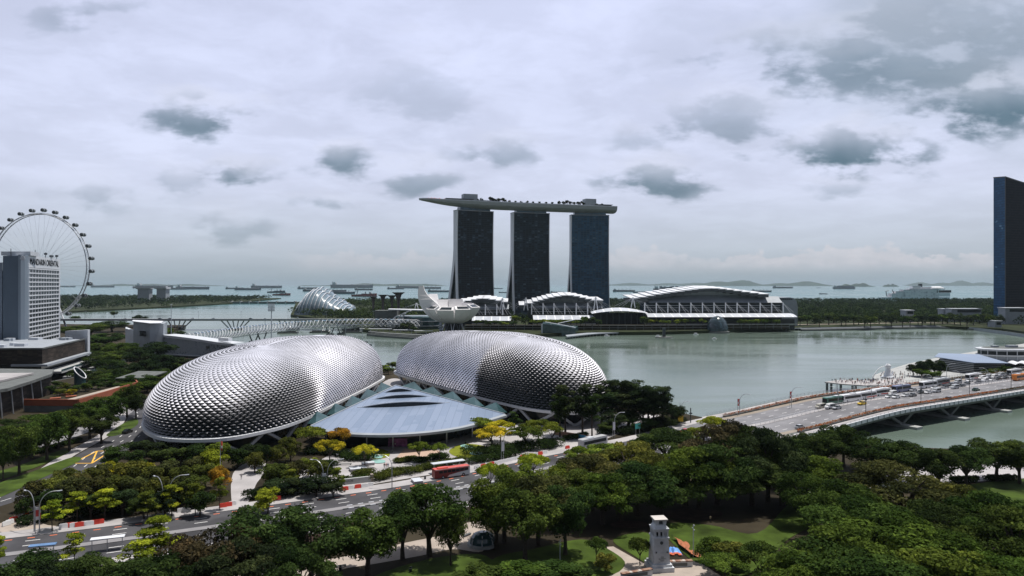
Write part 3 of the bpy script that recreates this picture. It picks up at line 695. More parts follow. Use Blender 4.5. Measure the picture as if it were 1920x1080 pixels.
for s, w, h in ((.19, 50, 4.2), (.33, 40, 3.2), (.50, 55, 2.2), (.62, 40, 1.8), (.935, 34, 4.5)):
    p, a = axp(s, 3); b = MB(); b.box((p.x, p.y, p.z+h-.4), (w, 20, .8), a); b.box((p.x, p.y, p.z+h/2-.4), (w*.9, 15, h-.8), a); b.build('bar_roof', M['darksteel'], t, world=True)
# ================================================================== shopping halls with stepped white roofs along the waterfront
M['solar'] = cellmat('canopy_panel', [(0., (.50, .53, .58)), (.5, (.56, .59, .65)), (.8, (.46, .49, .55))], 11.5, 400., 'x', .4, (.80, .82, .86), .12, .0)
def hall(label, Y, tops, apron, cols, can, rise=None):
    """tops: (x0, x1, y) pixel steps of the roof; apron: (x0, x1, ytop, ybot); cols: (xs, ytop, ybot); can: (x0, x1, ytop, ybot)"""
    x0, x1 = tops[0][0], tops[-1][1]; t = thing('shopping_hall', label, 'hall', (X((x0+x1)/2, Y), Y, 0))
    for (a, c, y) in tops:
        b = MB(); xa, xb, zt_ = X(a-2, Y), X(c+.5, Y), Z(y, Y)+.6; b.add([(xa, Y-12, zt_-.9), (xb, Y-12, zt_-.9), (xb, Y+60, zt_+2.2), (xa, Y+60, zt_+2.2), (xa, Y-12, zt_), (xb, Y-12, zt_), (xb, Y+60, zt_+3.4), (xa, Y+60, zt_+3.4)], [(3, 2, 1, 0), (4, 5, 6, 7), (0, 1, 5, 4), (1, 2, 6, 5), (2, 3, 7, 6), (3, 0, 4, 7)]); b.mat = 1; b.bb(X(a-1, Y), X(c, Y), Y-9, Y+60, Z(y, Y)-4.4, Z(y, Y)-.40); b.build('roof_step', [M['white'], M['darksteel']], t, world=True)
    b = MB(); poly = []
    for (a, c, y) in tops: poly += [(X(a, Y), Z(y, Y)-3.7), (X(c, Y), Z(y, Y)-3.7)]
    n = len(poly); zb = Z(apron[3], Y)
    b.add([(p[0], Y+6, p[1]) for p in poly]+[(p[0], Y+6, zb) for p in poly], [(n+i, n+i+1, i+1, i) for i in range(n-1)]); b.build('gable_wall', M['grey'], t, world=True)
    a0, a1, ay, by_ = apron
    b = MB(); b.grid(lambda i, j: (X(a0+(a1-a0)*i, Y), Y+5-16*j, Z(ay+(by_-ay)*(j**.8), Y)-(1-(2*i-1)**2)*-1.5*(1-j)), 24, 5); b.build('sloping_apron', M['grey'], t, world=True)
    b = MB(); b.bb(X(a0, Y), X(a1, Y), Y-8, Y+60, 0, zb); b.build('hall_body', M['glass'], t, world=True)
    xs, cy0, cy1 = cols
    for x in xs:
        b = MB(); b.tube([(X(x, Y), Y-20, Z(cy1, Y)-2), (X(x, Y), Y-20, Z(cy0, Y)+1)], .75, 6); b.build('mast', M['white'], t, world=True)
        b = MB()
        for k in (9, 15): b.tube([(X(x, Y), Y-20, Z(cy0, Y)), (X(x+k, Y), Y-29, Z(cy1, Y)-1)], .16, 4)
        b.build('stay_cable', M['lightgrey'], t, world=True)
    b = MB()
    for k in range(3): zz = Z(cy0, Y)+(Z(cy1, Y)-Z(cy0, Y))*(.3+.28*k); b.bb(X(xs[0], Y), X(xs[-1], Y), Y-9.2, Y-8.4, zz-.35, zz+.35)
    b.build('floor_band', M['grey'], t, world=True)
    c0, c1, y0, y1 = can
    b = MB(); b.grid(lambda i, j: (X(c0+(c1-c0)*i, Y), Y-22-24*j, Z(y0, Y)-2-(Z(y0, Y)-Z(y1, Y)-2.6)*(j**2.)), 40, 8); b.build('canopy', M['solar'], t, world=True)
    b = MB(); b.bb(X(c0+2, Y), X(c1-2, Y), Y-40, Y-9, 0, Z(y1, Y)-2.5); b.build('arcade', M['glass'], t, world=True)
    b = MB(); b.bb(X(c0, Y), X(c1, Y), Y-44, Y-22, 5.2, 6.0); b.bb(X(c0, Y), X(c1, Y), Y-44.5, Y-43.9, 6.0, 7.2); b.build('terrace_slab', M['concrete'], t, world=True)
    return t
tops = []; xs_ = [1182, 1197, 1212, 1226, 1240, 1253, 1266, 1280, 1293, 1306, 1318, 1331, 1345, 1358, 1372, 1387, 1402, 1418, 1437]; ys_ = [559, 557, 554.5, 552, 550, 548, 546.5, 544.5, 543, 541.5, 541, 541, 542, 543.5, 545.5, 547.5, 549.5, 551.5]
for i in range(18): tops.append((xs_[i], xs_[i+1], ys_[i]))
hall('long exhibition hall with stepped white arched roof and row of white masts', 1010, tops, (1214, 1462, 556, 567), ([1204+21.2*i for i in range(13)], 568, 583), (1203, 1471, 583.5, 592.5))
tops = []; xs_ = [975, 987, 1001, 1011, 1020, 1029, 1040, 1052, 1063, 1075, 1086, 1097, 1108, 1129]; ys_ = [572, 568.5, 565, 562.5, 560, 557.5, 555.5, 554, 554, 555.5, 558, 560.5, 563]
for i in range(13): tops.append((xs_[i], xs_[i+1], ys_[i]))
hall('middle stepped roof hall before the bluer hotel tower', 1015, tops, (990, 1128, 569, 577), ([996, 1017, 1037, 1057, 1078, 1099], 569, 586), (998, 1110, 587, 597))
tops = []; xs_ = [862, 874, 886, 896, 906, 918, 930, 941, 952]; ys_ = [566, 564, 561.5, 560, 560, 561.5, 563.5, 566]
for i in range(8): tops.append((xs_[i], xs_[i+1], ys_[i]))
hall('small stepped roof hall behind the lotus museum', 1020, tops, (866, 954, 571, 579), ([892, 911, 932, 943], 571, 587), (888, 963, 589, 599))
def mastpair(x, Y, y0, y1, label):
    t = thing('cable_mast', label, 'mast', (X(x, Y), Y, 0)); b = MB()
    for d in (-2.2, 2.2): b.tube([(d*1.3, 0, Z(y1, Y)), (d*.1, 0, Z(y0, Y))], .7, 6)
    b.build('mast_leg', M['white'], t); b = MB()
    for k in (-26, -20, -14, 14, 20, 26): b.tube([(0, 0, Z(y0, Y)-1), (k, 3, Z(y1, Y)+2)], .14, 4)
    b.build('stay_cable', M['lightgrey'], t)
mastpair(1187, 1000, 557, 577, 'white twin mast with cables by the end of the long exhibition hall')
mastpair(1117, 1000, 557, 582, 'white twin mast with cables beside the domed event canopy')
mastpair(986, 1002, 558, 582, 'white twin mast with cables in front of the middle tower')
mastpair(942, 1004, 559, 580, 'white twin mast with cables at the end of the small stepped hall')
mastpair(781, 1006, 568, 582, 'white twin mast with cables behind the leaning lotus petal')
t = thing('service_block', 'rounded grey end block of the exhibition hall by the woods', 'building', (X(1475, 1040), 1040, 0))
b = MB(); xa, xb = X(1440, 1040), X(1493, 1040); pr = [(xa, Z(558, 1040)), (xa+ (xb-xa)*.75, Z(557.5, 1040)), (xa+(xb-xa)*.9, Z(561, 1040)), (xb-1, Z(566, 1040)), (xb, Z(575, 1040)), (xb, 0), (xa, 0)]
b.add([(p[0], 1035, p[1]) for p in pr]+[(p[0], 1075, p[1]) for p in pr], [tuple(range(7)), tuple(range(13, 6, -1))]+[(i, 7+i, 7+(i+1) % 7, (i+1) % 7) for i in range(7)]); b.build('curved_wall', M['grey'], t, world=True)
for k in range(10): b = MB(); b.bb(X(1447+4*k, 1035), X(1449.4+4*k, 1035), 1034.4, 1034.9, Z(562.5, 1035), Z(559.5, 1035)); b.build('window', M['glass'], t, world=True)
t = thing('event_plaza_canopy', 'pale domed canopy over a dark open hall by the promenade', 'canopy', (X(1160, 985), 985, 0))
b = MB(); b.grid(lambda i, j: (X(1107+104*i, 985), 965+40*j, Z(585, 985)+6*math.sin(PI*i)**.8*(.6+.4*math.sin(PI*j))-1.5*(1-math.sin(PI*j))), 24, 6); b.build('canopy_roof', M['solar'], t, world=True)
b = MB(); b.bb(X(1112, 985), X(1205, 985), 975, 1000, 0, Z(587, 985)); b.build('hall_body', M['dark'], t, world=True)
b = MB()
for k in range(9): b.bb(X(1113+11.2*k, 985), X(1113.8+11.2*k, 985), 972, 972.8, 0, Z(586, 985))
b.build('glazing_frame', M['darksteel'], t, world=True)
# ================================================================== lotus museum
t = thing('lotus_museum', 'white lotus shaped museum with one tall leaning petal', 'museum', (-72, 884, 0))
petals = [(184, 43, 58.0), (216, 33, 30), (256, 31, 29.0), (298, 31, 30), (334, 32, 32.), (10, 31, 33), (48, 30, 33), (88, 31, 37.5), (124, 33, 37), (154, 36, 44)]
M['petal'] = mat('white_petal_panel', (.74, .73, .74), .45, var=.06, vs=.12)
for (az, reach, zt) in petals:
    a = math.radians(az); ca, sa = math.cos(a), math.sin(a); z0 = 11.5; nA = 12; o, inn = [], []
    amax = math.radians(62 if zt < 50 else 104)
    for k in range(nA+1):
        q = amax*k/nA; sc = (zt-z0)/(1-math.cos(amax)); r = 3+(reach-3)*math.sin(q)/ (math.sin(min(amax, PI/2)))
        z = z0+sc*(1-math.cos(q)); th = (2.4+4.6*(k/nA)) if zt < 50 else 3+10.5*math.sin(PI*min(k/nA*1.05, 1))**.8+1.8
        nr, nz_ = -math.sin(q)*.9, math.cos(q)  # inward normal in the radial plane
        o.append((r, z)); inn.append((max(r-th*math.sin(q)*1.15, .5), z+th*max(math.cos(q), .06)*1.2))
    b = MB(); vs = []
    wfac = math.tan(math.radians(20.5))
    for k, ((r, z), (r2, z2)) in enumerate(zip(o, inn)):
        for rr, zz, wf in ((r, z, 1.), (r, z, -1.), (r2, z2, -.98), (r2, z2, .98)):
            w = wf*min(max(rr, 2)*wfac, 10.4 if zt < 35 else (10.6-.8*k/nA if zt < 50 else 13.0-8.6*max(0, k/nA-.30)/.70)); vs.append((ca*rr-sa*w, sa*rr+ca*w, zz))
    fs = [(4*k+j, 4*k+(j+1) % 4, 4*k+4+(j+1) % 4, 4*k+4+j) for k in range(nA) for j in range(4)]+[(0, 3, 2, 1), tuple(4*nA+j for j in range(4))]
    b.add(vs, fs); pe = b.build('petal', M['petal'], t)
    e = [Vector(p) for p in vs[4*nA:4*nA+4]]; c = sum(e, Vector())/4; nrm = (e[1]-e[0]).cross(e[3]-e[0]).normalized()
    if nrm.dot(Vector((ca, sa, .3))) < 0: nrm = -nrm
    if zt < 36: b = MB(); b.add([c+(p-c)*.74+nrm*.08 for p in e], [(0, 1, 2, 3)]); b.build('window', M['glass'], pe)
for k in range(10):
    a = 2*PI*(k+.5)/10; b = MB()
    b.tube([(15*math.cos(a), 15*math.sin(a), 0), (10*math.cos(a+.25), 10*math.sin(a+.25), 14.5)], .5, 5); b.tube([(15*math.cos(a), 15*math.sin(a), 0), (10*math.cos(a-.25), 10*math.sin(a-.25), 14.5)], .5, 5)
    b.build('lattice_leg', M['steel'] if k % 2 else M['darksteel'], t)
b = MB(); b.lathe([(11, 0), (10, 13)], n=16); b.build('core', M['dark'], t)
b = MB()
for k in range(4): b.lathe([(2.2, 1+3.2*k), (3.4, 1.6+3.2*k), (2.2, 2.2+3.2*k)], (-14, -14, 0), 10)
b.lathe([(1.6, 0), (1.6, 14)], (-14, -14, 0), 10); b.build('spiral_stair', M['grey'], t)
# ================================================================== big blue tower at the edge of the picture
t = thing('office_tower', 'very tall dark blue glass office tower with slanting top', 'tower', (X(1884, 1150), 1150, 0))
OF1 = cellmat('blue_tower_glass', [(0., (.006, .055, .14)), (.4, (.008, .07, .17)), (.75, (.014, .09, .20)), (.95, (.12, .24, .36))], 6., 4.1, 'sum', .4, (.004, .035, .10), .0, .2, spec=.08)
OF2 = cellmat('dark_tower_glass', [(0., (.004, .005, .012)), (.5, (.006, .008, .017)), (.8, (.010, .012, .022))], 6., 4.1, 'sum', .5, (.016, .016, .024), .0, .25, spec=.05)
A = Vector((X(1864, 1182)-1, 1182)); B = Vector((X(1885, 1150), 1150)); C = Vector((X(1960, 1185), 1185)); D = Vector((X(1940, 1225), 1225))
za, zb2, zc = Z(333, 1182), Z(331.5, 1150), Z(356, 1185)
b = MB(); b.add([(*A, 0), (*B, 0), (*B, zb2), (*A, za)], [(0, 1, 2, 3)]); b.add([(*A, za), (*B, zb2), (*C, zc), (*D, zc)], [(0, 1, 2, 3)]); b.add([(*D, 0), (*A, 0), (*A, za), (*D, zc)], [(0, 1, 2, 3)])
b.build('blue_facade', OF1, t, world=True)
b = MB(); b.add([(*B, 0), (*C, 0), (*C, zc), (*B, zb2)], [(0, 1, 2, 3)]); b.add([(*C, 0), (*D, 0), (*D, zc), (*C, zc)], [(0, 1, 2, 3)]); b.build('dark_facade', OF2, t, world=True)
b = MB(); b.beam((*B, 0), (*B, zb2), .9); b.beam((*A, za), (*B, zb2), .8, 1.6); b.beam((*B, zb2), (*C, zc), .8, 1.6); b.build('corner_trim', M['darksteel'], t, world=True)
# ================================================================== observation wheel
cx_, cy_ = X(74, 1012), 1012
t = thing('observation_wheel', 'giant white observation wheel with capsules behind the pale hotel', 'ferris wheel', (cx_, cy_, 0), math.radians(-6.6))
hz = Z(500, 1012); Rr = 74.
b = MB()
for yo in (-3.2, 3.2): b.tube([(Rr*math.cos(2*PI*k/96), yo, hz+Rr*math.sin(2*PI*k/96)) for k in range(96)], .75, 5, closed=True)
b.tube([((Rr+1.5)*math.cos(2*PI*k/96), 0, hz+(Rr+1.5)*math.sin(2*PI*k/96)) for k in range(96)], .35, 5, closed=True)
for k in range(84):
    a = 2*PI*k/84; c = 2*PI*(k+1)/84
    b.beam((Rr*math.cos(a), -3.2, hz+Rr*math.sin(a)), (Rr*math.cos(c), 3.2, hz+Rr*math.sin(c)), .3); b.beam((Rr*math.cos(a), -3.2, hz+Rr*math.sin(a)), (Rr*math.cos(a), 3.2, hz+Rr*math.sin(a)), .35)
b.build('rim', M['lightgrey'], t)
b = MB()
for k in range(56):
    a = 2*PI*k/56; s_ = 5 if k % 2 else -5; b.tube([(2*math.cos(a), s_, hz+2*math.sin(a)), ((Rr-.5)*math.cos(a), 0, hz+(Rr-.5)*math.sin(a))], .10, 3, caps=False)
b.build('spoke_cables', M['grey'], t)
b = MB(); b.tube([(0, -8, hz), (0, 8, hz)], 2.2, 12); b.build('hub', M['lightgrey'], t)
for sx in (-1, 1):
    for sy in (-1, 1): b = MB(); b.tube([(sx*2, sy*7, hz), (sx*30, sy*13, 0)], 1.3, 8); b.build('support_leg', M['white'], t)
cap = None; M['capsule'] = mat('capsule_glass', (.045, .055, .06), .25, spec=.6)
for k in range(28):
    a = 2*PI*(k+.5)/28+.03; pos = ((Rr+5.6)*math.cos(a), 0, hz+(Rr+5.6)*math.sin(a))
    if cap is None:
        b = MB(); b.tube([(0, -4.2, 0), (0, -3.5, 0), (0, 3.5, 0), (0, 4.2, 0)], [1.8, 2.5, 2.5, 1.8], 10); cap = b.build('capsule', M['capsule'], t, loc=pos)
        f = MB(); f.tube([(0, -2.2, 0), (0, -1.7, 0)], 2.7, 10); f.tube([(0, 1.7, 0), (0, 2.2, 0)], 2.7, 10); f.build('mounting_ring', M['lightgrey'], cap)
    else: copy_tree(cap, loc=pos, parent=t)
# ================================================================== hotel with window grid
M['hotelwall'] = mat('hotel_wall', (.60, .63, .68), .6, var=.04, vs=.1); M['hotelshade'] = mat('blue_grey_cladding', (.085, .12, .165), .5, var=.1, vs=.05)
M['hotelcol'] = mat('grey_blue_cladding', (.20, .245, .30), .5, var=.06, vs=.05)
hx, hy = X(50, 520), 520.; ex, ey = X(113, 604), 604.
ang = math.atan2(ey-hy, ex-hx); Lh = math.hypot(ex-hx, ey-hy); top = Z(478.5, 520)
t = thing('hotel_building', 'pale slab hotel with window grid and dark lettering on its top band', 'hotel', (hx, hy, 0), ang)   # local x runs along the window face, outside is -y
b = MB(); b.bb(0, Lh, .9, 9, 0, top-9); b.bb(0, Lh, .0, 9, top-8.7, top); b.build('wall', M['hotelwall'], t)
nr, nc = 18, 12; z_t, z_b = top-9.4, 12.; fh = (z_t-z_b)/nr; cw = (Lh-4)/nc
b = MB()
for r in range(nr+1): zz = z_b+r*fh; b.bb(0, Lh, .05, 1.0, zz-.5, zz+.42)
b.build('floor_band', M['hotelwall'], t)
b = MB()
for c in range(nc+1): xx = 1.0+c*cw; b.bb(xx-.22, xx+.22, .25, 1.05, z_b, z_t)
b.bb(Lh-3, Lh, .06, 1.05, z_b, z_t)
b.build('fin', M['hotelwall'], t)
win = None; rest = MB()
for r in range(nr-1, -1, -1):
    for c in range(nc):
        i = (nr-1-r)*nc+c; x_0 = 1.25+c*cw; z_0 = z_b+r*fh+.45
        if i < 100:
            if win is None: q = MB(); q.bb(0, cw-.5, .62, .88, 0, fh-.98); win = q.build('window', M['glass'], t, loc=(x_0, 0, z_0))
            else: copy_tree(win, loc=(x_0, 0, z_0), parent=t)
        else: rest.bb(x_0, x_0+cw-.5, .62, .88, z_0, z_0+fh-.98)
o = rest.build('window', M['glass'], t); o['kind'] = 'stuff'
def text(s, size, parent, loc, rot, m, name='lettering', ext=.05, sx=1., align='CENTER'):
    cu = bpy.data.curves.new(name, 'FONT'); cu.body = s; cu.size = size; cu.extrude = ext; cu.align_x = align; cu.align_y = 'CENTER'
    tmp = bpy.data.objects.new(name, cu); COL.objects.link(tmp); dg = bpy.context.evaluated_depsgraph_get(); dg.update()
    me = bpy.data.meshes.new_from_object(tmp.evaluated_get(dg)); bpy.data.objects.remove(tmp); bpy.data.curves.remove(cu)
    me.materials.clear(); me.materials.append(m)
    o = link(name, me, parent, loc); o.rotation_euler = rot; o.scale = (sx, 1, 1); return o
text('MANDARIN ORIENTAL', 6.6, t, (Lh*.51, -.12, top-4.4), (PI/2, 0, 0), M['dark'], ext=.1, sx=1.13)
# rounded corner column and dark return face (world frame)
b = MB(); xk = X(35, 516); b.prism([(xk, 515.5), (hx-1.2, 515.5), (hx+.1, 518), (hx+.2, 521), (hx-4.2, 530), (xk-4.5, 530)], 0, top+.3); b.build('corner_column', M['hotelcol'], t, world=True)
b = MB(); b.prism([(X(4, 516), 516.8), (xk, 516.8), (xk-10, 545), (X(4, 516)-10, 545)], 0, top-.6); b.build('dark_face', M['hotelshade'], t, world=True)  # this face's shade is put into its dark blue colour
b = MB(); b.prism([(X(-60, 530), 530), (X(4, 530), 530), (X(4, 530), 560), (X(-60, 530), 560)], 0, top-5); b.build('side_wing', M['hotelcol'], t, world=True)
b = MB(); b.prism([(X(2, 524), 524), (X(57, 524), 524), (X(57, 524)-4, 540), (X(2, 524), 545)], top, Z(471.5, 524)); b.build('roof_block', M['lightgrey'], t, world=True)
b = MB(); em = [(X(37.2, 515)+(X(46, 515)-X(37.2, 515))*x, 515.2, Z(488.5, 515)+(Z(479.5, 515)-Z(488.5, 515))*z) for x, z in ((0, .35), (.25, .85), (.55, 1.), (.9, .8), (1., .35), (.85, .05), (.5, .0), (.35, .2), (.0, .35))]
b.tube(em, .18, 5); b.add([em[0], em[1], em[2], em[3], em[4], em[5], em[6], em[7]], [tuple(range(8))]); b.build('emblem', M['lightgrey'], t, world=True)
for px, hh in ((15, 5), (61, 4.5), (81, 4), (91, 2.2), (93, 2.2), (102, 3.2)):
    f = (px-50)/63.; f = max(f, -.3); p = Vector((hx, hy, 0)).lerp(Vector((ex, ey, 0)), max(f, .0)); b = MB(); q = (X(px, p.y), p.y+3); b.tube([(q[0], q[1], top), (q[0], q[1], top+hh)], .25, 5)
    if px > 80: b.box((q[0], q[1], top+hh*.7), (1.6, 1.6, 1.6))
    b.build('roof_aerial', M['darksteel'], t, world=True)
# ------------------------------------------------------------------ brown podium mall and its roof garden
M['brownbrick'] = cellmat('brown_cladding', [(0., (.022, .017, .014)), (.4, (.034, .026, .021)), (.7, (.052, .040, .032)), (.9, (.07, .055, .045))], 3.2, .8, 'sum', .8, (.03, .024, .02), .04, .12, spec=.2)
t = thing('shopping_mall', 'brown clad podium mall with flat pale roof and stepped terraces below the hotel', 'mall', (-300, 480, 0))
A = (-289, 443); B_ = (-309, 521); Cc = (-430, 521); Dd = (-430, 440)
b = MB(); b.prism([A, B_, Cc, Dd], 10.5, 20); b.build('upper_wall', M['brownbrick'], t, world=True)
b = MB(); b.prism([(-289.6, 443.6), (-309.5, 520.5), (-430, 520.5), (-430, 441)], 20, 20.25); b.build('roof', M['grey'], t, world=True)
b = MB()
for e0, e1 in ((A, B_), (Dd, A)): b.beam((*e0, 20.4), (*e1, 20.4), .5, .9)
b.build('parapet', M['darkconc'], t, world=True)
for k in range(26): q = MB(); xx, yy = -315-rnd.random()*95, 448+rnd.random()*68; q.box((xx, yy, 20.9), (2+rnd.random()*5, 2+rnd.random()*4, 1.2+rnd.random()*1.4)); q.build('roof_plant', M['lightgrey'] if k % 3 else M['grey'], t, world=True)
b = MB(); b.prism([(-284.5, 441), (-305, 522), (-309, 522), (-289, 443), (-307, 443), (-307, 441)], 9.6, 10.9); b.build('ledge', M['grey'], t, world=True)
b = MB(); b.prism([(-291.5, 446), (-311, 522), (-430, 522), (-430, 446)], 0, 9.6); b.build('lower_wall', M['glass'], t, world=True)
b = MB(); b.prism([(-279, 446), (-300, 528), (-310, 528), (-291, 446)], 4.8, 6.0); b.build('terrace', M['concrete'], t, world=True)
b = MB(); b.prism([(-270, 450), (-290, 540), (-300, 532), (-279, 447)], 1.2, 2.6); b.build('terrace', M['concrete'], t, world=True)
b = MB(); b.beam((-270, 450, 3.3), (-290, 540, 3.3), .25, 1.3); b.beam((-279, 446, 6.6), (-300, 528, 6.6), .25, 1.1); b.build('balustrade', M['tealglass'], t, world=True)
b = MB(); b.prism([(X(122, 545), 545), (X(160, 520)+.5, 522), (X(160, 522)+1, 526), (X(122, 545), 549)], 8, [24.5, 27, 27, 24.5]); b.build('stair_screen', M['lightgrey'], t, world=True)
t = thing('mall_entrance_block', 'dark curved front block of the mall under a wide pale canopy roof', 'building', (-262, 345, 0))
cv = [(-300, 308), (-234, 310), (-230, 324), (-236, 348), (-244, 374), (-252, 394), (-300, 400)]
b = MB(); b.prism(cv, 0, 11.5); b.build('curved_wall', M['brownbrick'], t, world=True)
b = MB(); b.prism([(-300, 304), (-232, 306), (-227, 324), (-233, 349), (-241, 377), (-252, 396), (-300, 402)], 11.8, [13.2]*7); b.build('canopy_roof', M['darkconc'], t, world=True)
b = MB(); b.prism([(-300, 336), (-243, 339), (-247, 372), (-300, 368)], 13.4, 14.3); b.build('upper_roof', M['paving'], t, world=True)
for k in range(5): b = MB(); b.tube([(-228-2.6*k, 322+11*k, 0), (-229-2.7*k, 322+11*k, 11.8)], .3, 6); b.build('column', M['steel'], t, world=True)
t = thing('roof_garden_terrace', 'low garden terrace edged by an orange brown wall in front of the mall', 'terrace', (-220, 370, 0))
tp = [(-229, 338), (-203, 337), (-207, 398), (-216, 412), (-262, 440), (-266, 410), (-235, 375)]
b = MB(); b.prism(tp, 0, 4.2); b.build('base', M['darkconc'], t, world=True)
b = MB(); b.prism([tuple((Vector(p)-Vector((-228, 375)))*.96+Vector((-228, 375))) for p in tp], 4.2, 4.3); b.build('planting_bed', M['ground'], t, world=True)
b = MB()
for e0, e1 in zip(tp[:3], tp[1:4]): b.beam((*e0, 4.6), (*e1, 4.6), .7, 3.0)
b.build('orange_wall', M['orangewall'], t, world=True)
b = MB(); b.beam((-212, 346, 4.6), (-212, 396, 4.6), 3.5, .3); b.build('walkway', M['tan'], t, world=True)
b = MB()
for x_, y_ in ((-222, 350), (-218, 356), (-224, 362)): b.box((x_, y_, 4.6), (4.5, 3.5, .5), .5)
b.build('orange_deck', M['orangewall'], t, world=True)
t = thing('vent_tube', 'slanted glass tube with white rim standing on the garden terrace', 'vent', (-240, 400, 4.3))
b = MB(); n = 20; vs = [(2.9*math.cos(2*PI*k/n), 2.9*math.sin(2*PI*k/n), 0) for k in range(n)]+[(2.9*math.cos(2*PI*k/n), 2.9*math.sin(2*PI*k/n), 6.6-1.05*2.9*math.cos(2*PI*k/n)) for k in range(n)]
b.add(vs, [(k, (k+1) % n, n+(k+1) % n, n+k) for k in range(n)]); b.build('tube_wall', M['tealglass'], t)
b = MB(); b.tube([Vector(p) for p in vs[n:]], .32, 6, closed=True); b.build('rim', M['white'], t)
t = thing('pavilion_roof', 'small grey lean-to pavilion behind the orange garden wall', 'pavilion', (-217, 418, 0))
b = MB(); b.prism([(-226, 410), (-208, 412), (-203, 424), (-221, 426)], [6, 6, 8.2, 8.2], [6.5, 6.5, 8.7, 8.7]); b.build('roof', M['darkconc'], t, world=True)
b = MB(); b.prism([(-224, 413), (-209, 414), (-205, 423), (-220, 424)], 0, 5.9); b.build('wall', M['darkconc'], t, world=True)
# ================================================================== grandstand
M['perf'] = cellmat('perforated_panel', [(0., (.30, .33, .37)), (.60, (.26, .29, .33)), (.78, (.17, .19, .22)), (.92, (.11, .12, .14))], 1.1, 1.1, 'x', .7, None, spec=.3)
t = thing('grandstand_building', 'long grey curved grandstand with perforated back wall beside the bay', 'grandstand', (-250, 590, 0))
wl = [p for p in spline([Vector((-296, 606, 0)), Vector((-272, 593, 0)), Vector((-250, 583, 0)), Vector((-235, 577, 0)), Vector((-222, 570, 0))], 5)]
nW = len(wl); ztops = [17.5-4.2*ss(i/(nW-1)*1.1) for i in range(nW)]
b = MB(); b.add([(p.x, p.y, 2.2) for p in wl]+[(p.x, p.y, z-1.8) for p, z in zip(wl, ztops)], [(i, i+1, nW+i+1, nW+i) for i in range(nW-1)]); b.build('perforated_wall', M['perf'], t, world=True)
b = MB(); strip(b, [(p.x+6, p.y+14) for p in wl], [(p.x-.2, p.y-1) for p in wl], [z-.2 for z in ztops]); strip(b, [(p.x-.2, p.y-1) for p in wl], [(p.x, p.y-1.1) for p in wl], [z-.2 for z in ztops])
lo = [(p.x, p.y-.9, z-2.0) for p, z in zip(wl, ztops)]; hi = [(p.x-.1, p.y-1, z) for p, z in zip(wl, ztops)]
b.add(lo+hi, [(i, i+1, nW+i+1, nW+i) for i in range(nW-1)]); b.build('roof_band', M['lightgrey'], t, world=True)
b = MB(); b.prism([(p.x, p.y+.3) for p in wl]+[(p.x+10, p.y+22) for p in reversed(wl)], 0, [z-2 for z in ztops]+[z-9 for z in reversed(ztops)]); b.build('seating_bowl', M['darkconc'], t, world=True)
b = MB(); b.prism([(p.x-.2, p.y-1.5) for p in wl]+[(p.x, p.y-.1) for p in reversed(wl)], 1.4, 2.2); b.build('base_ledge', M['lightgrey'], t, world=True)
e0 = wl[-1]; b = MB(); b.prism([(e0.x, e0.y-1), (e0.x+9, e0.y-6), (e0.x+16, e0.y-10), (e0.x+26, e0.y+6), (e0.x+8, e0.y+14)], 0, [13.2, 12, 10.4, 9.5, 12.5]); b.build('end_block', M['grey'], t, world=True)
b = MB()
for u_, z0_, z1_ in ((.28, 3, 6), (.28, 7, 10.5), (.62, 3, 9)):
    p = Vector((e0.x, e0.y-1)).lerp(Vector((e0.x+16, e0.y-10)), u_); q = Vector((e0.x, e0.y-1)).lerp(Vector((e0.x+16, e0.y-10)), u_+.24); b.beam((p.x-.1, p.y-.3, (z0_+z1_)/2), (q.x-.1, q.y-.3, (z0_+z1_)/2), .3, z1_-z0_)
b.build('window', M['glass'], t, world=True)
b = MB(); p = wl[-6]; b.box((p.x+4, p.y+3, 15.6), (11, 4, 2.6), -.45); b.build('roof_cabin', M['white'], t, world=True)
b = MB(); p = wl[-7]; b.box((p.x-6, p.y-1.2, 9.4), (3.6, .4, 2), -.45); b.build('window', M['glass'], t, world=True)
t = thing('stair_tower', 'square grey stair tower at the end of the grandstand', 'building', (-300, 610, 0))
b = MB(); b.prism([(X(250, 605), 605), (X(281, 596), 596), (X(303, 600), 603), (X(303, 612), 622), (X(252, 622), 622)], 0, [28.2, 27, 27, 27.5, 28.2]); b.build('wall', M['grey'], t, world=True)
b = MB(); b.prism([(X(247, 604), 604), (X(281, 594), 593.5), (X(300, 598), 600), (X(298, 612), 620), (X(250, 622), 622)], [28.6, 27.4, 27.2, 27.8, 28.6], [29.2, 28, 27.8, 28.4, 29.2]); b.build('roof', M['white'], t, world=True)
b = MB()
for k in range(5): x0_ = X(256+4.6*k, 600); b.beam((x0_, 602.6-1.75*k*.9, 19), (x0_+1.7, 602.1-1.75*k*.9, 19), .4, 4.4)
b.build('window', M['glass'], t, world=True)
b = MB(); b.prism([(X(235, 612), 612), (X(250, 606), 606.5), (X(250, 620), 620), (X(236, 625), 625)], 0, [22.5, 21, 21, 23]); b.build('side_wing', M['lightgrey'], t, world=True)
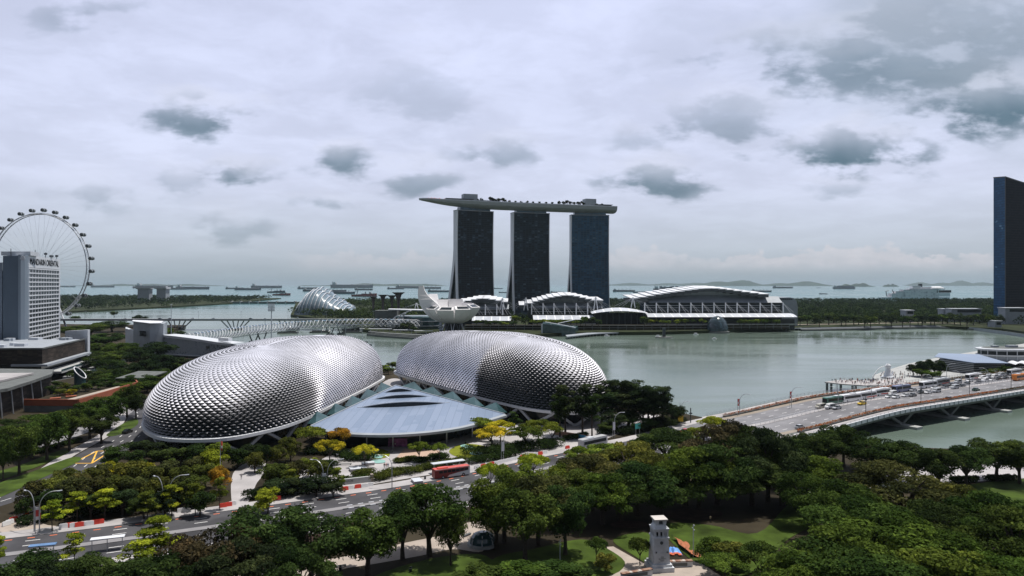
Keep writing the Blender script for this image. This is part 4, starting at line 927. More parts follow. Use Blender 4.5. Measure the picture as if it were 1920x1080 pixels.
# ================================================================== road bridge over the channel mouth and the double helix footbridge
t = thing('channel_bridge', 'flat grey concrete road bridge on fanned struts crossing the channel', 'bridge', (X(450, 1000), 1000, 0))
b = MB(); b.bb(X(80, 1000), X(790, 1000), 998, 1024, 9.2, 11.2); b.build('deck', M['concrete'], t, world=True)
b = MB(); b.bb(X(80, 1000), X(790, 1000), 997.4, 997.9, 10.0, 12.2); b.build('parapet', M['grey'], t, world=True)
for px in (326, 437, 545, 650):
    for k in range(6):
        b = MB(); q = -11+4.4*k; b.beam((X(px, 1000)+q*.45, 1004+2*k, WZ), (X(px, 1000)+q*1.55, 1002+3*k, 9.2), 1.0, 1.6); b.build('fanned_strut', M['lightgrey'], t, world=True)
    b = MB(); b.bb(X(px, 1000)-7, X(px, 1000)+7, 1001, 1018, WZ, WZ+1.6); b.build('pier_foot', M['darkconc'], t, world=True)
for k, px in enumerate((160, 228, 300, 372, 452, 540, 612, 700)):
    o = thing('street_lamp', f'{ordinal(k+1)} thin lamp post from the hotel on the channel road bridge', 'street lamp', (X(px, 1006), 1006, 11.2), 0, 'lamp posts on the channel road bridge')
    b = MB(); b.tube([(0, 0, 0), (0, 0, 11)], .16, 4); b.build('post', M['steel'], o); b = MB(); b.bb(-1.8, 1.8, -.15, .15, 10.9, 11.15); b.build('lamp_head', M['lightgrey'], o)
t = thing('helix_footbridge', 'curving steel footbridge wrapped in a double helix of white tubes', 'footbridge', (-260, 850, 0))
hp = [Vector((X(345, 655), 655, 8)), Vector((X(390, 695), 695, 8)), Vector((X(430, 739), 739, 8.2)), Vector((X(480, 789), 789, 8.5)), Vector((X(560, 868), 868, 8.6)), Vector((X(640, 915), 915, 8.4)), Vector((X(720, 938), 938, 8)), Vector((X(785, 930), 930, 7))]
hp = resample(spline(hp, 10), 150)
b = MB(); L_, R_ = offset(hp, -3), offset(hp, 3); zz = [p.z for p in hp]; strip(b, L_, R_, zz)
for e in (L_, R_):
    e3 = [Vector((p.x, p.y, z-.4)) for p, z in zip(e, zz)]
    for a, c in zip(e3[::3], e3[3::3]): b.beam(a, c, .3, 1.1)
b.build('deck', M['grey'], t, world=True)
def helix(rad, ph, turns, r, m, name, sg=1):
    b = MB(); pts = []; n = 900
    for i in range(n):
        s = i/(n-1)*149; k = min(int(s), 148); p = hp[k].lerp(hp[k+1], s-k); d = (hp[k+1]-hp[k]).normalized(); nn = Vector((d.y, -d.x, 0)); a = sg*2*PI*turns*i/n+ph
        pts.append(p+Vector((0, 0, 1.6))+nn*(rad*math.cos(a))+Vector((0, 0, rad*math.sin(a))))
    b.tube(pts, r, 4, caps=False); b.build(name, m, t, world=True)
for k in range(5): helix(5.4, 2*PI*k/5, 13, .28, M['whitemetal'], 'outer_helix')
for k in range(5): helix(4.3, 2*PI*k/5, 13, .18, M['steel'], 'inner_helix', -1)
b = MB(); cpt = [(p, min(max((i-20)/30, 0), 1)) for i, p in enumerate(hp)]
for k in range(6, 144, 4):
    p = hp[k]; d = (hp[k+1]-hp[k]).normalized(); nn = Vector((d.y, -d.x, 0)); b.add([p+nn*x*3.2+d*y+Vector((0, 0, 6.0+.9*(1-abs(x)))) for y in (0, 6) for x in (-1, 0, 1)], [(0, 1, 4, 3), (1, 2, 5, 4)])
b.build('glass_canopy', M['blueglass'], t, world=True)
for px, Y in ((478, 785), (500, 800), (635, 905), (662, 915)):
    p = min(hp, key=lambda q: abs(q.y-Y)); b = MB()
    for s_ in (-1, 1): b.beam((p.x+s_*1.2, p.y, WZ), (p.x+s_*5, p.y+s_, 6.6), 1.3)
    b.box((p.x, p.y, WZ+.9), (9, 5, 2.4)); b.build('pier', M['darkconc'], t, world=True)
for k, (px, Y) in enumerate(((410, 800), (540, 940), (600, 950), (660, 950))):
    o = thing('floating_pontoon', f'dark floating pontoon under the footbridge, {ordinal(k+1)} from the hotel', 'pontoon', (X(px, Y), Y, WZ), .1, 'dark pontoons under the footbridge'); b = MB(); b.box((0, 0, .8), (26, 8, 2.2)); b.build('hull', M['darkconc'], o); b = MB(); b.box((0, 0, 2.4), (20, 5, 1)); b.build('deck_house', M['dark'], o)
# ================================================================== ribbed glass garden domes
M['domeglass'] = mat('pale_dome_glass', (.16, .22, .27), .2, spec=.6, var=.3, vs=.05)
def ribdome(label, x0, x1, Y, depth, prof, nr, twist, fine):
    t = thing('garden_dome', label, 'conservatory', ((x0+x1)/2, Y, 0)); Wd = x1-x0
    def pk(i): # ridge height along i
        n = len(prof)-1; k = min(int(i*n), n-1); f = i*n-k; f = f*f*(3-2*f); return prof[k]+(prof[k+1]-prof[k])*f
    def sf(i, j):
        a = PI*j; return Vector((x0+Wd*i+twist*math.sin(a)*(1-i), Y-depth/2*math.cos(a)*(.55+.45*math.sin(PI*min(max(i, .03), .97))**.5), pk(i)*math.sin(a)**.75))
    b = MB(); b.grid(sf, 40, 14); b.build('glass_shell', M['domeglass'], t, world=True, smooth=True)
    for r in range(nr):
        i = (r+.2)/nr; b = MB(); pts = []
        for j in range(15):
            p = sf(min(i, 1), j/14*.93+.03); pts.append(p+Vector((0, -1.2, 1.4)))
        b.tube(pts, fine, 5); b.build('rib', M['lightgrey'], t, world=True)
ribdome('larger low glass dome with pale arched ribs among trees across the channel', X(559, 1440), X(672, 1440), 1440, 86, [30, 46, 49, 43, 34, 26, 19, 13, 6], 15, 14, 1.0)
ribdome('taller pointed glass dome with pale ribs behind the low dome', X(572, 1570), X(668, 1570), 1570, 70, [38, 50, 53, 47, 36, 26, 17, 8], 11, 9, 1.0)
for k, (px, py, w, hgt) in enumerate(((747, 548.5, 25, 46), (718, 553, 20, 40), (735, 554, 20, 38), (700, 556, 16, 36))):
    Y = (H-hgt)*F/(py-HY); t = thing('garden_supertree', ['tallest funnel topped steel garden tree above the woods', 'funnel topped steel garden tree just behind the tallest one', 'short funnel garden tree tucked beside the tallest one', 'funnel garden tree nearest the ribbed domes'][k], 'tree structure', (X(px, Y), Y, 0))
    r = w/2/F*Y; b = MB(); b.lathe([(2.6, 0), (2., hgt*.55), (2.6, hgt*.72), (r*.5, hgt*.92), (r*.96, hgt)], n=14); b.build('funnel_trunk', mat('supertree_brown', (.10, .075, .08), .8), t); b = MB(); b.lathe([(r*.96, hgt-.2), (r, hgt), (r, hgt+.5), (r*.9, hgt+.5)], n=14); b.build('canopy_rim', M['darksteel'], t)
# ================================================================== bayfront small buildings
t = thing('glass_pavilion', 'angular dark glass pavilion with crossed slanting roofs at the water edge', 'pavilion', (X(1052, 893), 893, WZ))
a, c, d, e = (X(1016, 893), 885), (X(1020, 893), 905), (X(1085, 905), 912), (X(1078, 893), 887)
b = MB(); b.prism([a, e, d, c], WZ, [11.5, 5.5, 7, 13]); b.build('glass_body', M['tealglass'], t, world=True)
b = MB(); b.prism([(X(1022, 893), 882), (X(1078, 893), 883), (X(1078, 893), 890), (X(1022, 893), 889)], [13.2, 6.4, 6.4, 13.2], [13.9, 7.1, 7.1, 13.9]); b.build('slanting_roof', M['lightgrey'], t, world=True)
b = MB(); b.prism([(X(1046, 905), 903), (X(1078, 905), 905), (X(1078, 905), 910), (X(1046, 905), 908)], [10.2, 15, 15, 10.2], [10.9, 15.7, 15.7, 10.9]); b.build('slanting_roof', M['lightgrey'], t, world=True)
b = MB(); b.beam((a[0]-.3, a[1]-.5, WZ), (a[0]-.3, a[1]-.5, 11), 1.8); b.build('white_prow', M['lightgrey'], t, world=True)
t = thing('glass_dome_store', 'dark glass globe pavilion floating by the promenade', 'pavilion', (X(1345, 948), 948, WZ))
b = MB(); Rd = X(1364.5, 948)-X(1345, 948); pr = [(Rd*math.cos(k*PI/2/10)+.01, 5+Rd*1.25*math.sin(k*PI/2/10)) for k in range(11)]; b.lathe([(Rd*.94, 2.0)]+pr, n=28); b.build('glass_dome', cellmat('dome_glass', [(0., (.03, .05, .065)), (.5, (.05, .08, .105)), (.8, (.08, .13, .17))], 2., 2.4, 'sum', .15, (.02, .03, .036), .14, .14, spec=.5), t, smooth=False)
b = MB(); b.lathe([(Rd*1.12, 0), (Rd*1.12, 2.2), (Rd*.9, 2.6)], n=28); b.build('plinth', M['darkconc'], t); b = MB(); b.beam((0, -Rd, 5), (0, -.3, 5+Rd*1.26), .5); b.build('seam', M['dark'], t); b = MB(); b.box((0, Rd+16, 3.4), (6, 34, .8)); b.build('walkway', M['concrete'], t)
t = thing('fountain_raft', 'dark square fountain tower on a raft in the bay', 'fountain', (X(1245, 860), 860, WZ)); b = MB(); b.lathe([(8, 0), (8, 1.1), (6, 1.3)], n=8, sx=1.3); b.build('raft', M['darkconc'], t); b = MB(); b.box((0, 0, 6.2), (3.2, 3.2, 10)); b.box((0, 0, 11.4), (3.8, 3.8, .8)); b.build('tower_post', M['darksteel'], t)
t = thing('exhibition_annex', 'curved dark building with white roof fins behind the lotus museum', 'building', (X(775, 960), 960, 0))
b = MB(); b.lathe([(24, 0), (24, 16), (22, 17.5)], (X(785, 975), 975, 0), 24, 1.3, .9); b.build('curved_body', M['tealglass'], t, world=True)
b = MB(); b.lathe([(26, 10), (26, 11)], (X(785, 975), 975, 0), 24, 1.3, .9); b.lathe([(27, 4), (27, 5)], (X(785, 975), 975, 0), 24, 1.3, .9); b.build('floor_band', M['grey'], t, world=True)
for k, px in enumerate((738, 748, 757)):
    b = MB(); ar = [Vector((X(px-4, 955)+12*(1-math.cos(a_)), 950+4*k, 3+16*math.sin(a_)+3*k)) for a_ in [PI/2*i/7 for i in range(8)]]
    for p_, q_ in zip(ar, ar[1:]): b.beam(p_, q_, 10, 1.0)
    b.build('roof_fin', M['white'], t, world=True)
b = MB(); b.prism([(X(730, 985), 975), (X(800, 985), 970), (X(800, 985), 1000), (X(726, 985), 1000)], [25.2, 24, 24, 25.2], [26.3, 25.3, 25.3, 26.3]); b.build('flat_roof', M['white'], t, world=True)
b = MB(); b.bb(X(706, 1000), X(745, 1000), 985, 1010, 0, 24); b.build('grey_block', M['darkconc'], t, world=True)
t = thing('boat_jetty_deck', 'layered curved timber deck on the water below the lotus museum', 'jetty', (X(770, 850), 850, WZ))
for k in range(3):
    q = [p.xy for p in spline([Vector((X(690, 905), 905-4*k, 0)), Vector((X(725, 872), 872-4*k, 0)), Vector((X(775, 846), 846-5*k, 0)), Vector((X(830, 826), 826-5*k, 0)), Vector((X(880, 818), 818-5*k, 0))], 5)]
    b = MB(); strip(b, [(p.x, p.y+14) for p in q], [(p.x, p.y) for p in q], .6-1.1*k); lo = [(p.x, p.y, WZ) for p in q]; hi = [(p.x, p.y, .6-1.1*k) for p in q]; n = len(q); b.add(lo+hi, [(i, i+1, n+i+1, n+i) for i in range(n-1)]); b.build('deck_tier', M['darkconc'], t, world=True)
for k, (xa, xb, Y) in enumerate(((690, 735, 900), (737, 775, 878), (776, 812, 862), (838, 872, 852))):
    o = thing('canopy_shelter', ['pale roofed walkway shelter by the helix footbridge', 'pale roofed shelter on the jetty, second from the footbridge', 'pale roofed shelter below the spiral stair', 'pale roofed shelter behind the top of the rounder dome'][k], 'shelter', (X((xa+xb)/2, Y), Y, 0), -.15, 'roofed shelters by the lotus museum'); wd = X(xb, Y)-X(xa, Y)
    b = MB(); b.box((0, 0, 4.3), (wd, 5, .5)); b.build('roof', M['lightgrey'], o)
    for q in range(4): b = MB(); b.tube([(wd*(-.4+.27*q), 0, 0), (wd*(-.4+.27*q), 0, 4.1)], .25, 5); b.build('post', M['lightgrey'], o)
t = thing('boardwalk', 'long grey boardwalk on piles along the far bay shore', 'boardwalk', (X(1170, 915), 915, WZ))
bw = [p for p in spline([G(1062, 629), G(1110, 624), G(1150, 622), G(1230, 618.5), G(1330, 617), G(1420, 615), G(1500, 613.5)], 6)]
b = MB(); zz = [-.6]*len(bw); strip(b, [(p.x, p.y+16) for p in bw], [(p.x, p.y-9) for p in bw], zz); n = len(bw)
b.add([(p.x, p.y-9, -1.6) for p in bw]+[(p.x, p.y-9, -.6) for p in bw], [(i, i+1, n+i+1, n+i) for i in range(n-1)]); b.build('deck', M['grey'], t, world=True)
b = MB()
for p in resample(bw, 60): b = MB(); b.bb(p.x-.6, p.x+.6, p.y-8.6, p.y-7.8, WZ, -1.6); b.build('pile', M['darkconc'], t, world=True)
for k, (px, w) in enumerate(((1255, 26), (1323, 14), (1390, 28), (1458, 24), (1080, 20))):
    Y = 985; o = thing('kiosk', ['pale kiosk on the far promenade behind the fountain raft', 'small pale kiosk beside the glass globe pavilion', 'pale kiosk to the wood side of the glass globe pavilion', 'pale kiosk under the end of the long white canopy', 'pale kiosk behind the angular glass pavilion'][k], 'kiosk', (X(px, Y), Y, 0), 0, 'kiosks along the far promenade'); wd = w/F*Y
    b = MB(); b.bb(-wd/2, wd/2, -3, 3, 3.6, 4.2); b.build('roof', M['grey'], o); b = MB(); b.bb(-wd/2+1, wd/2-1, -2, 2, 0, 3.6); b.build('wall', M['glass'], o)
    b = MB()
    for q in range(6): b.bb(-wd/2+.4+q*(wd-.9)/5, -wd/2+.9+q*(wd-.9)/5, -2.7, -2.2, 0, 3.6)
    b.build('post', M['lightgrey'], o)
# far shore wall at the wooded end, low white buildings in the wood
t = thing('sea_wall', 'stepped stone sea wall curving along the wooded far shore', 'sea wall', (560, 1000, WZ))
sw = [p for p in spline([G(1500, 615), G(1600, 613), G(1720, 610.5), G(1800, 612), G(1860, 618), G(1905, 624), G(1960, 632)], 6)]; n = len(sw)
for k in range(3): b = MB(); b.add([(p.x, p.y-8+3*k, WZ) for p in sw]+[(p.x, p.y-8+3*k, -1.9+.9*k) for p in sw]+[(p.x, p.y-5+3*k, -1.9+.9*k) for p in sw], [(i+m_*n, i+1+m_*n, n+i+1+m_*n, n+i+m_*n) for m_ in range(2) for i in range(n-1)]); b.build('step', [M['darkconc'], M['concrete'], M['grey']][k], t, world=True)
for k, (px, py, w, hh, Y) in enumerate(((1812, 588, 56, 8, 1150), (1706, 591, 15, 6, 1130), (1780, 588, 22, 5, 1180), (1905, 587, 40, 9, 1080), (1872, 612, 12, 5, 1000))):
    o = thing('low_building', ['long white low building in the woods by the blue tower', 'small grey block among the shore trees', 'pale flat roofed shed beside the long low building', 'grey flat roofed building at the foot of the blue tower', 'tiny white hut on the shore by the blue tower'][k], 'building', (X(px, Y), Y, 0)); wd = w/F*Y
    z1 = Z(py, Y)+7; b = MB(); b.bb(-wd/2, wd/2, 0, 16, 0, z1); b.build('wall', M['grey'], o); b = MB(); b.bb(-wd/2-1, wd/2+1, -1.5, 17, z1, z1+1.1); b.build('roof', M['lightgrey'], o); b = MB(); b.bb(-wd*.3, wd/2-1, -.5, -.05, z1-5, z1-1); b.build('window', M['glass'], o)
# barrage
t = thing('tidal_barrage', 'low dark tidal barrage wall closing the channel mouth', 'barrage', (-800, 2385, WZ)); b = MB(); b.bb(-960, -660, 2378, 2392, WZ, 2.2); b.build('wall', M['darkconc'], t, world=True)
b = MB()
for k in range(9): b.bb(-930+30*k, -926+30*k, 2376, 2394, WZ, 4.5)
b.build('gate_pier', M['concrete'], t, world=True)
for k, (px, w, z1) in enumerate(((268, 20, 30), (302, 17, 30))):
    o = thing('tower_block', ['dark apartment block above the headland trees, nearer the wheel', 'dark apartment block above the headland trees, farther from the wheel'][k], 'building', (X(px, 2500), 2500, 0)); wd = w/F*2500; b = MB(); b.bb(-wd/2, wd/2, 0, 30, 0, Z(542, 2500)); b.build('wall', M['grey'], o); b = MB(); b.bb(-wd/2-4, wd/2+4, -2, 30, Z(542, 2500), Z(538, 2500)); b.build('roof_slab', M['lightgrey'], o)
o = thing('link_bridge', 'flat pale bridge joining the two dark apartment blocks', 'bridge', (X(285, 2500), 2500, 0)); b = MB(); b.bb(X(250, 2500), X(312, 2500), 2495, 2510, Z(541, 2500)+1, Z(538.5, 2500)+3); b.build('deck', M['lightgrey'], o, world=True)
t = thing('promenade_terrace', 'long dark planted terrace along the far shore below the white canopies', 'terrace', (X(1180, 950), 950, 0))
tw = [p for p in spline([Vector((-62, 952, 0)), Vector((0, 952, 0)), Vector((60, 950, 0)), Vector((120, 950, 0)), Vector((180, 950, 0)), Vector((280, 962, 0)), Vector((372, 972, 0))], 4)]
b = MB(); b.prism([(p.x, p.y-6) for p in tw]+[(p.x, p.y+16) for p in reversed(tw)], 0, 6.); b.build('bed', M['ground'], t, world=True)
b = MB()
for a, c in zip(tw, tw[1:]): b.beam((a.x, a.y-6.2, 6.2), (c.x, c.y-6.2, 6.2), .5, .7); b.beam((a.x, a.y-6.3, 3.0), (c.x, c.y-6.3, 3.0), .4, .4)
b.build('parapet', M['concrete'], t, world=True)
b = MB()
for p in resample(tw, 40): b = MB(); b.bb(p.x-.4, p.x+.4, p.y-6.5, p.y-6.05, 0, 5.8); b.build('pilaster', M['darkconc'], t, world=True)
# ================================================================== foliage
def leaf_cloud(blobs, n, leaf, seed, up=.35, under=.35, dens=None):
    """n small leaf faces spread over the skins of blobs (cx, cy, cz, rx, ry, rz, tone); returns verts (4n,3), tone (n,)"""
    g = np.random.default_rng(seed); B = np.array([b[:6] for b in blobs], float); T = np.array([b[6] for b in blobs], float)
    ar = (B[:, 3]*B[:, 4]+B[:, 3]*B[:, 5]+B[:, 4]*B[:, 5]); k = g.choice(len(B), n, p=ar/ar.sum())
    d = g.normal(size=(n, 3)); d /= np.linalg.norm(d, axis=1)[:, None]
    flip = (d[:, 2] < 0) & (g.random(n) > under); d[flip, 2] *= -1
    r = 1-np.abs(g.normal(0, .16, n)); far = g.random(n) < .10; r[far] = 1+g.random(far.sum())*.18
    c = B[k, :3]+d*B[k, 3:6]*r[:, None]
    nm = d*.8+g.normal(size=(n, 3))*.55; nm[:, 2] += up; nm /= np.linalg.norm(nm, axis=1)[:, None]
    a = np.cross(nm, g.normal(size=(n, 3))); a /= np.linalg.norm(a, axis=1)[:, None]; b = np.cross(nm, a)
    s = leaf*(.45+1.25*g.random(n)**1.7)[:, None]; q = s*(.45+.35*g.random(n))[:, None]
    v = np.stack([c-a*s*.5, c+b*q*.5+nm*s*.06, c+a*s*.5, c-b*q*.5+nm*s*.06], 1).reshape(-1, 3)
    tone = T[k]*(.68+.64*g.random(n))
    return v, tone
def leaf_mesh(name, v, tone, tint=None):
    n = len(v)//4; me = bpy.data.meshes.new(name)
    me.vertices.add(4*n); me.vertices.foreach_set('co', v.astype(np.float32).ravel())
    me.loops.add(4*n); me.loops.foreach_set('vertex_index', np.arange(4*n, dtype=np.int32))
    me.polygons.add(n); me.polygons.foreach_set('loop_start', np.arange(0, 4*n, 4, dtype=np.int32))
    me.update(calc_edges=True); me.materials.append(M['leaves'])
    at = me.color_attributes.new('tone', 'FLOAT_COLOR', 'POINT'); t4 = np.repeat(tone, 4); col = np.ones((4*n, 4), np.float32)
    col[:, 0] = t4**1.15; col[:, 1] = t4; col[:, 2] = t4**.8
    if tint is not None: col[:, :3] *= np.repeat(tint, 4, axis=0)
    at.data.foreach_set('color', col.ravel()); return me
def crown_blobs(kind, rs):
    """clumps of a crown of unit design; returns blobs, limb targets, trunk (height, radius), number of leaves, leaf size"""
    r = random.Random(rs); B = []; 
    def tone(): return r.choice((.55, .75, .95, 1.15, 1.45))
    if kind == 'rain':      # wide umbrella, R about 9.5, H about 14
        R_, Ht = 9.5, 14.
        for k in range(44):
            q = R_*math.sqrt(r.random())*.96; a = r.random()*2*PI; h = Ht-1.6-5.2*(q/R_)**2.2+r.uniform(-1.7, .6); s = r.uniform(1.1, 2.4); B.append((q*math.cos(a), q*math.sin(a), h, s*1.25, s*1.25, s*.62, tone()))
        return B, (4.5, .55), 17000, .50
    if kind == 'broad':     # tall full crown with separate domes, R about 6.5, H about 15
        for k in range(38):
            q = 5.6*math.sqrt(r.random()); a = r.random()*2*PI; h = r.uniform(6., 13.6-2.4*(q/5.6)**2); s = r.uniform(1.3, 2.2)
            q2 = q*(1. if h > 8 else .85); B.append((q2*math.cos(a), q2*math.sin(a), h, s*1.1, s*1.1, s*.85, tone()))
        return B, (4.4, .42), 14000, .46
    if kind == 'olive':     # bushy ovals, H about 8
        for k in range(17):
            q = 2.3*math.sqrt(r.random()); a = r.random()*2*PI; h = r.uniform(2.2, 7.0-1.2*(q/2.3)**2); s = r.uniform(.8, 1.35); B.append((q*math.cos(a), q*math.sin(a), h, s, s, s, tone()))
        return B, (2., .18), 5200, .36
    if kind == 'lime':      # young tree in open layers, H about 8.5
        for k in range(15):
            h = r.uniform(3.6, 8.1); q = r.uniform(.4, 2.6)*(1.15-(h-3.6)/7.); a = r.random()*2*PI; s = r.uniform(.6, 1.1); B.append((q*math.cos(a), q*math.sin(a), h, s*1.3, s*1.3, s*.45, tone()))
        return B, (4., .12), 3000, .36
    if kind == 'plaza':     # flat umbrella on thin trunk, R 4, H 6.5
        for k in range(22):
            q = 3.6*math.sqrt(r.random()); a = r.random()*2*PI; h = 5.7-1.2*(q/3.6)**2+r.uniform(-.3, .3); s = r.uniform(.75, 1.15); B.append((q*math.cos(a), q*math.sin(a), h, s*1.25, s*1.25, s*.6, tone()))
        return B, (2.8, .16), 5200, .36
    if kind == 'tall':      # leggy dark tree, clumps high up, H about 20
        for k in range(26):
            h = r.uniform(9, 19); q = r.uniform(0, 3.6)*(1.1-abs(h-13)/14); a = r.random()*2*PI; s = r.uniform(1.0, 1.75); B.append((q*math.cos(a), q*math.sin(a), h, s*1.1, s*1.1, s*.85, tone()))
        return B, (8., .3), 8000, .46
    if kind == 'shore':     # small rounded far tree, H about 9
        for k in range(12):
            q = 3.4*math.sqrt(r.random()); a = r.random()*2*PI; h = r.uniform(3.8, 7.8-1.5*(q/3.4)**2); s = r.uniform(1.2, 1.8); B.append((q*math.cos(a), q*math.sin(a), h, s*1.15, s*1.15, s*.85, tone()))
        return B, (3., .28), 900, 1.0
    if kind == 'bush':      # low shrub, H about 2
        for k in range(10):
            q = 1.5*math.sqrt(r.random()); a = r.random()*2*PI; B.append((q*math.cos(a), q*math.sin(a), r.uniform(.5, 1.3), .75, .75, .6, tone()))
        return B, (.5, .07), 1500, .28
    if kind == 'palm':
        return None
PROTO = {}
def proto(kind, var):
    if (kind, var) in PROTO: return PROTO[kind, var]
    B, (th, tr), n, leaf = crown_blobs(kind, hash_(kind)+var*17); r = random.Random(var+5)
    v, tone = leaf_cloud(B, n, leaf, hash_(kind)+var); me = leaf_mesh(kind+'_crown', v, tone)
    t = MB(); t.tube([(0, 0, -.3), (r.uniform(-.1, .1), r.uniform(-.1, .1), th*.5), (r.uniform(-.2, .2), r.uniform(-.2, .2), th)], [tr*1.35, tr, tr*.85], 7)
    targets = sorted(B, key=lambda q: r.random())[:(12 if kind in ('rain', 'broad') else 7)]
    for q in targets:
        e = Vector(q[:3]); s_ = Vector((0, 0, th*r.uniform(.75, 1.))); mid = s_.lerp(e, .5)+Vector((0, 0, .12*(e-s_).length)); t.tube([s_, mid, e], [tr*.6, tr*.38, tr*.12], 5)
    tm = bpy.data.meshes.new(kind+'_trunk'); tm.from_pydata(t.v, [], t.f); tm.materials.append(M['bark'])
    PROTO[kind, var] = (me, tm); return PROTO[kind, var]
def hash_(s): return sum((i+3)*ord(c) for i, c in enumerate(s))
HT = dict(rain=14., broad=15., olive=8., lime=8.5, plaza=6.5, tall=20., shore=9., bush=2.0)
WD = dict(rain=20., broad=13.4, olive=6.4, lime=6., plaza=8.2, tall=7.6, shore=8.6, bush=4.2)
NV = dict(rain=3, broad=3, olive=3, lime=2, plaza=2, tall=2, shore=3, bush=2)
DK = (.026, .045, .013); MD = (.037, .062, .014); BW = (.048, .056, .019); LM = (.15, .20, .018); YL = (.24, .23, .018); OR = (.26, .16, .02); GR = (.052, .084, .015); OL = (.066, .082, .018); BLK = (.019, .031, .013); RD = (.044, .038, .02); BG = (.085, .12, .018)
NAMEC = {DK: 'dark green', MD: 'mid green', BW: 'brownish', LM: 'lime green', YL: 'yellow green', OR: 'orange tinged', GR: 'fresh green', OL: 'olive', BLK: 'blackish green', RD: 'reddish brown', BG: 'bright green'}
SHAPE = dict(rain='spreading tree', broad='full tree', olive='bushy tree', lime='open tree', plaza='umbrella tree', tall='leggy tree', shore='round tree', bush='shrub')
NTREE = [0]
def tree(kind, px, py, hgt, wpx, col, label, group, zb=0.):
    """a tree whose top shows at (px, py), hgt metres tall, wpx photo pixels wide"""
    NTREE[0] += 1; r = random.Random(NTREE[0]*7); Y = (H-hgt-zb)*F/(py-HY); x = X(px, Y)
    me, tm = proto(kind, r.randrange(NV[kind])); sw = wpx/F*Y/WD[kind]; sz = hgt/HT[kind]
    o = thing('shrub' if kind == 'bush' else 'tree', label, 'shrub' if kind == 'bush' else 'tree', (x, Y, zb), r.random()*2*PI, group, (sw, sw, sz))
    c = link('crown', me, o); j = r.uniform(.85, 1.18); j *= 1.4; c.color = (col[0]*j*r.uniform(.95, 1.2), col[1]*j, col[2]*j, 1); link('trunk', tm, o)
    return o
def row(kind, where, group, items, zb=0.):
    """items: (px, py, hgt, wpx, col), sorted along the photo; where names the row by what stands beside it"""
    items = sorted(items); n = len(items)
    for i, (px, py, h, w, c) in enumerate(items):
        k = kind if isinstance(kind, str) else kind[i % len(kind)]
        if n == 1: lb = f'{NAMEC[c]} {SHAPE[k]} {where}'
        elif i == n-1: lb = f'{NAMEC[c]} {SHAPE[k]}, rightmost {where}'
        else: lb = f'{NAMEC[c]} {SHAPE[k]}, {"leftmost" if i == 0 else ordinal(i+1)+" from left"} {where}'
        tree(k, px, py, h, w, c, lb, group, zb)
# --- the near edge and park
row('broad', 'in the front row below the road', 'trees along the near edge of the road', [(50, 1036, 11, 130, DK), (150, 1040, 10, 120, MD), (245, 1046, 10, 110, DK), (418, 985, 15, 160, RD), (345, 1000, 14, 130, RD), (500, 938, 17, 175, DK), (585, 955, 16, 160, DK), (690, 950, 14.5, 150, MD), (755, 920, 15, 120, DK), (805, 899, 17, 150, MD), (845, 955, 12, 60, MD)])
row('rain', 'at the very front edge', 'trees at the very front', [(300, 1044, 12, 210, DK), (60, 1050, 10, 190, BLK), (180, 1040, 11, 150, DK), (560, 1030, 13, 150, DK), (455, 1010, 14, 190, BLK)])
row('lime', 'by the front road shelters', 'lime trees by the front road', [(140, 1000, 7.5, 50, LM), (300, 966, 10, 70, LM), (285, 988, 8, 80, LM), (262, 1012, 7, 70, LM), (-2, 1002, 8, 30, LM)])
row('broad', 'among the park trees by the grey shed', 'park trees beside the bus road', [(945, 880, 17, 130, GR), (930, 912, 14, 110, GR), (1010, 885, 17, 140, BW), (965, 862, 13, 80, BG), (1060, 905, 16, 110, DK), (1040, 870, 13, 90, BG), (985, 912, 16, 130, MD)])
row('rain', 'in the wood behind the tower', 'spreading trees behind the memorial tower', [(1108, 850, 15, 160, BW), (1130, 885, 13, 150, GR), (1195, 865, 14, 170, DK), (1180, 826, 16, 150, OL), (1250, 800, 14, 130, DK), (1285, 835, 16.5, 180, GR), (1310, 868, 12, 150, MD), (1360, 790, 20, 150, RD), (1345, 830, 17, 180, DK), (1400, 793, 20, 150, DK), (1440, 806, 20, 140, BLK), (1410, 858, 13, 180, DK), (1465, 850, 14, 130, DK), (1500, 866, 12, 110, MD), (1070, 880, 13, 140, MD), (1240, 878, 12, 150, DK), (1165, 895, 11, 140, DK)])
row('plaza', 'beside the road past the bus', 'bright trees beside the bus road', [(1000, 850, 8, 60, LM), (920, 868, 9, 50, LM), (1085, 838, 8, 60, BG), (1140, 832, 8, 80, BG), (1225, 812, 9, 60, BG), (1335, 780, 9, 50, LM), (1310, 800, 9, 60, BG), (1280, 812, 9, 70, OL)])
row('broad', 'in the riverside row', 'riverside trees below the road bridge', [(1478, 815, 15, 90, DK), (1512, 806, 14, 80, DK), (1548, 808, 13, 90, DK), (1582, 790, 15, 85, DK), (1630, 815, 13, 100, DK), (1672, 822, 13, 100, DK), (1715, 828, 13, 100, DK), (1760, 836, 13, 90, DK), (1812, 832, 12.5, 85, DK), (1868, 816, 14, 100, DK), (1912, 820, 14, 90, MD), (1540, 850, 14, 110, GR), (1510, 880, 14, 100, MD)])
row('rain', 'in the great canopy past the tower', 'great spreading trees at the lower right', [(1690, 866, 17, 230, BW), (1790, 905, 13, 130, OL), (1590, 905, 15, 180, MD), (1620, 940, 15, 240, MD), (1745, 935, 14, 160, DK), (1610, 985, 14, 250, GR), (1690, 975, 14.5, 300, GR), (1860, 920, 15, 190, MD), (1905, 955, 15, 210, MD), (1840, 975, 12, 150, MD), (1600, 1020, 13, 300, MD), (1760, 1025, 13, 280, GR), (1505, 1036, 11, 170, GR), (1880, 1040, 12, 220, GR), (1660, 1052, 12.5, 320, MD)])
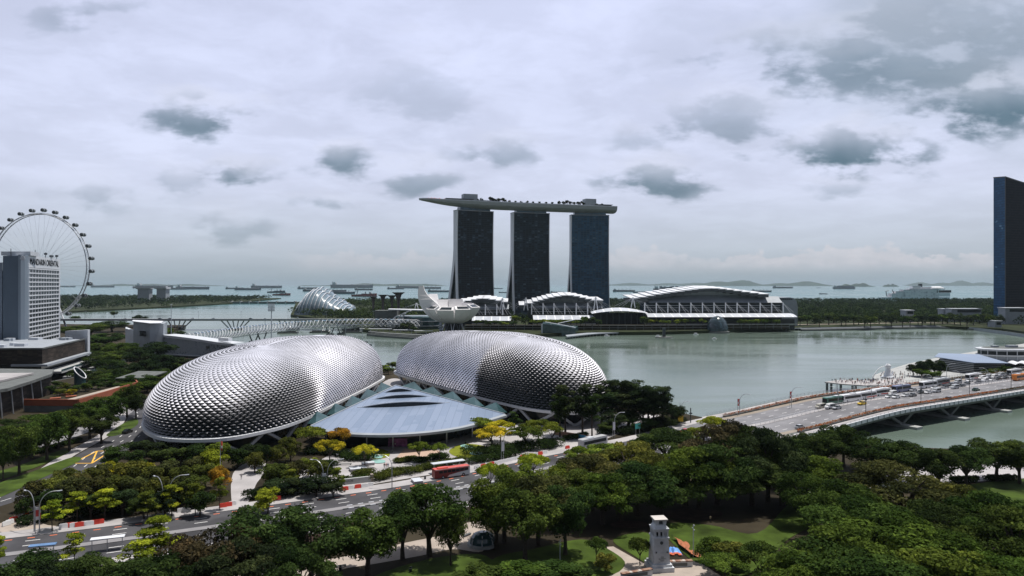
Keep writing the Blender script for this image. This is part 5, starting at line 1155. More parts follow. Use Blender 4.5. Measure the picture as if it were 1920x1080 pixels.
row(('plaza', 'olive'), 'on the memorial lawn', 'small trees on the memorial lawn', [(1118, 1006, 6, 40, MD), (1135, 1032, 4.5, 45, OL), (1200, 1008, 6, 44, MD), (1330, 1004, 6, 60, GR), (1372, 1010, 6.5, 75, OL), (1360, 1040, 5, 90, GR), (1420, 1018, 7, 80, MD)])
row('olive', 'below the front lawn', 'low crowns at the bottom below the lawn', [(900, 1062, 5, 110, MD), (965, 1050, 5.5, 120, GR), (1030, 1050, 5.5, 120, MD), (1080, 1068, 4, 80, DK)])
# --- bushy belt between the two roads
row('olive', 'at the foot of the long dome', 'bushy trees below the long dome', [(262, 822, 6.5, 60, BLK), (295, 826, 6.5, 60, BLK), (335, 835, 6.5, 55, DK), (218, 835, 7, 60, MD), (302, 838, 7, 50, DK), (372, 832, 7, 55, DK), (408, 828, 9, 50, BG), (445, 838, 7, 45, DK), (250, 842, 7.5, 50, DK), (478, 846, 7, 40, OL), (520, 830, 8, 45, OL), (545, 815, 9, 45, OL), (500, 830, 8, 40, DK), (470, 832, 7, 55, BLK), (352, 824, 6.5, 60, BLK)])
row('olive', 'mid-belt below the long dome', 'bushy trees in the middle of the belt', [(130, 872, 8, 60, OL), (168, 872, 8, 60, OL), (205, 860, 8, 60, YL), (240, 856, 10, 65, OL), (278, 870, 8, 55, OL), (312, 862, 8, 60, BW), (345, 868, 8, 55, OL), (385, 862, 8.5, 55, OL), (410, 868, 8.5, 50, OR), (400, 842, 8.5, 60, LM), (368, 850, 8, 50, BW), (262, 862, 8, 50, YL), (190, 868, 8, 50, BW), (150, 880, 8, 50, BW)])
row('olive', 'at the belt front above the road', 'bushy trees at the front of the belt', [(60, 897, 8.5, 60, BW), (98, 886, 9, 60, OL), (45, 930, 6, 40, DK), (135, 892, 9, 55, BW), (178, 892, 9, 65, BW), (215, 890, 9, 60, OL), (250, 885, 9.5, 60, BW), (290, 890, 9, 60, OL), (330, 888, 9, 55, BW), (365, 890, 9, 55, OL), (90, 915, 7, 60, DK), (230, 912, 7.5, 70, BLK), (310, 915, 7.5, 70, BLK), (270, 922, 7, 60, DK), (170, 920, 7, 70, DK), (375, 918, 7, 60, DK)])
row('lime', 'of the belt kerb saplings', 'lime saplings along the belt kerb', [(98, 938, 7.5, 45, LM), (145, 922, 7.5, 48, LM), (197, 915, 8, 55, LM), (276, 920, 8, 45, BG), (322, 908, 8.5, 45, LM), (366, 905, 8.5, 40, BG), (412, 893, 9, 30, BG)])
row('olive', 'beside the white footpath', 'bushy trees right of the white footpath', [(502, 914, 7, 55, LM), (505, 868, 7.5, 50, OL), (530, 865, 7.5, 60, OL), (560, 858, 7.5, 55, BW), (582, 852, 7.5, 45, BG), (600, 862, 7, 50, OL), (545, 888, 6, 60, BLK), (510, 895, 6, 60, BLK), (592, 892, 6, 60, BLK), (625, 900, 5, 50, BLK), (615, 858, 7, 40, DK)])
row('lime', 'by the forecourt kerb', 'thin trees by the forecourt kerb', [(545, 878, 7, 35, BG), (632, 875, 8, 32, BG)])
# --- forecourt
row('plaza', 'on the forecourt before the fan roof', 'umbrella trees on the forecourt', [(582, 799, 9, 60, BG), (640, 802, 8.5, 52, OR), (618, 824, 8, 58, YL), (684, 833, 7.5, 44, YL), (786, 828, 7, 42, BG), (824, 830, 6.5, 32, BG)])
row('plaza', 'under the rounder dome beside the forecourt', 'umbrella trees under the rounder dome', [(900, 782, 8.5, 50, BG), (938, 788, 8.5, 55, YL), (922, 800, 8.5, 72, YL), (1010, 786, 8.5, 66, BG), (985, 800, 8, 66, GR), (1035, 795, 8, 40, BG)])
row('tall', 'against the rounder dome', 'thin dark trees against the rounder dome', [(1060, 722, 20, 50, BLK), (1092, 720, 21, 50, BLK), (1050, 738, 17, 36, DK), (1110, 736, 18, 36, DK), (965, 772, 9, 26, DK)])
row('tall', 'in the clump beside the rounder dome', 'dark clump beside the rounder dome', [(1128, 722, 17, 46, BLK), (1142, 709, 19, 46, BLK), (1162, 712, 19, 50, BLK), (1186, 710, 20, 50, BLK), (1206, 718, 19, 46, BLK), (1226, 722, 19, 46, BLK), (1242, 722, 19, 44, BLK), (1178, 735, 15, 60, BLK), (1215, 742, 14, 60, BLK), (1148, 735, 15, 50, BLK)])
row('broad', 'of the lower trees at the bridge start', 'lower dark trees by the road bridge', [(1152, 772, 8, 60, BLK), (1265, 757, 9, 45, BLK), (1206, 782, 6, 60, DK), (1180, 768, 8, 50, DK), (1140, 790, 5, 40, DK), (1240, 780, 6, 60, BLK)])
row('shore', 'between the two domes at the waterside', 'trees between the two domes', [(716, 682, 6, 25, GR), (735, 678, 6, 22, MD), (748, 680, 6, 20, GR), (728, 688, 5, 22, MD), (705, 690, 6, 22, DK)])
# --- roadside trees by the mall
row('broad', 'in the roadside row before the mall', 'roadside trees before the mall', [(36, 790, 17, 75, MD), (6, 815, 14, 40, MD), (88, 772, 16.5, 75, MD), (130, 762, 16, 70, MD), (168, 745, 16, 70, MD), (205, 735, 15.5, 65, MD), (238, 722, 14.5, 55, MD), (255, 735, 12, 40, DK), (190, 772, 12, 60, DK), (60, 800, 11, 60, DK), (110, 785, 11, 50, DK)])
row('broad', 'between mall and grandstand', 'trees between the mall and the grandstand', [(132, 610, 14, 60, MD), (170, 606, 15, 60, MD), (210, 600, 15, 60, DK), (200, 622, 16, 70, DK), (160, 628, 14, 50, MD), (236, 640, 15, 70, MD), (215, 655, 14, 60, MD), (265, 652, 16, 60, BLK), (295, 638, 17, 65, BLK), (305, 662, 15, 60, BLK), (275, 672, 14, 55, BLK), (240, 680, 11, 60, BLK), (205, 672, 12, 55, DK), (180, 665, 12, 50, DK), (220, 690, 10, 60, DK), (262, 700, 9, 60, DK), (285, 700, 8, 50, MD), (190, 690, 9, 50, DK), (300, 690, 9, 45, DK), (320, 680, 8, 40, DK)])
row('shore', 'by the channel bridge', 'small trees by the channel bridge', [(214, 583, 12, 14, DK), (263, 590, 16, 26, BLK), (320, 612, 12, 18, GR), (338, 620, 12, 22, BLK), (140, 592, 10, 20, DK), (335, 632, 8, 25, DK)])
row('olive', 'on the mall garden terrace', 'shrubs on the mall garden terrace', [(95, 722, 4.5, 26, DK), (112, 727, 4, 24, OL), (143, 720, 5, 30, DK), (172, 712, 5, 30, DK), (122, 716, 5, 26, OL), (196, 706, 4.5, 26, DK), (160, 716, 5, 30, MD), (184, 716, 4, 26, DK), (132, 728, 4, 22, YL), (104, 712, 5, 24, DK), (206, 712, 4, 22, MD)], 4.2)
row('broad', 'in the garden behind the orange wall', 'garden trees behind the orange wall', [(180, 702, 8, 46, DK), (205, 697, 8.5, 46, MD), (232, 700, 8, 50, DK), (258, 690, 9, 52, BLK), (285, 685, 9.5, 52, BLK), (312, 676, 10, 46, DK), (338, 668, 10, 40, BLK), (250, 715, 7, 46, GR), (276, 712, 7, 46, MD), (225, 716, 6.5, 44, DK), (300, 700, 8, 46, MD), (150, 690, 9, 46, DK), (165, 655, 12, 56, DK), (190, 640, 14, 60, MD)])
row('olive', 'below the mall entrance block', 'hedge shrubs below the mall entrance block', [(20, 785, 4, 60, DK), (70, 775, 4, 60, MD), (115, 768, 4, 60, MD), (155, 762, 4, 55, MD), (195, 752, 4, 50, MD), (-10, 800, 4, 50, DK), (45, 792, 4, 60, DK)])
row('olive', 'behind the long dome', 'pale shrubs behind the long dome', [(245, 700, 6, 40, OL), (262, 708, 6, 40, GR), (285, 702, 6, 40, OL), (232, 712, 6, 36, DK), (300, 712, 5, 30, OL), (250, 722, 5, 40, DK)])
# --- hedges of the forecourt: clipped leafy blocks
def hedge(pts, wd, hh, col, label, seed, n=None):
    q = resample([Vector((*G(px, py).xy, 0)) for px, py in pts], 24); Ln = sum((a-b).length for a, b in zip(q, q[1:])); r = random.Random(seed); B = []
    for p in q:
        for k in range(2): B.append((p.x-q[12].x+r.uniform(-wd/3, wd/3), p.y-q[12].y+r.uniform(-wd/3, wd/3), hh*r.uniform(.35, .6), max(wd*.42, .7), max(wd*.42, .7), hh*.5, r.choice((.7, .9, 1.1, 1.3))))
    v, tone = leaf_cloud(B, n or int(2500+Ln*max(wd, 2)*85), .40, seed); me = leaf_mesh('hedge', v, tone); o = link('hedge', me, None, q[12]); o.color = (*col, 1)
    return tag(o, label, 'hedge')
HEDGES = [([(742, 868), (758, 866), (776, 863)], 2.5, 1.6, OL, 'low curved hedge with a knob at one end before the sandy panel'), ([(780, 867), (800, 866)], 3, 1.7, DK, 'short round hedge under the larger forecourt tree'), ([(808, 862), (832, 860)], 3.5, 2., DK, 'rounded hedge under the smaller forecourt tree'),
          ([(780, 886), (800, 880), (830, 874), (870, 866)], 4, 2., OL, 'long flowering hedge directly behind the red bus'), ([(705, 901), (725, 895), (745, 890), (770, 888)], 4.5, 2.2, OL, 'thick flowering hedge before the forecourt steps'), ([(668, 893), (682, 889), (694, 887)], 3, 1.6, OL, 'small hedge under the lone forecourt tree'),
          ([(640, 902), (668, 903), (690, 897)], 2.5, 1.4, MD, 'hedge strip in front of the sign wall'), ([(884, 869), (905, 866), (940, 860), (965, 855)], 4, 2.2, DK, 'dark hedge behind the red and white barriers'), ([(885, 852), (920, 852), (960, 846), (1000, 842), (1040, 838)], 7, 3.2, DK, 'deep dark hedge mass under the yellow umbrella trees'),
          ([(650, 862), (675, 862), (697, 862)], 5, 2.4, DK, 'dark hedge beneath the orange tinged tree'), ([(580, 850), (620, 852), (650, 856)], 5, 2.4, BLK, 'dark hedge under the trees by the pavilion corner'), ([(40, 985), (70, 978), (110, 972), (200, 962), (300, 950), (400, 938)], 4, 2.4, BLK, 'long dark hedge along the kerb of the bushy belt'),
          ([(470, 935), (520, 930), (580, 925), (625, 918)], 4.5, 2.6, BLK, 'dark hedge along the kerb right of the white footpath'), ([(1060, 825), (1080, 822), (1100, 818)], 2.5, 1.8, MD, 'hedge in front of the curved tan wall'), ([(1130, 815), (1150, 812)], 4, 3, DK, 'rounded dark hedge by the banner pole beneath the dome'), ([(1170, 815), (1200, 810), (1240, 802), (1275, 792)], 5, 3, BLK, 'dark hedge mass along the road before the bridge'),
          ([(1782, 905), (1830, 903)], 2.5, 1.8, DK, 'clipped hedge beside the riverside promenade'), ([(1850, 902), (1900, 900)], 2.5, 1.8, DK, 'second clipped hedge farther along the riverside promenade'), ([(30, 860), (60, 852), (90, 846)], 3, 1.6, DK, 'low hedge behind the roadside trees'), ([(60, 850), (110, 838), (150, 828)], 2.5, 1.5, DK, 'clipped hedge beside the service lane')]
for k, h_ in enumerate(HEDGES): hedge(*h_, seed=300+k)
# the planters of orange flowers on the road bridge
for o_, nm, lb in ((46, 50, 'long planter of orange flowers on the park side of the road bridge'), (7, 50, 'long planter of orange flowers on the bay side of the road bridge')):
    r = random.Random(o_); t = thing('flower_planter', lb, 'planter', (0, 0, 0)); s0, s1 = (16, 330)
    B = []; s = s0
    q0 = E0+BD*150+BN*o_; t.location = (q0.x, q0.y, 2.)
    while s < s1: p = E0+BD*s+BN*(o_+r.uniform(-.4, .4)); B.append((p.x-q0.x, p.y-q0.y, BZ(s)-2+.9, .95, .95, .55, r.choice((.6, .85, 1.1, 1.4)))); s += .8
    n = 16000; g = np.random.default_rng(o_); v, tone = leaf_cloud(B, n, .34, o_); tint = np.where(g.random(n)[:, None] < .5, np.array([[.30, .10, .03]]), np.where(g.random(n)[:, None] < .4, np.array([[.12, .05, .025]]), np.array([[.05, .06, .02]])))
    link('flowers', leaf_mesh('flowers', v, tone, tint), t)
    b = MB(); a = [E0+BD*s_+BN*o_ for s_ in range(s0, s1, 6)]; z = [BZ(s_) for s_ in range(s0, s1, 6)]
    for i in range(len(a)-1): b.beam((*a[i], z[i]+.35), (*a[i+1], z[i+1]+.35), 1.7, .6)
    b.build('trough', M['darkconc'], t, world=True)
# --- far shore: individual promenade trees, then the woods as one mass each
r = random.Random(4); its = []
for px in list(range(895, 962, 11)): its.append((px+r.uniform(-3, 3), 600+r.uniform(-2, 2), 8, 15, r.choice((DK, MD, GR))))
row('shore', 'on the promenade beside the lotus museum', 'promenade trees by the lotus museum', its, 6.)
its = [(967, 591, 14, 20, GR), (985, 593, 13, 16, DK)]+[(px+r.uniform(-2, 2), 599+r.uniform(-1.5, 1.5), 8, 14, r.choice((GR, BG))) for px in range(1000, 1092, 9)]+[(1098, 591, 14, 18, MD), (1110, 594, 12, 16, DK), (1122, 599, 9, 14, DK)]
row('shore', 'behind the angular glass pavilion', 'promenade trees behind the angular glass pavilion', its, 6.)
its = [(px+r.uniform(-2, 2), 598+r.uniform(-1.5, 1.5), 8, 14, r.choice((GR, GR, BG, MD))) for px in list(range(1212, 1286, 8))+list(range(1294, 1326, 8))+list(range(1385, 1468, 8))]+[(1208, 593, 13, 16, DK)]
row('shore', 'under the long white canopy by the glass globe', 'promenade trees under the long white canopy', its, 6.)
its = [(1478, 585, 18, 24, BLK), (1488, 588, 17, 22, BLK), (1500, 592, 14, 20, DK)]+[(px+r.uniform(-3, 3), 588+r.uniform(-3, 3), 17, 22, r.choice((DK, MD, DK, BLK))) for px in range(1515, 1880, 12)]
row('shore', 'along the wooded far shore', 'shore trees along the wooded far bank', its)
row('shore', 'around the curved building behind the lotus museum', 'trees around the curved building', [(757, 603, 13, 16, BLK), (768, 604, 12, 18, BLK), (732, 606, 8, 18, OL), (742, 608, 7, 16, OL), (775, 612, 7, 14, DK)])
def wood(label, regions, n_tree, leafn, seed, col, hgt=(8, 14), lf=2.2):
    """a far wood that reads as one mass: rounded crowns scattered over ground polygons"""
    g = random.Random(seed); B = []
    def inside(p, poly):
        c = False; j = len(poly)-1
        for i in range(len(poly)):
            if (poly[i][1] > p[1]) != (poly[j][1] > p[1]) and p[0] < (poly[j][0]-poly[i][0])*(p[1]-poly[i][1])/(poly[j][1]-poly[i][1])+poly[i][0]: c = not c
            j = i
        return c
    xs = [p[0] for q in regions for p in q]; ys = [p[1] for q in regions for p in q]
    while len(B) < n_tree*2:
        p = (g.uniform(min(xs), max(xs)), g.uniform(min(ys), max(ys)))
        if not any(inside(p, q) for q in regions): continue
        hh = g.uniform(*hgt); s = g.uniform(3.6, 6.5)*(1+p[1]/4000); tn = g.choice((.5, .7, .9, 1.1, 1.4))
        B.append((p[0], p[1], hh*.55, s, s, hh*.48, tn)); B.append((p[0]+g.uniform(-3, 3), p[1]+g.uniform(-3, 3), hh*.72, s*.6, s*.6, hh*.3, tn*1.1))
    v, tone = leaf_cloud(B, leafn, lf, seed, under=.45); gg = np.random.default_rng(seed); tint = np.ones((leafn, 3))
    o = link('woodland', leaf_mesh('woodland', v, tone, tint)); o.color = (*col, 1); return tag(o, label, None, None, 'stuff')
wood('dark woodland filling the far bank behind the shore trees', [[(405, 1085), (610, 1110), (700, 1040), (900, 1080), (1100, 1300), (1250, 1750), (900, 1800), (420, 1400)]], 1500, 80000, 5, (.026, .044, .017), (9, 15), 2.6)
wood('distant dark woodland reaching the sea on the far bank', [[(400, 1400), (900, 1800), (1300, 1750), (1900, 2480), (440, 2500)], [(-250, 1850), (400, 1700), (400, 2500), (-280, 2440)]], 3000, 90000, 6, (.022, .038, .017), (10, 15), 3.4)
wood('garden woodland around the ribbed glass domes', [[(-420, 1405), (-330, 1262), (-235, 1085), (-150, 1060), (-90, 1120), (-80, 1800), (-300, 1800), (-300, 1500), (-330, 1420)], [(-445, 1440), (-420, 1405), (-412, 1520), (-460, 1900), (-560, 2000)], [(-560, 2000), (-300, 1800), (-250, 2400), (-690, 2380)]], 1500, 80000, 7, (.036, .056, .02), (8, 16), 2.6)
wood('woodland behind the shopping halls', [[(-80, 1130), (420, 1130), (420, 1200), (-80, 1200)], [(-60, 1350), (420, 1350), (420, 1700), (-80, 1800)]], 600, 30000, 9, (.022, .038, .014), (9, 16), 2.2)
wood('woodland on the headland across the channel', [[(-990, 1620), (-945, 1930), (-915, 2330), (-1015, 3100), (-2400, 3400), (-2400, 1500), (-1300, 1440)]], 3200, 90000, 8, (.024, .040, .018), (9, 16), 3.8)
# ================================================================== road bridge structure
t = thing('road_bridge', 'long pale concrete road bridge carrying the traffic over the river mouth', 'bridge', (*BR(150, 26).xy, 0))
s_ = [10+8*i for i in range(40)]
b = MB(); n = len(s_); vs = []
for s in s_:
    for o, dz in ((0, 0.0), (52, 0.0), (50.5, -2.2), (1.5, -2.2)): p = BR(s, o, dz); vs.append(p)
b.add(vs, [(4*i+j, 4*i+4+j, 4*i+4+(j+1) % 4, 4*i+(j+1) % 4) for i in range(n-1) for j in range(4)]+[(3, 2, 1, 0)]); b.build('deck', M['darkconc'], t, world=True)
b = MB()
for i in range(n-1): b.beam(BR(s_[i], 52.1, .1), BR(s_[i+1], 52.1, .1), .5, 1.5)
b.build('near_fascia', M['white'], t, world=True)
for s in range(12, 322, 4): b = MB(); b.beam(BR(s, 52.45, -.55), BR(s, 52.45, .8), .3); b.build('fascia_rib', M['grey'], t, world=True)
for o in (.3, 51.4, 25.2, 27.8):
    b = MB(); q = [BR(s, o, .1) for s in range(12, 322, 3)]
    hh = 1.1 if o in (.3, 51.4) else .8
    for p in q: b.beam(p, p+Vector((0, 0, hh)), .12)
    for a, c in zip(q, q[1:]): b.beam(a+Vector((0, 0, hh)), c+Vector((0, 0, hh)), .1); b.beam(a+Vector((0, 0, hh*.5)), c+Vector((0, 0, hh*.5)), .06)
    b.build('railing', M['steel'] if hh > 1 else M['whitemetal'], t, world=True)
for k, s in enumerate((85, 125, 165, 205, 245, 285)):
    for o in (6, 20, 34, 47):
        p, q = BR(s-9, o, -2.2), BR(s+9, o, -2.2); m_ = BR(s, o); m_.z = WZ+1.0
        
        for p_ in (p, q): b = MB(); b.beam(p_, m_, 2.4, 1.2); b.build('strut', M['darkconc'], t, world=True)  # dark colour here carries the shade beneath the deck
    b = MB(); a, c = BR(s, -1), BR(s, 56); a.z = c.z = WZ+.4; b.beam(a, c, 4.5, 1.4); b.build('pile_cap', M['concrete'], t, world=True)
# ================================================================== vehicles
def wheel_parts(root, spots, r):
    for (x, y) in spots:
        b = MB(); b.tube([(x, y-.13, r), (x, y+.13, r)], r, 10); w = b.build('wheel', M['tyre'], root)
def lofted(b, secs):
    """secs: list of (x, half width bottom, half width top, z0, z1)"""
    vs = []
    for x, wb, wt, z0, z1 in secs: vs += [(x, -wb, z0), (x, wb, z0), (x, wt, z1), (x, -wt, z1)]
    n = len(secs); b.add(vs, [(4*i+j, 4*i+(j+1) % 4, 4*i+4+(j+1) % 4, 4*i+4+j) for i in range(n-1) for j in range(4)]+[(3, 2, 1, 0), tuple(4*(n-1)+j for j in range(4))])
def car_proto():
    o = thing('parked_car', 'car', 'car'); b = MB(); lofted(b, [(-2.15, .75, .7, .35, .75), (-2.05, .85, .82, .25, .95), (-.9, .88, .84, .2, 1.0), (.9, .88, .84, .2, .98), (1.9, .85, .76, .25, .8), (2.2, .72, .66, .35, .68)]); o_ = b.build('body', M['paintobj'], o)
    b = MB(); lofted(b, [(-1.75, .80, .62, .94, 1.0), (-1.05, .80, .62, .94, 1.43), (.35, .80, .62, .94, 1.45), (1.15, .80, .68, .94, 1.0)]); b.build('window', M['glass'], o)
    b = MB(); lofted(b, [(-1.1, .61, .58, 1.41, 1.49), (.35, .61, .58, 1.41, 1.5)]); b.build('roof', M['paintobj'], o)
    wheel_parts(o, [(-1.3, -.78), (-1.3, .78), (1.35, -.78), (1.35, .78)], .32)
    b = MB(); b.box((2.12, -.5, .62), (.12, .3, .14)); b.build('headlight', M['white'], o); b = MB(); b.box((2.12, .5, .62), (.12, .3, .14)); b.build('headlight', M['white'], o); return o
def van_proto():
    o = thing('minivan', 'van', 'van'); b = MB(); lofted(b, [(-2.4, .85, .78, .35, 1.9), (-2.3, .92, .84, .28, 2.05), (1.0, .92, .84, .28, 2.05), (1.75, .92, .82, .28, 1.35), (2.4, .85, .76, .3, .95)]); b.build('body', M['paintobj'], o)
    b = MB(); lofted(b, [(-2.2, .94, .89, 1.2, 1.75), (.95, .94, .89, 1.2, 1.75)]); b.build('side_window', M['glass'], o); b = MB(); b.add([(1.02, -.78, 2.0), (1.02, .78, 2.0), (1.8, .78, 1.33), (1.8, -.78, 1.33)], [(0, 1, 2, 3)]); b.build('windscreen', M['glass'], o)
    wheel_parts(o, [(-1.5, -.85), (-1.5, .85), (1.5, -.85), (1.5, .85)], .35); return o
def bus_proto(stripe):
    o = thing('coach_bus', 'bus', 'bus'); b = MB(); lofted(b, [(-6., 1.2, 1.15, .45, 3.0), (-5.85, 1.26, 1.18, .35, 3.2), (5.6, 1.26, 1.18, .35, 3.2), (5.95, 1.2, 1.1, .4, 2.95)]); b.build('body', M['paintobj'], o)
    b = MB(); b.bb(-5.6, 5.2, -1.275, 1.275, 1.55, 2.55); b.build('side_window', M['glass'], o); b = MB(); b.bb(5.7, 6.0, -1.05, 1.05, 1.2, 2.7); b.build('windscreen', M['glass'], o)
    if stripe: b = MB(); b.bb(-5.9, 1.5, -1.28, 1.28, .8, 1.2); b.build('stripe', M['red'], o)
    b = MB(); b.bb(-3, -.5, -.9, .9, 3.2, 3.45); b.build('roof_unit', M['lightgrey'], o)
    wheel_parts(o, [(-3.6, -1.15), (-3.6, 1.15), (3.7, -1.15), (3.7, 1.15)], .48); return o
CAR, VAN, BUS, BUS2 = car_proto(), van_proto(), bus_proto(False), bus_proto(True); USED = set()
ba = math.atan2(BD.y, BD.x)
def place(proto, p, rz, color, label, group='vehicles on the road bridge', name=None):
    o = copy_tree(proto, loc=p, rz=rz, label=label, group=group, color=(*color, 1))
    o.scale = (1.12, 1.12, 1.15)
    if name: o.name = name
    return o
def br_px(px, py):  # road-bridge point seen at a pixel: iterate on the deck height
    z = 1.
    for _ in range(4): g_ = G(px, py, z); s = (g_.xy-E0).dot(BD); z = BZ(s)
    return Vector((g_.x, g_.y, z+.06))
WH, SV, BK_, YE, BL, RE, GN, GY = (.75, .76, .78), (.42, .44, .47), (.02, .02, .022), (.70, .48, .03), (.06, .14, .34), (.5, .04, .04), (.05, .16, .12), (.13, .13, .14)
place(VAN, br_px(1538, 766), ba+PI, (.45, .43, .38), 'beige minivan first in the queue, by the flower planter')
place(BUS, br_px(1563, 758), ba+PI, GN, 'blue and green coach behind the beige minivan')
place(VAN, br_px(1556, 766), ba+PI, WH, 'white minivan beside the blue and green coach')
place(CAR, br_px(1569, 767), ba+PI, SV, 'silver car just behind the white minivan')
place(BUS, br_px(1594, 753), ba+PI, WH, 'plain white coach between two other coaches, nearer the forecourt')
place(CAR, br_px(1616, 759), ba+PI, YE, 'yellow taxi in the traffic queue')
place(BUS2, br_px(1624, 748), ba+PI, WH, 'red striped white coach second along the coach queue')
place(BUS2, br_px(1651, 742), ba+PI, WH, 'red striped white coach nearest the water spouting statue')
place(VAN, br_px(1673, 741), ba+PI, WH, 'white minivan behind the last striped coach')
place(CAR, br_px(1667, 746), ba+PI, WH, 'white car beside the white minivan by the pier')
place(BUS, br_px(1690, 735), ba+PI, (.16, .18, .30), 'blue topped coach with pink side in the queue')
place(CAR, br_px(1712, 734), ba+PI, SV, 'silver car just beyond the blue topped coach')
place(CAR, br_px(1698, 744), ba+PI, WH, 'white car on the outer lane below the blue topped coach')
place(CAR, br_px(1711, 743.5), ba+PI, GY, 'dark car on the outer lane below the blue topped coach')
place(BUS, br_px(1740, 727), ba+PI, WH, 'white coach beyond the pier among the far traffic')
place(CAR, br_px(1740, 738), ba+PI, WH, 'white hatchback alone below the far white coach')
place(BUS2, br_px(1765, 722), ba+PI, (.32, .34, .36), 'grey coach with red stripe near the dark shore trees')
place(VAN, br_px(1796, 719), ba+PI, SV, 'silver minivan beyond the grey striped coach')
place(CAR, br_px(1803, 726), ba+PI, BK_, 'black car below the silver minivan')
place(BUS2, br_px(1825, 712), ba+PI, WH, 'striped coach in front of the sloping glass roof building')
place(VAN, br_px(1841, 712), ba+PI, WH, 'first white minivan past the striped coach by the sloping glass roof')
for k, (px, py) in enumerate(((1854, 709), (1864, 709), (1876, 706))): place(VAN, br_px(px, py), ba+PI, (SV, WH, SV)[k], ['silver minivan in the close row by the glass roofed building', 'white minivan in the middle of the close far row', 'silver minivan farthest along the close far row'][k])
place(BUS, br_px(1902, 703), ba+PI, WH, 'white coach at the far edge of the bridge by the white canopies')
place(CAR, br_px(1500, 804), ba, SV, 'silver car alone on the near carriageway by the park')
place(CAR, br_px(1779, 750), ba, GY, 'grey hatchback alone on the near carriageway')
place(CAR, br_px(1830, 733), ba, (.03, .09, .06), 'dark green car on the near carriageway')
o = place(BUS, br_px(1912, 713), ba, (.7, .22, .03), 'orange truck entering the bridge at the edge of the picture')
place(CAR, G(1254, 808, .06), ba+PI, WH, 'white car where the road meets the bridge', 'cars near the forecourt')
place(CAR, G(1283, 812, .06), ba+PI, RE, 'red car beside the flower planter at the bridge start', 'cars near the forecourt')
place(CAR, G(239, 812, .06), PI/2-.1, BK_, 'black car on the side road by the long dome', 'cars near the forecourt')
o = place(BUS, G(1112, 838, .06), math.radians(42), (.55, .56, .58), 'silver coach half hidden behind the roadside treetops', 'buses by the forecourt')
r = random.Random(21)
for k, (px, py) in enumerate(((1752, 730), (1772, 728), (1782, 723), (1790, 729), (1812, 722), (1818, 716), (1834, 719), (1847, 716), (1860, 714.5), (1872, 713), (1886, 711), (1756, 736), (1888, 704), (1726, 738), (1680, 747))):
    c_, nm_ = r.choice(((BK_, 'black'), (WH, 'white'), (SV, 'silver'), (GY, 'dark grey')))
    place(VAN if k % 4 == 3 else CAR, br_px(px, py), ba+PI, c_, f'{nm_} {"minivan" if k % 4 == 3 else "car"} in the far jam, {ordinal(sorted((1752,1772,1782,1790,1812,1818,1834,1847,1860,1872,1886,1756,1888,1726,1680)).index(px)+1)} of the scattered cars from the pier', 'cars in the far traffic jam')
# the red and white city bus
ra = math.radians(29)
t = thing('city_bus', 'red and white single deck city bus at the forecourt stop', 'bus', tuple(G(846, 893.5, .06)), ra, 'buses by the forecourt')
b = MB(); lofted(b, [(-5.9, 1.25, 1.2, .4, 2.9), (-5.75, 1.27, 1.22, .35, 3.0), (5.7, 1.27, 1.22, .35, 3.0), (5.95, 1.2, 1.15, .4, 2.85)]); b.build('body', mat('bus_white', (.66, .66, .68), .35, coat=.3), t)
b = MB(); lofted(b, [(-5.92, 1.24, 1.18, 2.72, 3.05), (5.75, 1.24, 1.18, 2.72, 3.05)]); b.bb(-4.6, -1.4, -.8, .8, 3.05, 3.3); b.build('roof', mat('bus_red', (.60, .065, .03), .4, coat=.3), t)
b = MB(); b.add([(x, y, z) for y in (-1.30,) for x, z in ((-5.95, .36), (-1.9, .36), (-1.2, 1.0), (2.5, 1.5), (5.3, 1.75), (5.3, 2.7), (-5.95, 2.7))], [tuple(range(7))]); b.bb(-6.0, -5.9, -1.2, 1.2, .4, 2.85); b.build('side_panel', mat('bus_dark_red', (.20, .02, .018), .4), t)
for k in range(7): b = MB(); x = -4.6+1.42*k; b.bb(x, x+1.22, -1.34, -1.31, 1.75, 2.5); b.build('window', M['glass'], t)
b = MB(); b.bb(5.78, 6.0, -1.1, 1.1, 1.2, 2.7); b.build('windscreen', M['glass'], t)
for x in (-3.3, 3.6):
    for y in (-1.18, 1.18): b = MB(); b.tube([(x, y-.15, .5), (x, y+.15, .5)], .5, 12); w = b.build('wheel', M['tyre'], t); b = MB(); b.tube([(x, y-.17, .5), (x, y+.17, .5)], .24, 8); b.build('rim', M['lightgrey'], w)
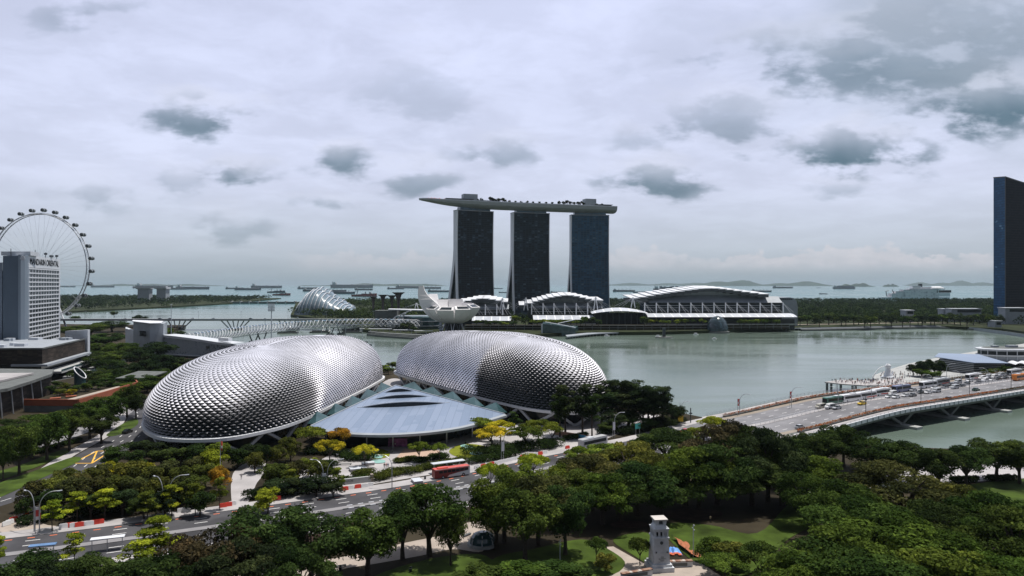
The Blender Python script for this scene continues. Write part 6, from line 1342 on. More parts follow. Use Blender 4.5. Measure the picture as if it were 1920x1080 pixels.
# ================================================================== ships
def ship(px, wy, lpx, kind, label, group='ships anchored offshore', rz=0., col=(.05, .06, .075)):
    Y = (H-WZ)*F/(wy-HY); Ls = lpx/F*Y; t = thing('cargo_ship' if kind != 'cruise' else 'cruise_ship', label, 'ship', (X(px, Y), Y, WZ), rz, group); hb = Ls*.065; w = Ls*.075
    m = mat('hull_paint', col, .7, var=.1, vs=.02)
    b = MB(); pl = [(-.5, .35), (-.47, .5), (.40, .5), (.47, .28), (.5, 0), (.47, -.28), (.40, -.5), (-.47, -.5), (-.5, -.35)]
    low = [(x*Ls*.975, y*w*2*.9) for x, y in pl]; hi = [(x*Ls, y*w*2) for x, y in pl]; n = len(pl)
    zt = [hb*(1.25 if abs(x) > .45 else 1.) for x, y in pl]
    if kind == 'work': zt = [hb*(1.9 if x > .3 else 1.1) for x, y in pl]
    b.add([(*p, 0) for p in low]+[(*p, z) for p, z in zip(hi, zt)], [(i, (i+1) % n, n+(i+1) % n, n+i) for i in range(n)]+[tuple(n+n-1-i for i in range(n))][::-1]); b.build('hull', m, t)
    s = MB(); xs = -.40 if kind != 'work' else .25
    hs = {'tanker': .085, 'box': .10, 'bulk': .085, 'work': .13}.get(kind, .09)*Ls
    s.bb((xs-.045)*Ls, (xs+.035)*Ls, -w*.75, w*.75, hb, hb+hs*.6); s.bb((xs-.035)*Ls, (xs+.02)*Ls, -w*.9, w*.9, hb+hs*.6, hb+hs*.85); s.bb((xs-.06)*Ls, (xs-.045)*Ls, -w*.2, w*.2, hb, hb+hs)
    s.build('superstructure', M['ship_white'], t)
    d = MB(); r = random.Random(int(px*7+wy))
    if kind == 'box':
        x = -.30
        while x < .40: hh = hb*r.choice((.7, 1., 1.2, 1.35)); d.bb(x*Ls, (x+.055)*Ls, -w*.95, w*.95, hb, hb+hh); x += .06
        d.build('container_stack', M['ship_box'], t)
    elif kind in ('bulk',):
        for k in range(4): x = -.25+.17*k; d.bb(x*Ls-Ls*.006, x*Ls+Ls*.006, -w*.1, w*.1, hb, hb+hs*.8); d.bb(x*Ls-Ls*.006, (x+.07)*Ls, -w*.1, w*.1, hb+hs*.62, hb+hs*.7)
        d.build('deck_crane', M['ship_grey'], t)
    elif kind == 'work':
        d.beam((-.30*Ls, 0, hb), (-.24*Ls, 0, hb+Ls*.17), Ls*.02); d.beam((-.24*Ls, 0, hb+Ls*.17), (-.42*Ls, 0, hb+Ls*.10), Ls*.012); d.beam((.05*Ls, 0, hb), (.05*Ls, 0, hb+Ls*.12), Ls*.03); d.bb(-.1*Ls, .1*Ls, -w*.5, w*.5, hb, hb*1.8); d.build('deck_crane', M['ship_grey'], t)
    else:
        d.beam((.38*Ls, 0, hb), (.38*Ls, 0, hb+hs*.55), Ls*.006); d.bb(-.3*Ls, .4*Ls, -w*.12, w*.12, hb, hb*1.12); d.bb(-.02*Ls, .02*Ls, -w*.5, w*.5, hb, hb*1.35); d.build('deck_pipe', M['ship_grey'], t)
    return t
M['ship_white'] = mat('ship_white', (.42, .44, .46), .6); M['ship_box'] = mat('container_mix', (.10, .11, .14), .7, var=.5, vs=.02); M['ship_grey'] = mat('ship_grey', (.09, .10, .12), .6)
DB, RD_ = (.045, .055, .075), (.20, .03, .025)
for a in [(125, 538.5, 34, 'tanker', 'faint tanker just right of the observation wheel rim'), (193, 539, 44, 'tanker', 'low tanker alone beyond the headland, right of the wheel'), (263, 540.5, 28, 'bulk', 'small ship above the headland, first of the cluster past the wheel'), (290, 540.8, 70, 'tanker', 'long tanker right behind the apartment block tops'),
          (326, 543, 44, 'bulk', 'crane ship beside the apartment blocks'), (362, 542.5, 62, 'tanker', 'long tanker right of the apartment blocks'), (440, 542, 34, 'tanker', 'tanker overlapping a second tanker, nearer the headland'), (465, 544, 50, 'tanker', 'nearer tanker of the overlapping group above the channel mouth'), (500, 540.2, 58, 'tanker', 'farther long tanker of the overlapping group above the channel mouth'),
          (590, 546.5, 44, 'bulk', 'dark ship just left behind the pointed glass dome'), (628, 547, 44, 'bulk', 'dark crane ship right of the pointed glass dome'), (640, 551, 52, 'bulk', 'larger dark ship directly right of the pointed glass dome'), (660, 540, 80, 'tanker', 'very long faint tanker beyond the glass domes'), (682, 544, 34, 'tanker', 'short ship beneath the very long tanker'), (578, 542, 40, 'tanker', 'faint ship behind the pointed glass dome'),
          (742, 542.2, 32, 'tanker', 'low ship above the tallest garden tree'), (768, 540.5, 52, 'tanker', 'faint long ship left of the lotus petal tip'), (805, 541.5, 44, 'bulk', 'ship partly hidden by the lotus petal tip'), (822, 547.5, 40, 'bulk', 'dark ship right behind the lotus petal'), (934, 541.5, 18, 'tanker', 'ship between the first and middle towers'), (944, 549, 18, 'bulk', 'nearer ship between the first and middle towers'),
          (1045, 549, 26, 'bulk', 'ship in the gap between the middle and bluer towers'), (1170, 547, 42, 'bulk', 'crane ship just right of the bluer tower'), (1201, 549, 28, 'bulk', 'small dark ship right of the crane ship by the bluer tower'), (1256, 546, 62, 'box', 'container ship loaded in stacks above the exhibition hall'), (1311, 539, 26, 'tanker', 'small faint ship over the crest of the exhibition hall'), (1428, 547.5, 38, 'bulk', 'ship over the right end of the exhibition hall'), (1468, 540.5, 38, 'tanker', 'long low barge under the islands'), (1583, 541.8, 42, 'box', 'blue container ship before the small dark island'), (1544, 551.5, 16, 'bulk', 'small grey ship alone right of the exhibition hall')]:
    ship(*a, col=DB)
ship(528, 554, 34, 'work', 'red offshore vessel with crane, between channel mouth and glass domes', col=RD_); ship(518, 549, 34, 'work', 'dark offshore vessel right behind the red one', col=DB)
ship(683, 556, 48, 'work', 'large red offshore vessel above the garden trees', col=RD_); ship(1535, 540, 8, 'tanker', 'tiny faint vessel left of the blue container ship', col=DB)
# cruise ship
Yc = 2640; Lc = X(1781, Yc)-X(1654, Yc); t = thing('cruise_ship', 'huge white cruise ship moored behind the dark woods', 'ship', (X(1717, Yc), Yc, WZ), 0, 'ships anchored offshore')
M['cruise'] = cellmat('cruise_deck_rows', [(0., (.62, .62, .64)), (.5, (.50, .50, .53)), (.75, (.36, .37, .40)), (.9, (.20, .21, .24))], 9., 5., 'x', .6, (.72, .72, .74), .1, .3)
def cz(py): return Z(py, Yc)-WZ
def cx(px): return X(px, Yc)-X(1717, Yc)
b = MB(); b.prism([(cx(1650), -14), (cx(1760), -16), (cx(1781), 0), (cx(1760), 16), (cx(1650), 14)], 0, [cz(557)]*5); b.build('hull', M['white'], t)
b = MB(); b.bb(cx(1690), cx(1756), -15, 15, cz(557), cz(543)); b.bb(cx(1668), cx(1690), -14, 14, cz(557), cz(550)); b.bb(cx(1676), cx(1699), -14.5, 14, cz(550.5), cz(546)); b.build('cabin_decks', M['cruise'], t)
b = MB(); b.bb(cx(1702), cx(1768), -14, 14, cz(543), cz(541)); b.bb(cx(1708), cx(1724), -10, 10, cz(541), cz(536)); b.lathe([(cx(1769)-cx(1755), 0), ((cx(1769)-cx(1755))*.9, 4), ((cx(1769)-cx(1755))*.5, 8)], (cx(1755), 0, cz(541)), 14, 1., .8); b.bb(cx(1722), cx(1745), -8, 8, cz(541), cz(538)); b.build('upper_deck', M['white'], t)
b = MB(); b.prism([(cx(1756), -15), (cx(1780), -5), (cx(1780), 5), (cx(1756), 15)], cz(556), cz(549)); b.build('bridge_front', M['white'], t); b = MB(); b.prism([(cx(1752), -15.5), (cx(1781.5), -7), (cx(1781.5), 7), (cx(1752), 15.5)], cz(548.6), cz(544)); b.build('bridge_windows', M['glass'], t)
b = MB(); b.bb(cx(1723), cx(1728), -5, 5, cz(538), cz(532)); b.build('funnel', M['darksteel'], t); b = MB(); b.tube([(cx(1663), 0, cz(556)), (cx(1661), 0, cz(546)), (cx(1666), 0, cz(545))], 1.6, 6); b.tube([(cx(1676), 0, cz(550)), (cx(1673), 0, cz(543))], 1.4, 6); b.build('stern_frame', M['darksteel'], t)
# islands on the horizon
def island(label, x0, x1, ytop, Y, seed):
    r = random.Random(seed); w = X(x1, Y)-X(x0, Y); hh = Z(ytop, Y); b = MB(); ph = [r.uniform(0, 6) for _ in range(6)]
    def f(i, j):
        e = math.sin(PI*i)**.7; p = .55+.2*math.sin(6*i+ph[0])+.15*math.sin(13*i+ph[1])+.10*math.sin(29*i+ph[2]); q = math.sin(PI*j)
        return (X(x0, Y)+w*i, Y+w*.25*(j-.5), WZ-1+(hh)*e*p*q*(1+.15*math.sin(31*i+17*j)))
    b.grid(f, 60, 12); return tag(b.build('hill', M['hillgreen'], smooth=True), label, None, None, 'structure')
M['hillgreen'] = mat('hill_green', (.03, .05, .03), .95, var=.3, vs=.002)
island('long hazy island on the horizon beyond the exhibition hall', 1285, 1560, 520.5, 27000, 3); island('faint low coast on the horizon', 1130, 1420, 526.5, 34000, 4); island('small dark island before the container ship', 1560, 1640, 529, 19000, 5); island('tiny dark island left of the cruise ship', 1652, 1688, 531, 19000, 6); island('hazy double peaked island near the blue tower', 1700, 1880, 521.5, 32000, 7); island('faint thin coast on the horizon behind the ships', 560, 840, 528.5, 26000, 9); island('faint far coast on the horizon near the wheel', 100, 420, 530.5, 27000, 10)
# ================================================================== street lamps, poles, signs
def lamp_proto():
    o = thing('street_lamp', 'lamp', 'street lamp'); b = MB(); pts = [(0, 0, 0), (0, 0, 6.2)]+[(2.9*(1-math.cos(a)), 0, 6.2+3.4*math.sin(a)) for a in [PI/2*k/7 for k in range(1, 8)]]+[(3.9, 0, 9.55)]
    b.tube(pts, [.14]*2+[.10]*8, 5); b.build('curved_pole', M['steel'], o); b = MB(); b.box((4.15, 0, 9.5), (1.1, .36, .16)); b.build('lamp_head', M['lightgrey'], o); return o
LAMP = lamp_proto()
def lamp(p, rz, label, group, sc=1.): copy_tree(LAMP, loc=p, rz=rz, label=label, group=group, scale=sc)
LG = 'curved street lamps'
for px, py, rz, lb in ((64, 998, 2.6, 'curved street lamp beside the banner pole at the junction'), (74, 999, .6, 'taller curved street lamp at the junction paving, second one'), (305, 966, 2.5, 'curved street lamp beside the banner pole by the bushy belt'), (318, 962, .5, 'curved street lamp leaning over the bushy belt'), (614, 926, .45, 'curved street lamp by the sign wall'), (606, 927, 2.7, 'curved street lamp beside the white banner by the sign wall'), (944, 862, .5, 'curved street lamp by the hedge right of the red bus'), (735, 916, 2.8, 'curved street lamp half hidden by the front treetops'),
                       (1152, 820, .4, 'curved street lamp under the rounder dome'), (1276, 795, .3, 'curved street lamp at the start of the road bridge')):
    lamp(tuple(G(px, py)), rz, lb, LG)
for px, py, lb in ((1387, 778, 'first'), (1484, 764, 'second'), (1570, 746, 'third'), (1775, 712, 'fourth')): lamp(tuple(br_px(px, py)), ba-.9, f'curved street lamp on the bay side of the bridge, {lb} from the forecourt', LG)
for k, s in enumerate((70, 96, 122, 150, 178, 206)): lamp(tuple(BR(s, 26.5, .1)), ba+2.0, f'curved lamp in the bridge median, {ordinal(k+1)} from the forecourt', LG, .9); 
for k, s in enumerate((62, 105, 148, 190)):
    o = thing('traffic_pole', f'dark straight pole by the planter on the bridge, {ordinal(k+1)} from the park', 'pole', tuple(BR(s, 45.3, .1)), 0, 'dark poles on the bridge'); b = MB(); b.tube([(0, 0, 0), (0, 0, 9)], .15, 6); b.build('pole', M['darksteel'], o); b = MB(); b.box((0, 0, 6.5), (.9, .3, .7)); b.build('crossbar', M['darksteel'], o)
def banner(p, label, m, hh=6.5, rz=.5):
    o = thing('banner_pole', label, 'banner', tuple(p), rz, 'banner poles'); b = MB(); b.tube([(0, 0, 0), (0, 0, hh)], .09, 6); b.build('pole', M['steel'], o); b = MB(); b.bb(.1, 1.15, -.03, .03, hh-3.3, hh-.2); b.build('flag', m, o)
M['redwhite'] = cellmat('red_white_print', [(0., (.55, .06, .05)), (.45, (.7, .68, .68)), (.75, (.35, .05, .05))], .8, .8, 'x', .7)
banner(G(66, 1000), 'red and white banner on the pole at the junction paving', M['redwhite']); banner(G(296, 968), 'red and white banner on the pole by the bushy belt', M['redwhite']); banner(G(604, 930), 'plain white banner by the sign wall', M['white']); banner(G(940, 864), 'plain white banner right of the red bus', M['white']); banner(G(1149, 822), 'plain white banner below the rounder dome', M['white'])
for px, py, k in ((1383, 781, 'first'), (1481, 766, 'second')): banner(br_px(px, py), f'striped banner on the bay side of the bridge, {k} from the forecourt', M['redwhite'], 8)
for px, py, k in ((1275, 795, 'yellow sign panel at the start of the road bridge'), (1568, 748, 'yellow sign panel on the bridge above the blue green coach')):
    o = thing('road_sign', k, 'sign', tuple(G(px, py, .5))); b = MB(); b.tube([(0, 0, -.4), (0, 0, 9)], .1, 5); b.build('pole', M['steel'], o); b = MB(); b.box((.2, -.2, 2.4), (2.2, .12, 2.6)); b.build('panel', M['yellow'], o)
o = thing('road_sign', 'green overhead direction sign on two posts before the bridge', 'sign', tuple(G(1196, 815)), .7); b = MB(); b.bb(-1.6, 1.6, -.05, .05, 2.4, 4.4); b.build('panel', M['teal'], o)
for x in (-1.1, 1.1): b = MB(); b.tube([(x, .1, 0), (x, .1, 4.2)], .08, 5); b.build('post', M['steel'], o)
o = thing('sign_post', 'dark cross shaped sign post where the railing begins', 'sign', tuple(G(1295, 793))); b = MB(); b.tube([(0, 0, 0), (0, 0, 6.5)], .22, 6); b.build('post', M['darksteel'], o); b = MB(); b.box((0, 0, 4.2), (1.4, .25, .5)); b.build('panel', M['darksteel'], o)
o = thing('flag_pole', 'tall flagpole with red and white flag before the long dome', 'flag', tuple(G(413, 905))); b = MB(); b.tube([(0, 0, 0), (0, 0, 13.5)], [.11, .06], 6); b.build('pole', M['lightgrey'], o); b = MB(); b.grid(lambda i, j: (.1+.55*i, .25*math.sin(5*i+2*j), 9.9+3.0*j-.5*i), 5, 8); b.build('flag', M['redwhite'], o)
# floodlight masts and thin masts by the water
o = thing('floodlight_mast', 'tall mast with square floodlight panel behind the long dome', 'floodlight', (X(509, 640), 640, 0)); b = MB(); b.tube([(0, 0, 0), (0, 0, 41)], [.7, .4], 8); b.build('mast', M['lightgrey'], o); b = MB()
for k in range(5): b.bb(-3, 3, -.2, .2, 36+1.4*k, 36.3+1.4*k)
b.build('frame', M['steel'], o)
for i in range(5):
    for j in range(5): b = MB(); b.box((-2.5+1.25*i, -.4, 36.6+1.4*j), (.95, .5, 1.0)); b.build('lamp', M['lightgrey'], o)
for k, (px, y0, y1, Y) in enumerate(((321, 571, 628, 620), (603, 598, 640, 640), (632, 598, 640, 640), (648, 597, 650, 620), (679, 597, 660, 600), (497, 597, 632, 660), (558, 595, 630, 660))):
    o = thing('light_mast', f'slim grey mast by the bay behind the long dome, {ordinal(k+1)} in line from the grandstand' if k else 'stout grey mast rising from the grandstand roof', 'mast', (X(px, Y), Y, WZ), 0, 'masts along the bay edge'); b = MB(); b.tube([(0, 0, 0), (0, 0, Z(y0, Y)-WZ)], [.5 if k == 0 else .28, .2], 6); b.build('mast', M['grey'], o); b = MB(); b.box((0, 0, Z(y0, Y)-WZ), (1.6, .5, .5)); b.build('lamp_head', M['lightgrey'], o)
# ================================================================== barriers
def barrier_proto():
    o = thing('traffic_barrier', 'barrier', 'barrier'); b = MB(); lofted(b, [(-.95, .3, .12, 0, 1.0), (.95, .3, .12, 0, 1.0)]); b.build('body', M['matteobj'], o); b = MB(); b.box((0, 0, 1.04), (1.4, .16, .12)); b.build('coupling', M['matteobj'], o); return o
BARR = barrier_proto()
def barriers(items, where, rz):
    n = {'red': 0, 'white': 0}
    for px, py, c in items:
        nm = 'red' if c == 'r' else 'white'; n[nm] += 1
        copy_tree(BARR, loc=tuple(G(px, py, .12)), rz=rz, label=f'{nm} plastic barrier, {ordinal(n[nm])} {nm} one {where}', group='red and white plastic barriers', color=(.62, .05, .03, 1) if c == 'r' else (.72, .72, .73, 1))
barriers([(119, 990, 'w'), (132, 988, 'r'), (139, 988, 'w'), (149, 987, 'r'), (158, 985.5, 'w'), (168, 984.5, 'w'), (177, 983, 'r'), (187, 981.5, 'r')], 'in the kerb line by the bushy belt', .5)
barriers([(12, 985, 'w'), (18, 982, 'w'), (25, 977, 'r'), (35, 972, 'w'), (46, 964, 'r'), (54, 960, 'w')], 'across the side road corner', 1.1)
barriers([(340, 960, 'w'), (350, 959, 'w'), (418, 951, 'r'), (428, 949, 'r'), (436, 947, 'w')], 'near the white footpath', .5)
barriers([(647, 919, 'r'), (657, 917, 'w'), (671, 915, 'r'), (683, 913.5, 'w'), (694, 911.5, 'w'), (512, 938, 'r'), (520, 937, 'r')], 'on the kerb before the sign wall', .5)
barriers([(894, 878, 'w'), (906, 876, 'r'), (914, 874, 'w'), (922, 872, 'r'), (930, 870.5, 'w'), (938, 868.5, 'w'), (946, 867, 'w'), (954, 865, 'w'), (962, 863, 'w'), (971, 861, 'w'), (979, 859, 'r'), (987, 857.5, 'w'), (996, 856, 'r'), (1004, 854.5, 'w'), (1013, 852.5, 'r'), (1021, 850.5, 'w'), (1064, 841, 'r')], 'along the kerb right of the red bus', .62)
barriers([(140, 912, 'r'), (146, 909, 'w'), (152, 907, 'r')], 'inside the bushy belt', 1.)
# ================================================================== people
def person_mesh(pose):
    V = [(0, 0, .95), (0, 0, 1.15), (0, 0, 1.42), (0, 0, 1.52), (0, .0, 1.62), (0, .02, 1.74), (.20, 0, 1.40), (.27, .03*pose, 1.12), (.26, .14*pose, .88), (-.20, 0, 1.40), (-.27, -.03*pose, 1.12), (-.26, .10-.12*pose, .88), (.10, 0, .90), (.11, .12*pose, .50), (.11, .06*pose, .08), (.11, .06*pose+.14, .04), (-.10, 0, .90), (-.11, -.08*pose, .50), (-.11, -.26*pose, .08), (-.11, -.26*pose+.14, .04)]
    Rd_ = [.15, .15, .17, .065, .10, .085, .075, .05, .04, .075, .05, .04, .095, .065, .045, .04, .095, .065, .045, .04]
    E = [(0, 1), (1, 2), (2, 3), (3, 4), (4, 5), (2, 6), (6, 7), (7, 8), (2, 9), (9, 10), (10, 11), (0, 12), (12, 13), (13, 14), (14, 15), (0, 16), (16, 17), (17, 18), (18, 19)]
    me = bpy.data.meshes.new('person'); me.from_pydata(V, E, []); o = bpy.data.objects.new('person', me); COL.objects.link(o)
    sk = o.modifiers.new('skin', 'SKIN'); sk.use_smooth_shade = True
    for i, r in enumerate(Rd_): me.skin_vertices[0].data[i].radius = (r, r*.8); me.skin_vertices[0].data[i].use_root = (i == 0)
    su = o.modifiers.new('subd', 'SUBSURF'); su.levels = 1
    dg = bpy.context.evaluated_depsgraph_get(); dg.update(); m2 = bpy.data.meshes.new_from_object(o.evaluated_get(dg)); bpy.data.objects.remove(o)
    m2.materials.clear()
    for k in ('matteobj', 'trousers', 'skin', 'hair'): m2.materials.append(M[k])
    for p in m2.polygons:
        c = p.center; p.material_index = 3 if (c.z > 1.66 or (c.z > 1.56 and c.y < -.02)) else (2 if c.z > 1.47 else (1 if c.z < .93 and abs(c.x) < .2 else (2 if c.z < 1.15 and abs(c.x) > .22 else 0)))
    return m2
PM = [person_mesh(0.2), person_mesh(1.)]
SHIRT = [((.55, .55, .55), 'white'), ((.03, .03, .035), 'black'), ((.35, .05, .05), 'red'), ((.06, .10, .25), 'navy'), ((.25, .25, .27), 'grey'), ((.35, .28, .18), 'beige')]
def person(p, label, group, k, rz=None):
    r = random.Random(k*13+1); o = link('person', PM[k % 2], None, tuple(p)); o.rotation_euler = (0, 0, r.random()*6 if rz is None else rz); o.color = (*SHIRT[k % 6][0], 1); s = r.uniform(.93, 1.05); o.scale = (s, s, s); return tag(o, label, 'person', group)
for k, (px, py, lb) in enumerate(((720.5, 878, 'person walking in a group of three on the forecourt, the tallest one'), (724, 878, 'person walking in the middle of the forecourt group of three'), (727.5, 878, 'person in the forecourt group of three, farthest from the lone tree'), (452.5, 899, 'person in black walking up the white footpath'), (1332, 979, 'person in dark clothes on the shaded lawn by the memorial tower'), (741, 838, 'person standing under the edge of the fan roof'), (672, 831, 'person near the pavilion corner poster'))): person(G(px, py, .05), lb, 'people on the forecourt and park', k+1)
for k, (px, py) in enumerate(((1438, 763), (1455, 759), (1457, 759.5), (1468, 757), (1476, 756.5), (1488, 754.5), (1492, 753.5), (1530, 746))):
    person(br_px(px, py), f'person walking on the bay side footway of the bridge, {ordinal(k+1)} from the forecourt', 'people on the bridge footway', 60+k)
# statue, pier, crowd
t = thing('viewing_pier', 'white deck pier on piles crowded with visitors by the statue', 'pier', (*G(1600, 716, 1.2).xy, WZ))
pp_ = [G(1546, 716, 1.2), G(1575, 712, 1.2), G(1640, 713.5, 1.2), G(1690, 708, 1.2), G(1700, 716, 1.2), G(1668, 728, 1.2), G(1655, 722.5, 1.2), G(1620, 722.5, 1.2), G(1575, 719.5, 1.2)]
b = MB(); b.prism([(p.x, p.y) for p in pp_], .6, 1.2); b.build('deck', M['paving'], t, world=True)
for px, py in ((1552, 717), (1560, 718), (1578, 720), (1600, 722), (1606, 722), (1630, 723), (1650, 722)): g_ = G(px, py, 1.2); b = MB(); b.tube([(g_.x, g_.y+1, WZ), (g_.x, g_.y+1, .6)], .7, 6); b.build('pile', M['darkconc'], t, world=True)
def in_poly(p, poly):
    c = False; j = len(poly)-1
    for i in range(len(poly)):
        if (poly[i].y > p[1]) != (poly[j].y > p[1]) and p[0] < (poly[j].x-poly[i].x)*(p[1]-poly[i].y)/(poly[j].y-poly[i].y)+poly[i].x: c = not c
        j = i
    return c
r = random.Random(8); n = 0; xs = [p.x for p in pp_]; ys = [p.y for p in pp_]; shrink = [p.lerp(G(1620, 717, 1.2), .06) for p in pp_]
while n < 150:
    p = (r.uniform(min(xs), max(xs)), r.uniform(min(ys), max(ys)))
    if in_poly(p, shrink): c = SHIRT[n % 6][1]; person((p[0], p[1], 1.2), f'visitor in {c} top standing in the crowd on the viewing pier', f'visitors in {c} tops on the viewing pier', n); n += 1
for k in range(70):
    px = r.uniform(1650, 1745); py = r.uniform(700, 712); c = SHIRT[k % 6][1]; person(G(px, py, .05), f'visitor in {c} top on the paved shore behind the statue', f'visitors in {c} tops behind the statue', k)
t = thing('water_spouting_statue', 'white fish tailed lion statue spouting an arc of water into the bay', 'statue', (*G(1665, 709, 0).xy, 0)); bp_ = t.location
b = MB(); b.lathe([(4.2, 0), (4.2, 1.0), (3.4, 1.3)], n=12); b.build('wave_base', M['lightgrey'], t)
b = MB(); b.lathe([(2.6, 1.2), (2.3, 2.6), (1.75, 4.2), (1.45, 5.6), (1.35, 6.6)], n=12); b.lathe([(1.35, 6.4), (1.75, 7.2), (1.8, 8.0), (1.35, 8.8), (.5, 9.2)], n=12); b.box((-1.35, -.5, 7.6), (1.1, 1.0, 1.0)); b.box((-.5, -.9, 9.1), (.4, .3, .6)); b.box((-.4, .9, 9.1), (.4, .3, .6)); b.tube([(1.6, .5, 1.5), (3.2, .8, 2.2), (3.8, 1., 3.8), (3.0, .9, 4.6)], [.9, .6, .4, .15], 7); b.build('body', M['white'], t)
b = MB(); b.tube([(-1.8-11*k/9, -.6-2.2*k/9, 7.6+2.2*(k/9)-12.4*(k/9)**2) for k in range(10)], [.22+.03*k for k in range(10)], 6); b.build('water_jet', mat('water_spray', (.7, .73, .75), .4), t)
# waterfront buildings at the far end of the bridge
t = thing('glass_roof_building', 'dark waterside building with large pale flat glass roof behind the trees', 'building', (318, 500, 0))
fp = [(300, 506), (308, 480), (326, 477), (339, 524), (316, 526)]
b = MB(); b.prism(fp, 0, 7.6); b.build('glass_body', M['glass'], t, world=True)
b = MB(); b.prism([(298, 508), (307, 477.5), (328, 475), (341, 526), (314, 530)], [8.6, 7.6, 7.6, 8.4, 9.], [9.0, 8.0, 8.0, 8.8, 9.4]); b.build('sloping_roof', M['roofblue'], t, world=True)
b = MB()
for k in range(6): zz = .9+1.2*k; b.beam((299.6, 505.6, zz), (307.6, 479.6, zz), .3, .22); b.beam((307.6, 479.6, zz), (326, 476.6, zz), .3, .22)
b.build('louvre', M['steel'], t, world=True)
for lab, px0, px1, Y, rr in (('round pale rimmed waterside pavilion with flat ring roof', 1832, 1940, 575, 1), ('low waterside block with white canopies at the far end of the bridge', 1888, 1960, 500, 0)):
    t = thing('waterside_pavilion', lab, 'building', (X((px0+px1)/2, Y), Y, 0)); wd = X(px1, Y)-X(px0, Y)
    if rr:
        b = MB(); b.lathe([(wd/2*.92, 0), (wd/2*.92, 8)], n=28, sy=.6); b.build('wall', M['grey'], t); b = MB(); b.lathe([(wd/2*.98, 8), (wd/2, 8.2), (wd/2, 9.), (wd/2*.9, 9.3)], n=28, sy=.6); b.build('ring_roof', M['lightgrey'], t)
        b = MB(); b.lathe([(wd/2*.80, 9.3), (wd/2*.78, 9.6)], n=28, sy=.6); b.build('dark_roof_well', M['darkconc'], t)
        b = MB(); b.lathe([(wd/2*.925, 4.6), (wd/2*.925, 7.2)], n=28, sy=.6); b.build('window_band', M['glass'], t); b = MB(); b.lathe([(wd/2*.99, 3.6), (wd/2*1.0, 4.3)], n=28, sy=.6); b.build('white_terrace', M['white'], t)
        for k in range(9): b = MB(); a = PI+PI*(k+.5)/9; b.tube([(wd*.47*math.cos(a), wd*.282*math.sin(a), 0), (wd*.47*math.cos(a), wd*.282*math.sin(a), 8)], .3, 5); b.build('column', M['lightgrey'], t)
        b = MB(); b.box((wd*.1, 0, 10.4), (7, 5, 2)); b.box((-wd*.15, 3, 10.1), (4, 4, 1.4)); b.build('roof_plant', M['grey'], t)
    else:
        b = MB(); b.bb(-wd/2, wd/2, -4, 14, 0, 5); b.build('wall', M['glass'], t)
        for k in range(4): b = MB(); x = -wd*.36+k*wd*.26; b.grid(lambda i, j: (x-3.4+6.8*i, -8+8*j, 5+1.2*math.sin(PI*i)+.8*j), 8, 2); b.build('canopy', M['white'], t)
row('broad', 'beside the statue', 'dark trees beside the statue', [(1712, 682, 8, 26, BLK), (1735, 674, 11, 34, BLK), (1752, 671, 12, 36, BLK), (1762, 680, 9, 34, BLK), (1728, 690, 6, 30, GR), (1748, 694, 5.5, 36, GR), (1852, 692, 6, 26, MD), (1866, 690, 6, 24, GR), (1884, 684, 8, 22, DK)])
# ================================================================== memorial tower
t = thing('memorial_tower', 'tall grey granite war memorial tower with open arcade and flat cap', 'monument', tuple(G(1236, 1066)), .12)
k = G(1236, 1066).y/F; g_ = lambda px: px*k  # photo pixels to metres at the tower
wb, wt = 32*k, 27*k
b = MB(); b.box((0, 0, .5), (44*k, 44*k, 1.)); b.box((0, 0, 1.25), (38*k, 38*k, .6)); b.build('plinth', M['stone'], t)
z0, z1 = 1.5, 6.75; b = MB(); b.box((0, 0, (z0+z1)/2), (wb, wb, z1-z0), 0, wt/wb); b.build('shaft', M['stone'], t)
b = MB(); b.box((0, 0, 3.9), (wb*.95, wb*.95, .10)); b.build('string_course', M['stone'], t)
b = MB(); b.box((0, 0, z1+.14), (wt*1.12, wt*1.12, .28)); b.box((0, 0, z1+.36), (wt*1.02, wt*1.02, .16)); b.build('lower_cornice', M['stone'], t)
zA = z1+.44; zB = zA+1.05; b = MB()
for i in (-1, -.33, .33, 1):
    for j in (-1, -.33, .33, 1):
        if abs(i) == 1 or abs(j) == 1: b.box((i*wt*.43, j*wt*.43, (zA+zB)/2), (wt*.13, wt*.13, zB-zA))
b.build('arcade_pier', M['stone'], t)
b = MB(); b.box((0, 0, (zA+zB)/2), (wt*.5, wt*.5, zB-zA)); b.build('arcade_core', M['dark'], t)
b = MB(); b.box((0, 0, zB+.2), (wt*1.02, wt*1.02, .4)); b.box((0, 0, zB+.52), (wt*1.1, wt*1.1, .24)); b.box((0, 0, zB+1.0), (wt*.95, wt*.95, .75), 0, .72); b.build('upper_cornice', M['stone'], t)
zC = zB+1.37; b = MB()
for i in (-1, 1):
    for j in (-1, 1): b = MB(); b.box((i*wt*.27, j*wt*.27, zC+.45), (wt*.2, wt*.2, .9), 0, 1.35); b.build('lantern_pier', M['stone'], t)
b = MB(); b.box((0, 0, zC+.45), (wt*.42, wt*.42, .9)); b.build('lantern_core', M['darkconc'], t)
b = MB(); b.box((0, 0, zC+1.03), (wt*.95, wt*.95, .26)); b.build('cap_slab', mat('pale_stone', (.50, .47, .44), .8), t)
b = MB(); b.tube([(0, -wt*.5-.12, 5.95), (0, -wt*.5-.02, 5.95)], .34, 18); b.build('wreath', M['darksteel'], t)
tilt = math.atan2((wb-wt)/2, z1-z0)
for s, z, sz in (('OUR', 3.05, .30), ('GLORIOUS', 2.68, .33), ('DEAD', 2.30, .33)):
    y_ = -(wb/2-(z-z0)*math.tan(tilt))-.025; text(s, sz, t, (0.1, y_, z), (PI/2-tilt, 0, 0), M['darkconc'], ext=.01, name='inscription')
for sx in (-1, 1): b = MB(); b.box((sx*wb*.33, -wb*.485, 4.05), (.26, .12, .3)); b.build('corner_bracket', M['darkconc'], t)
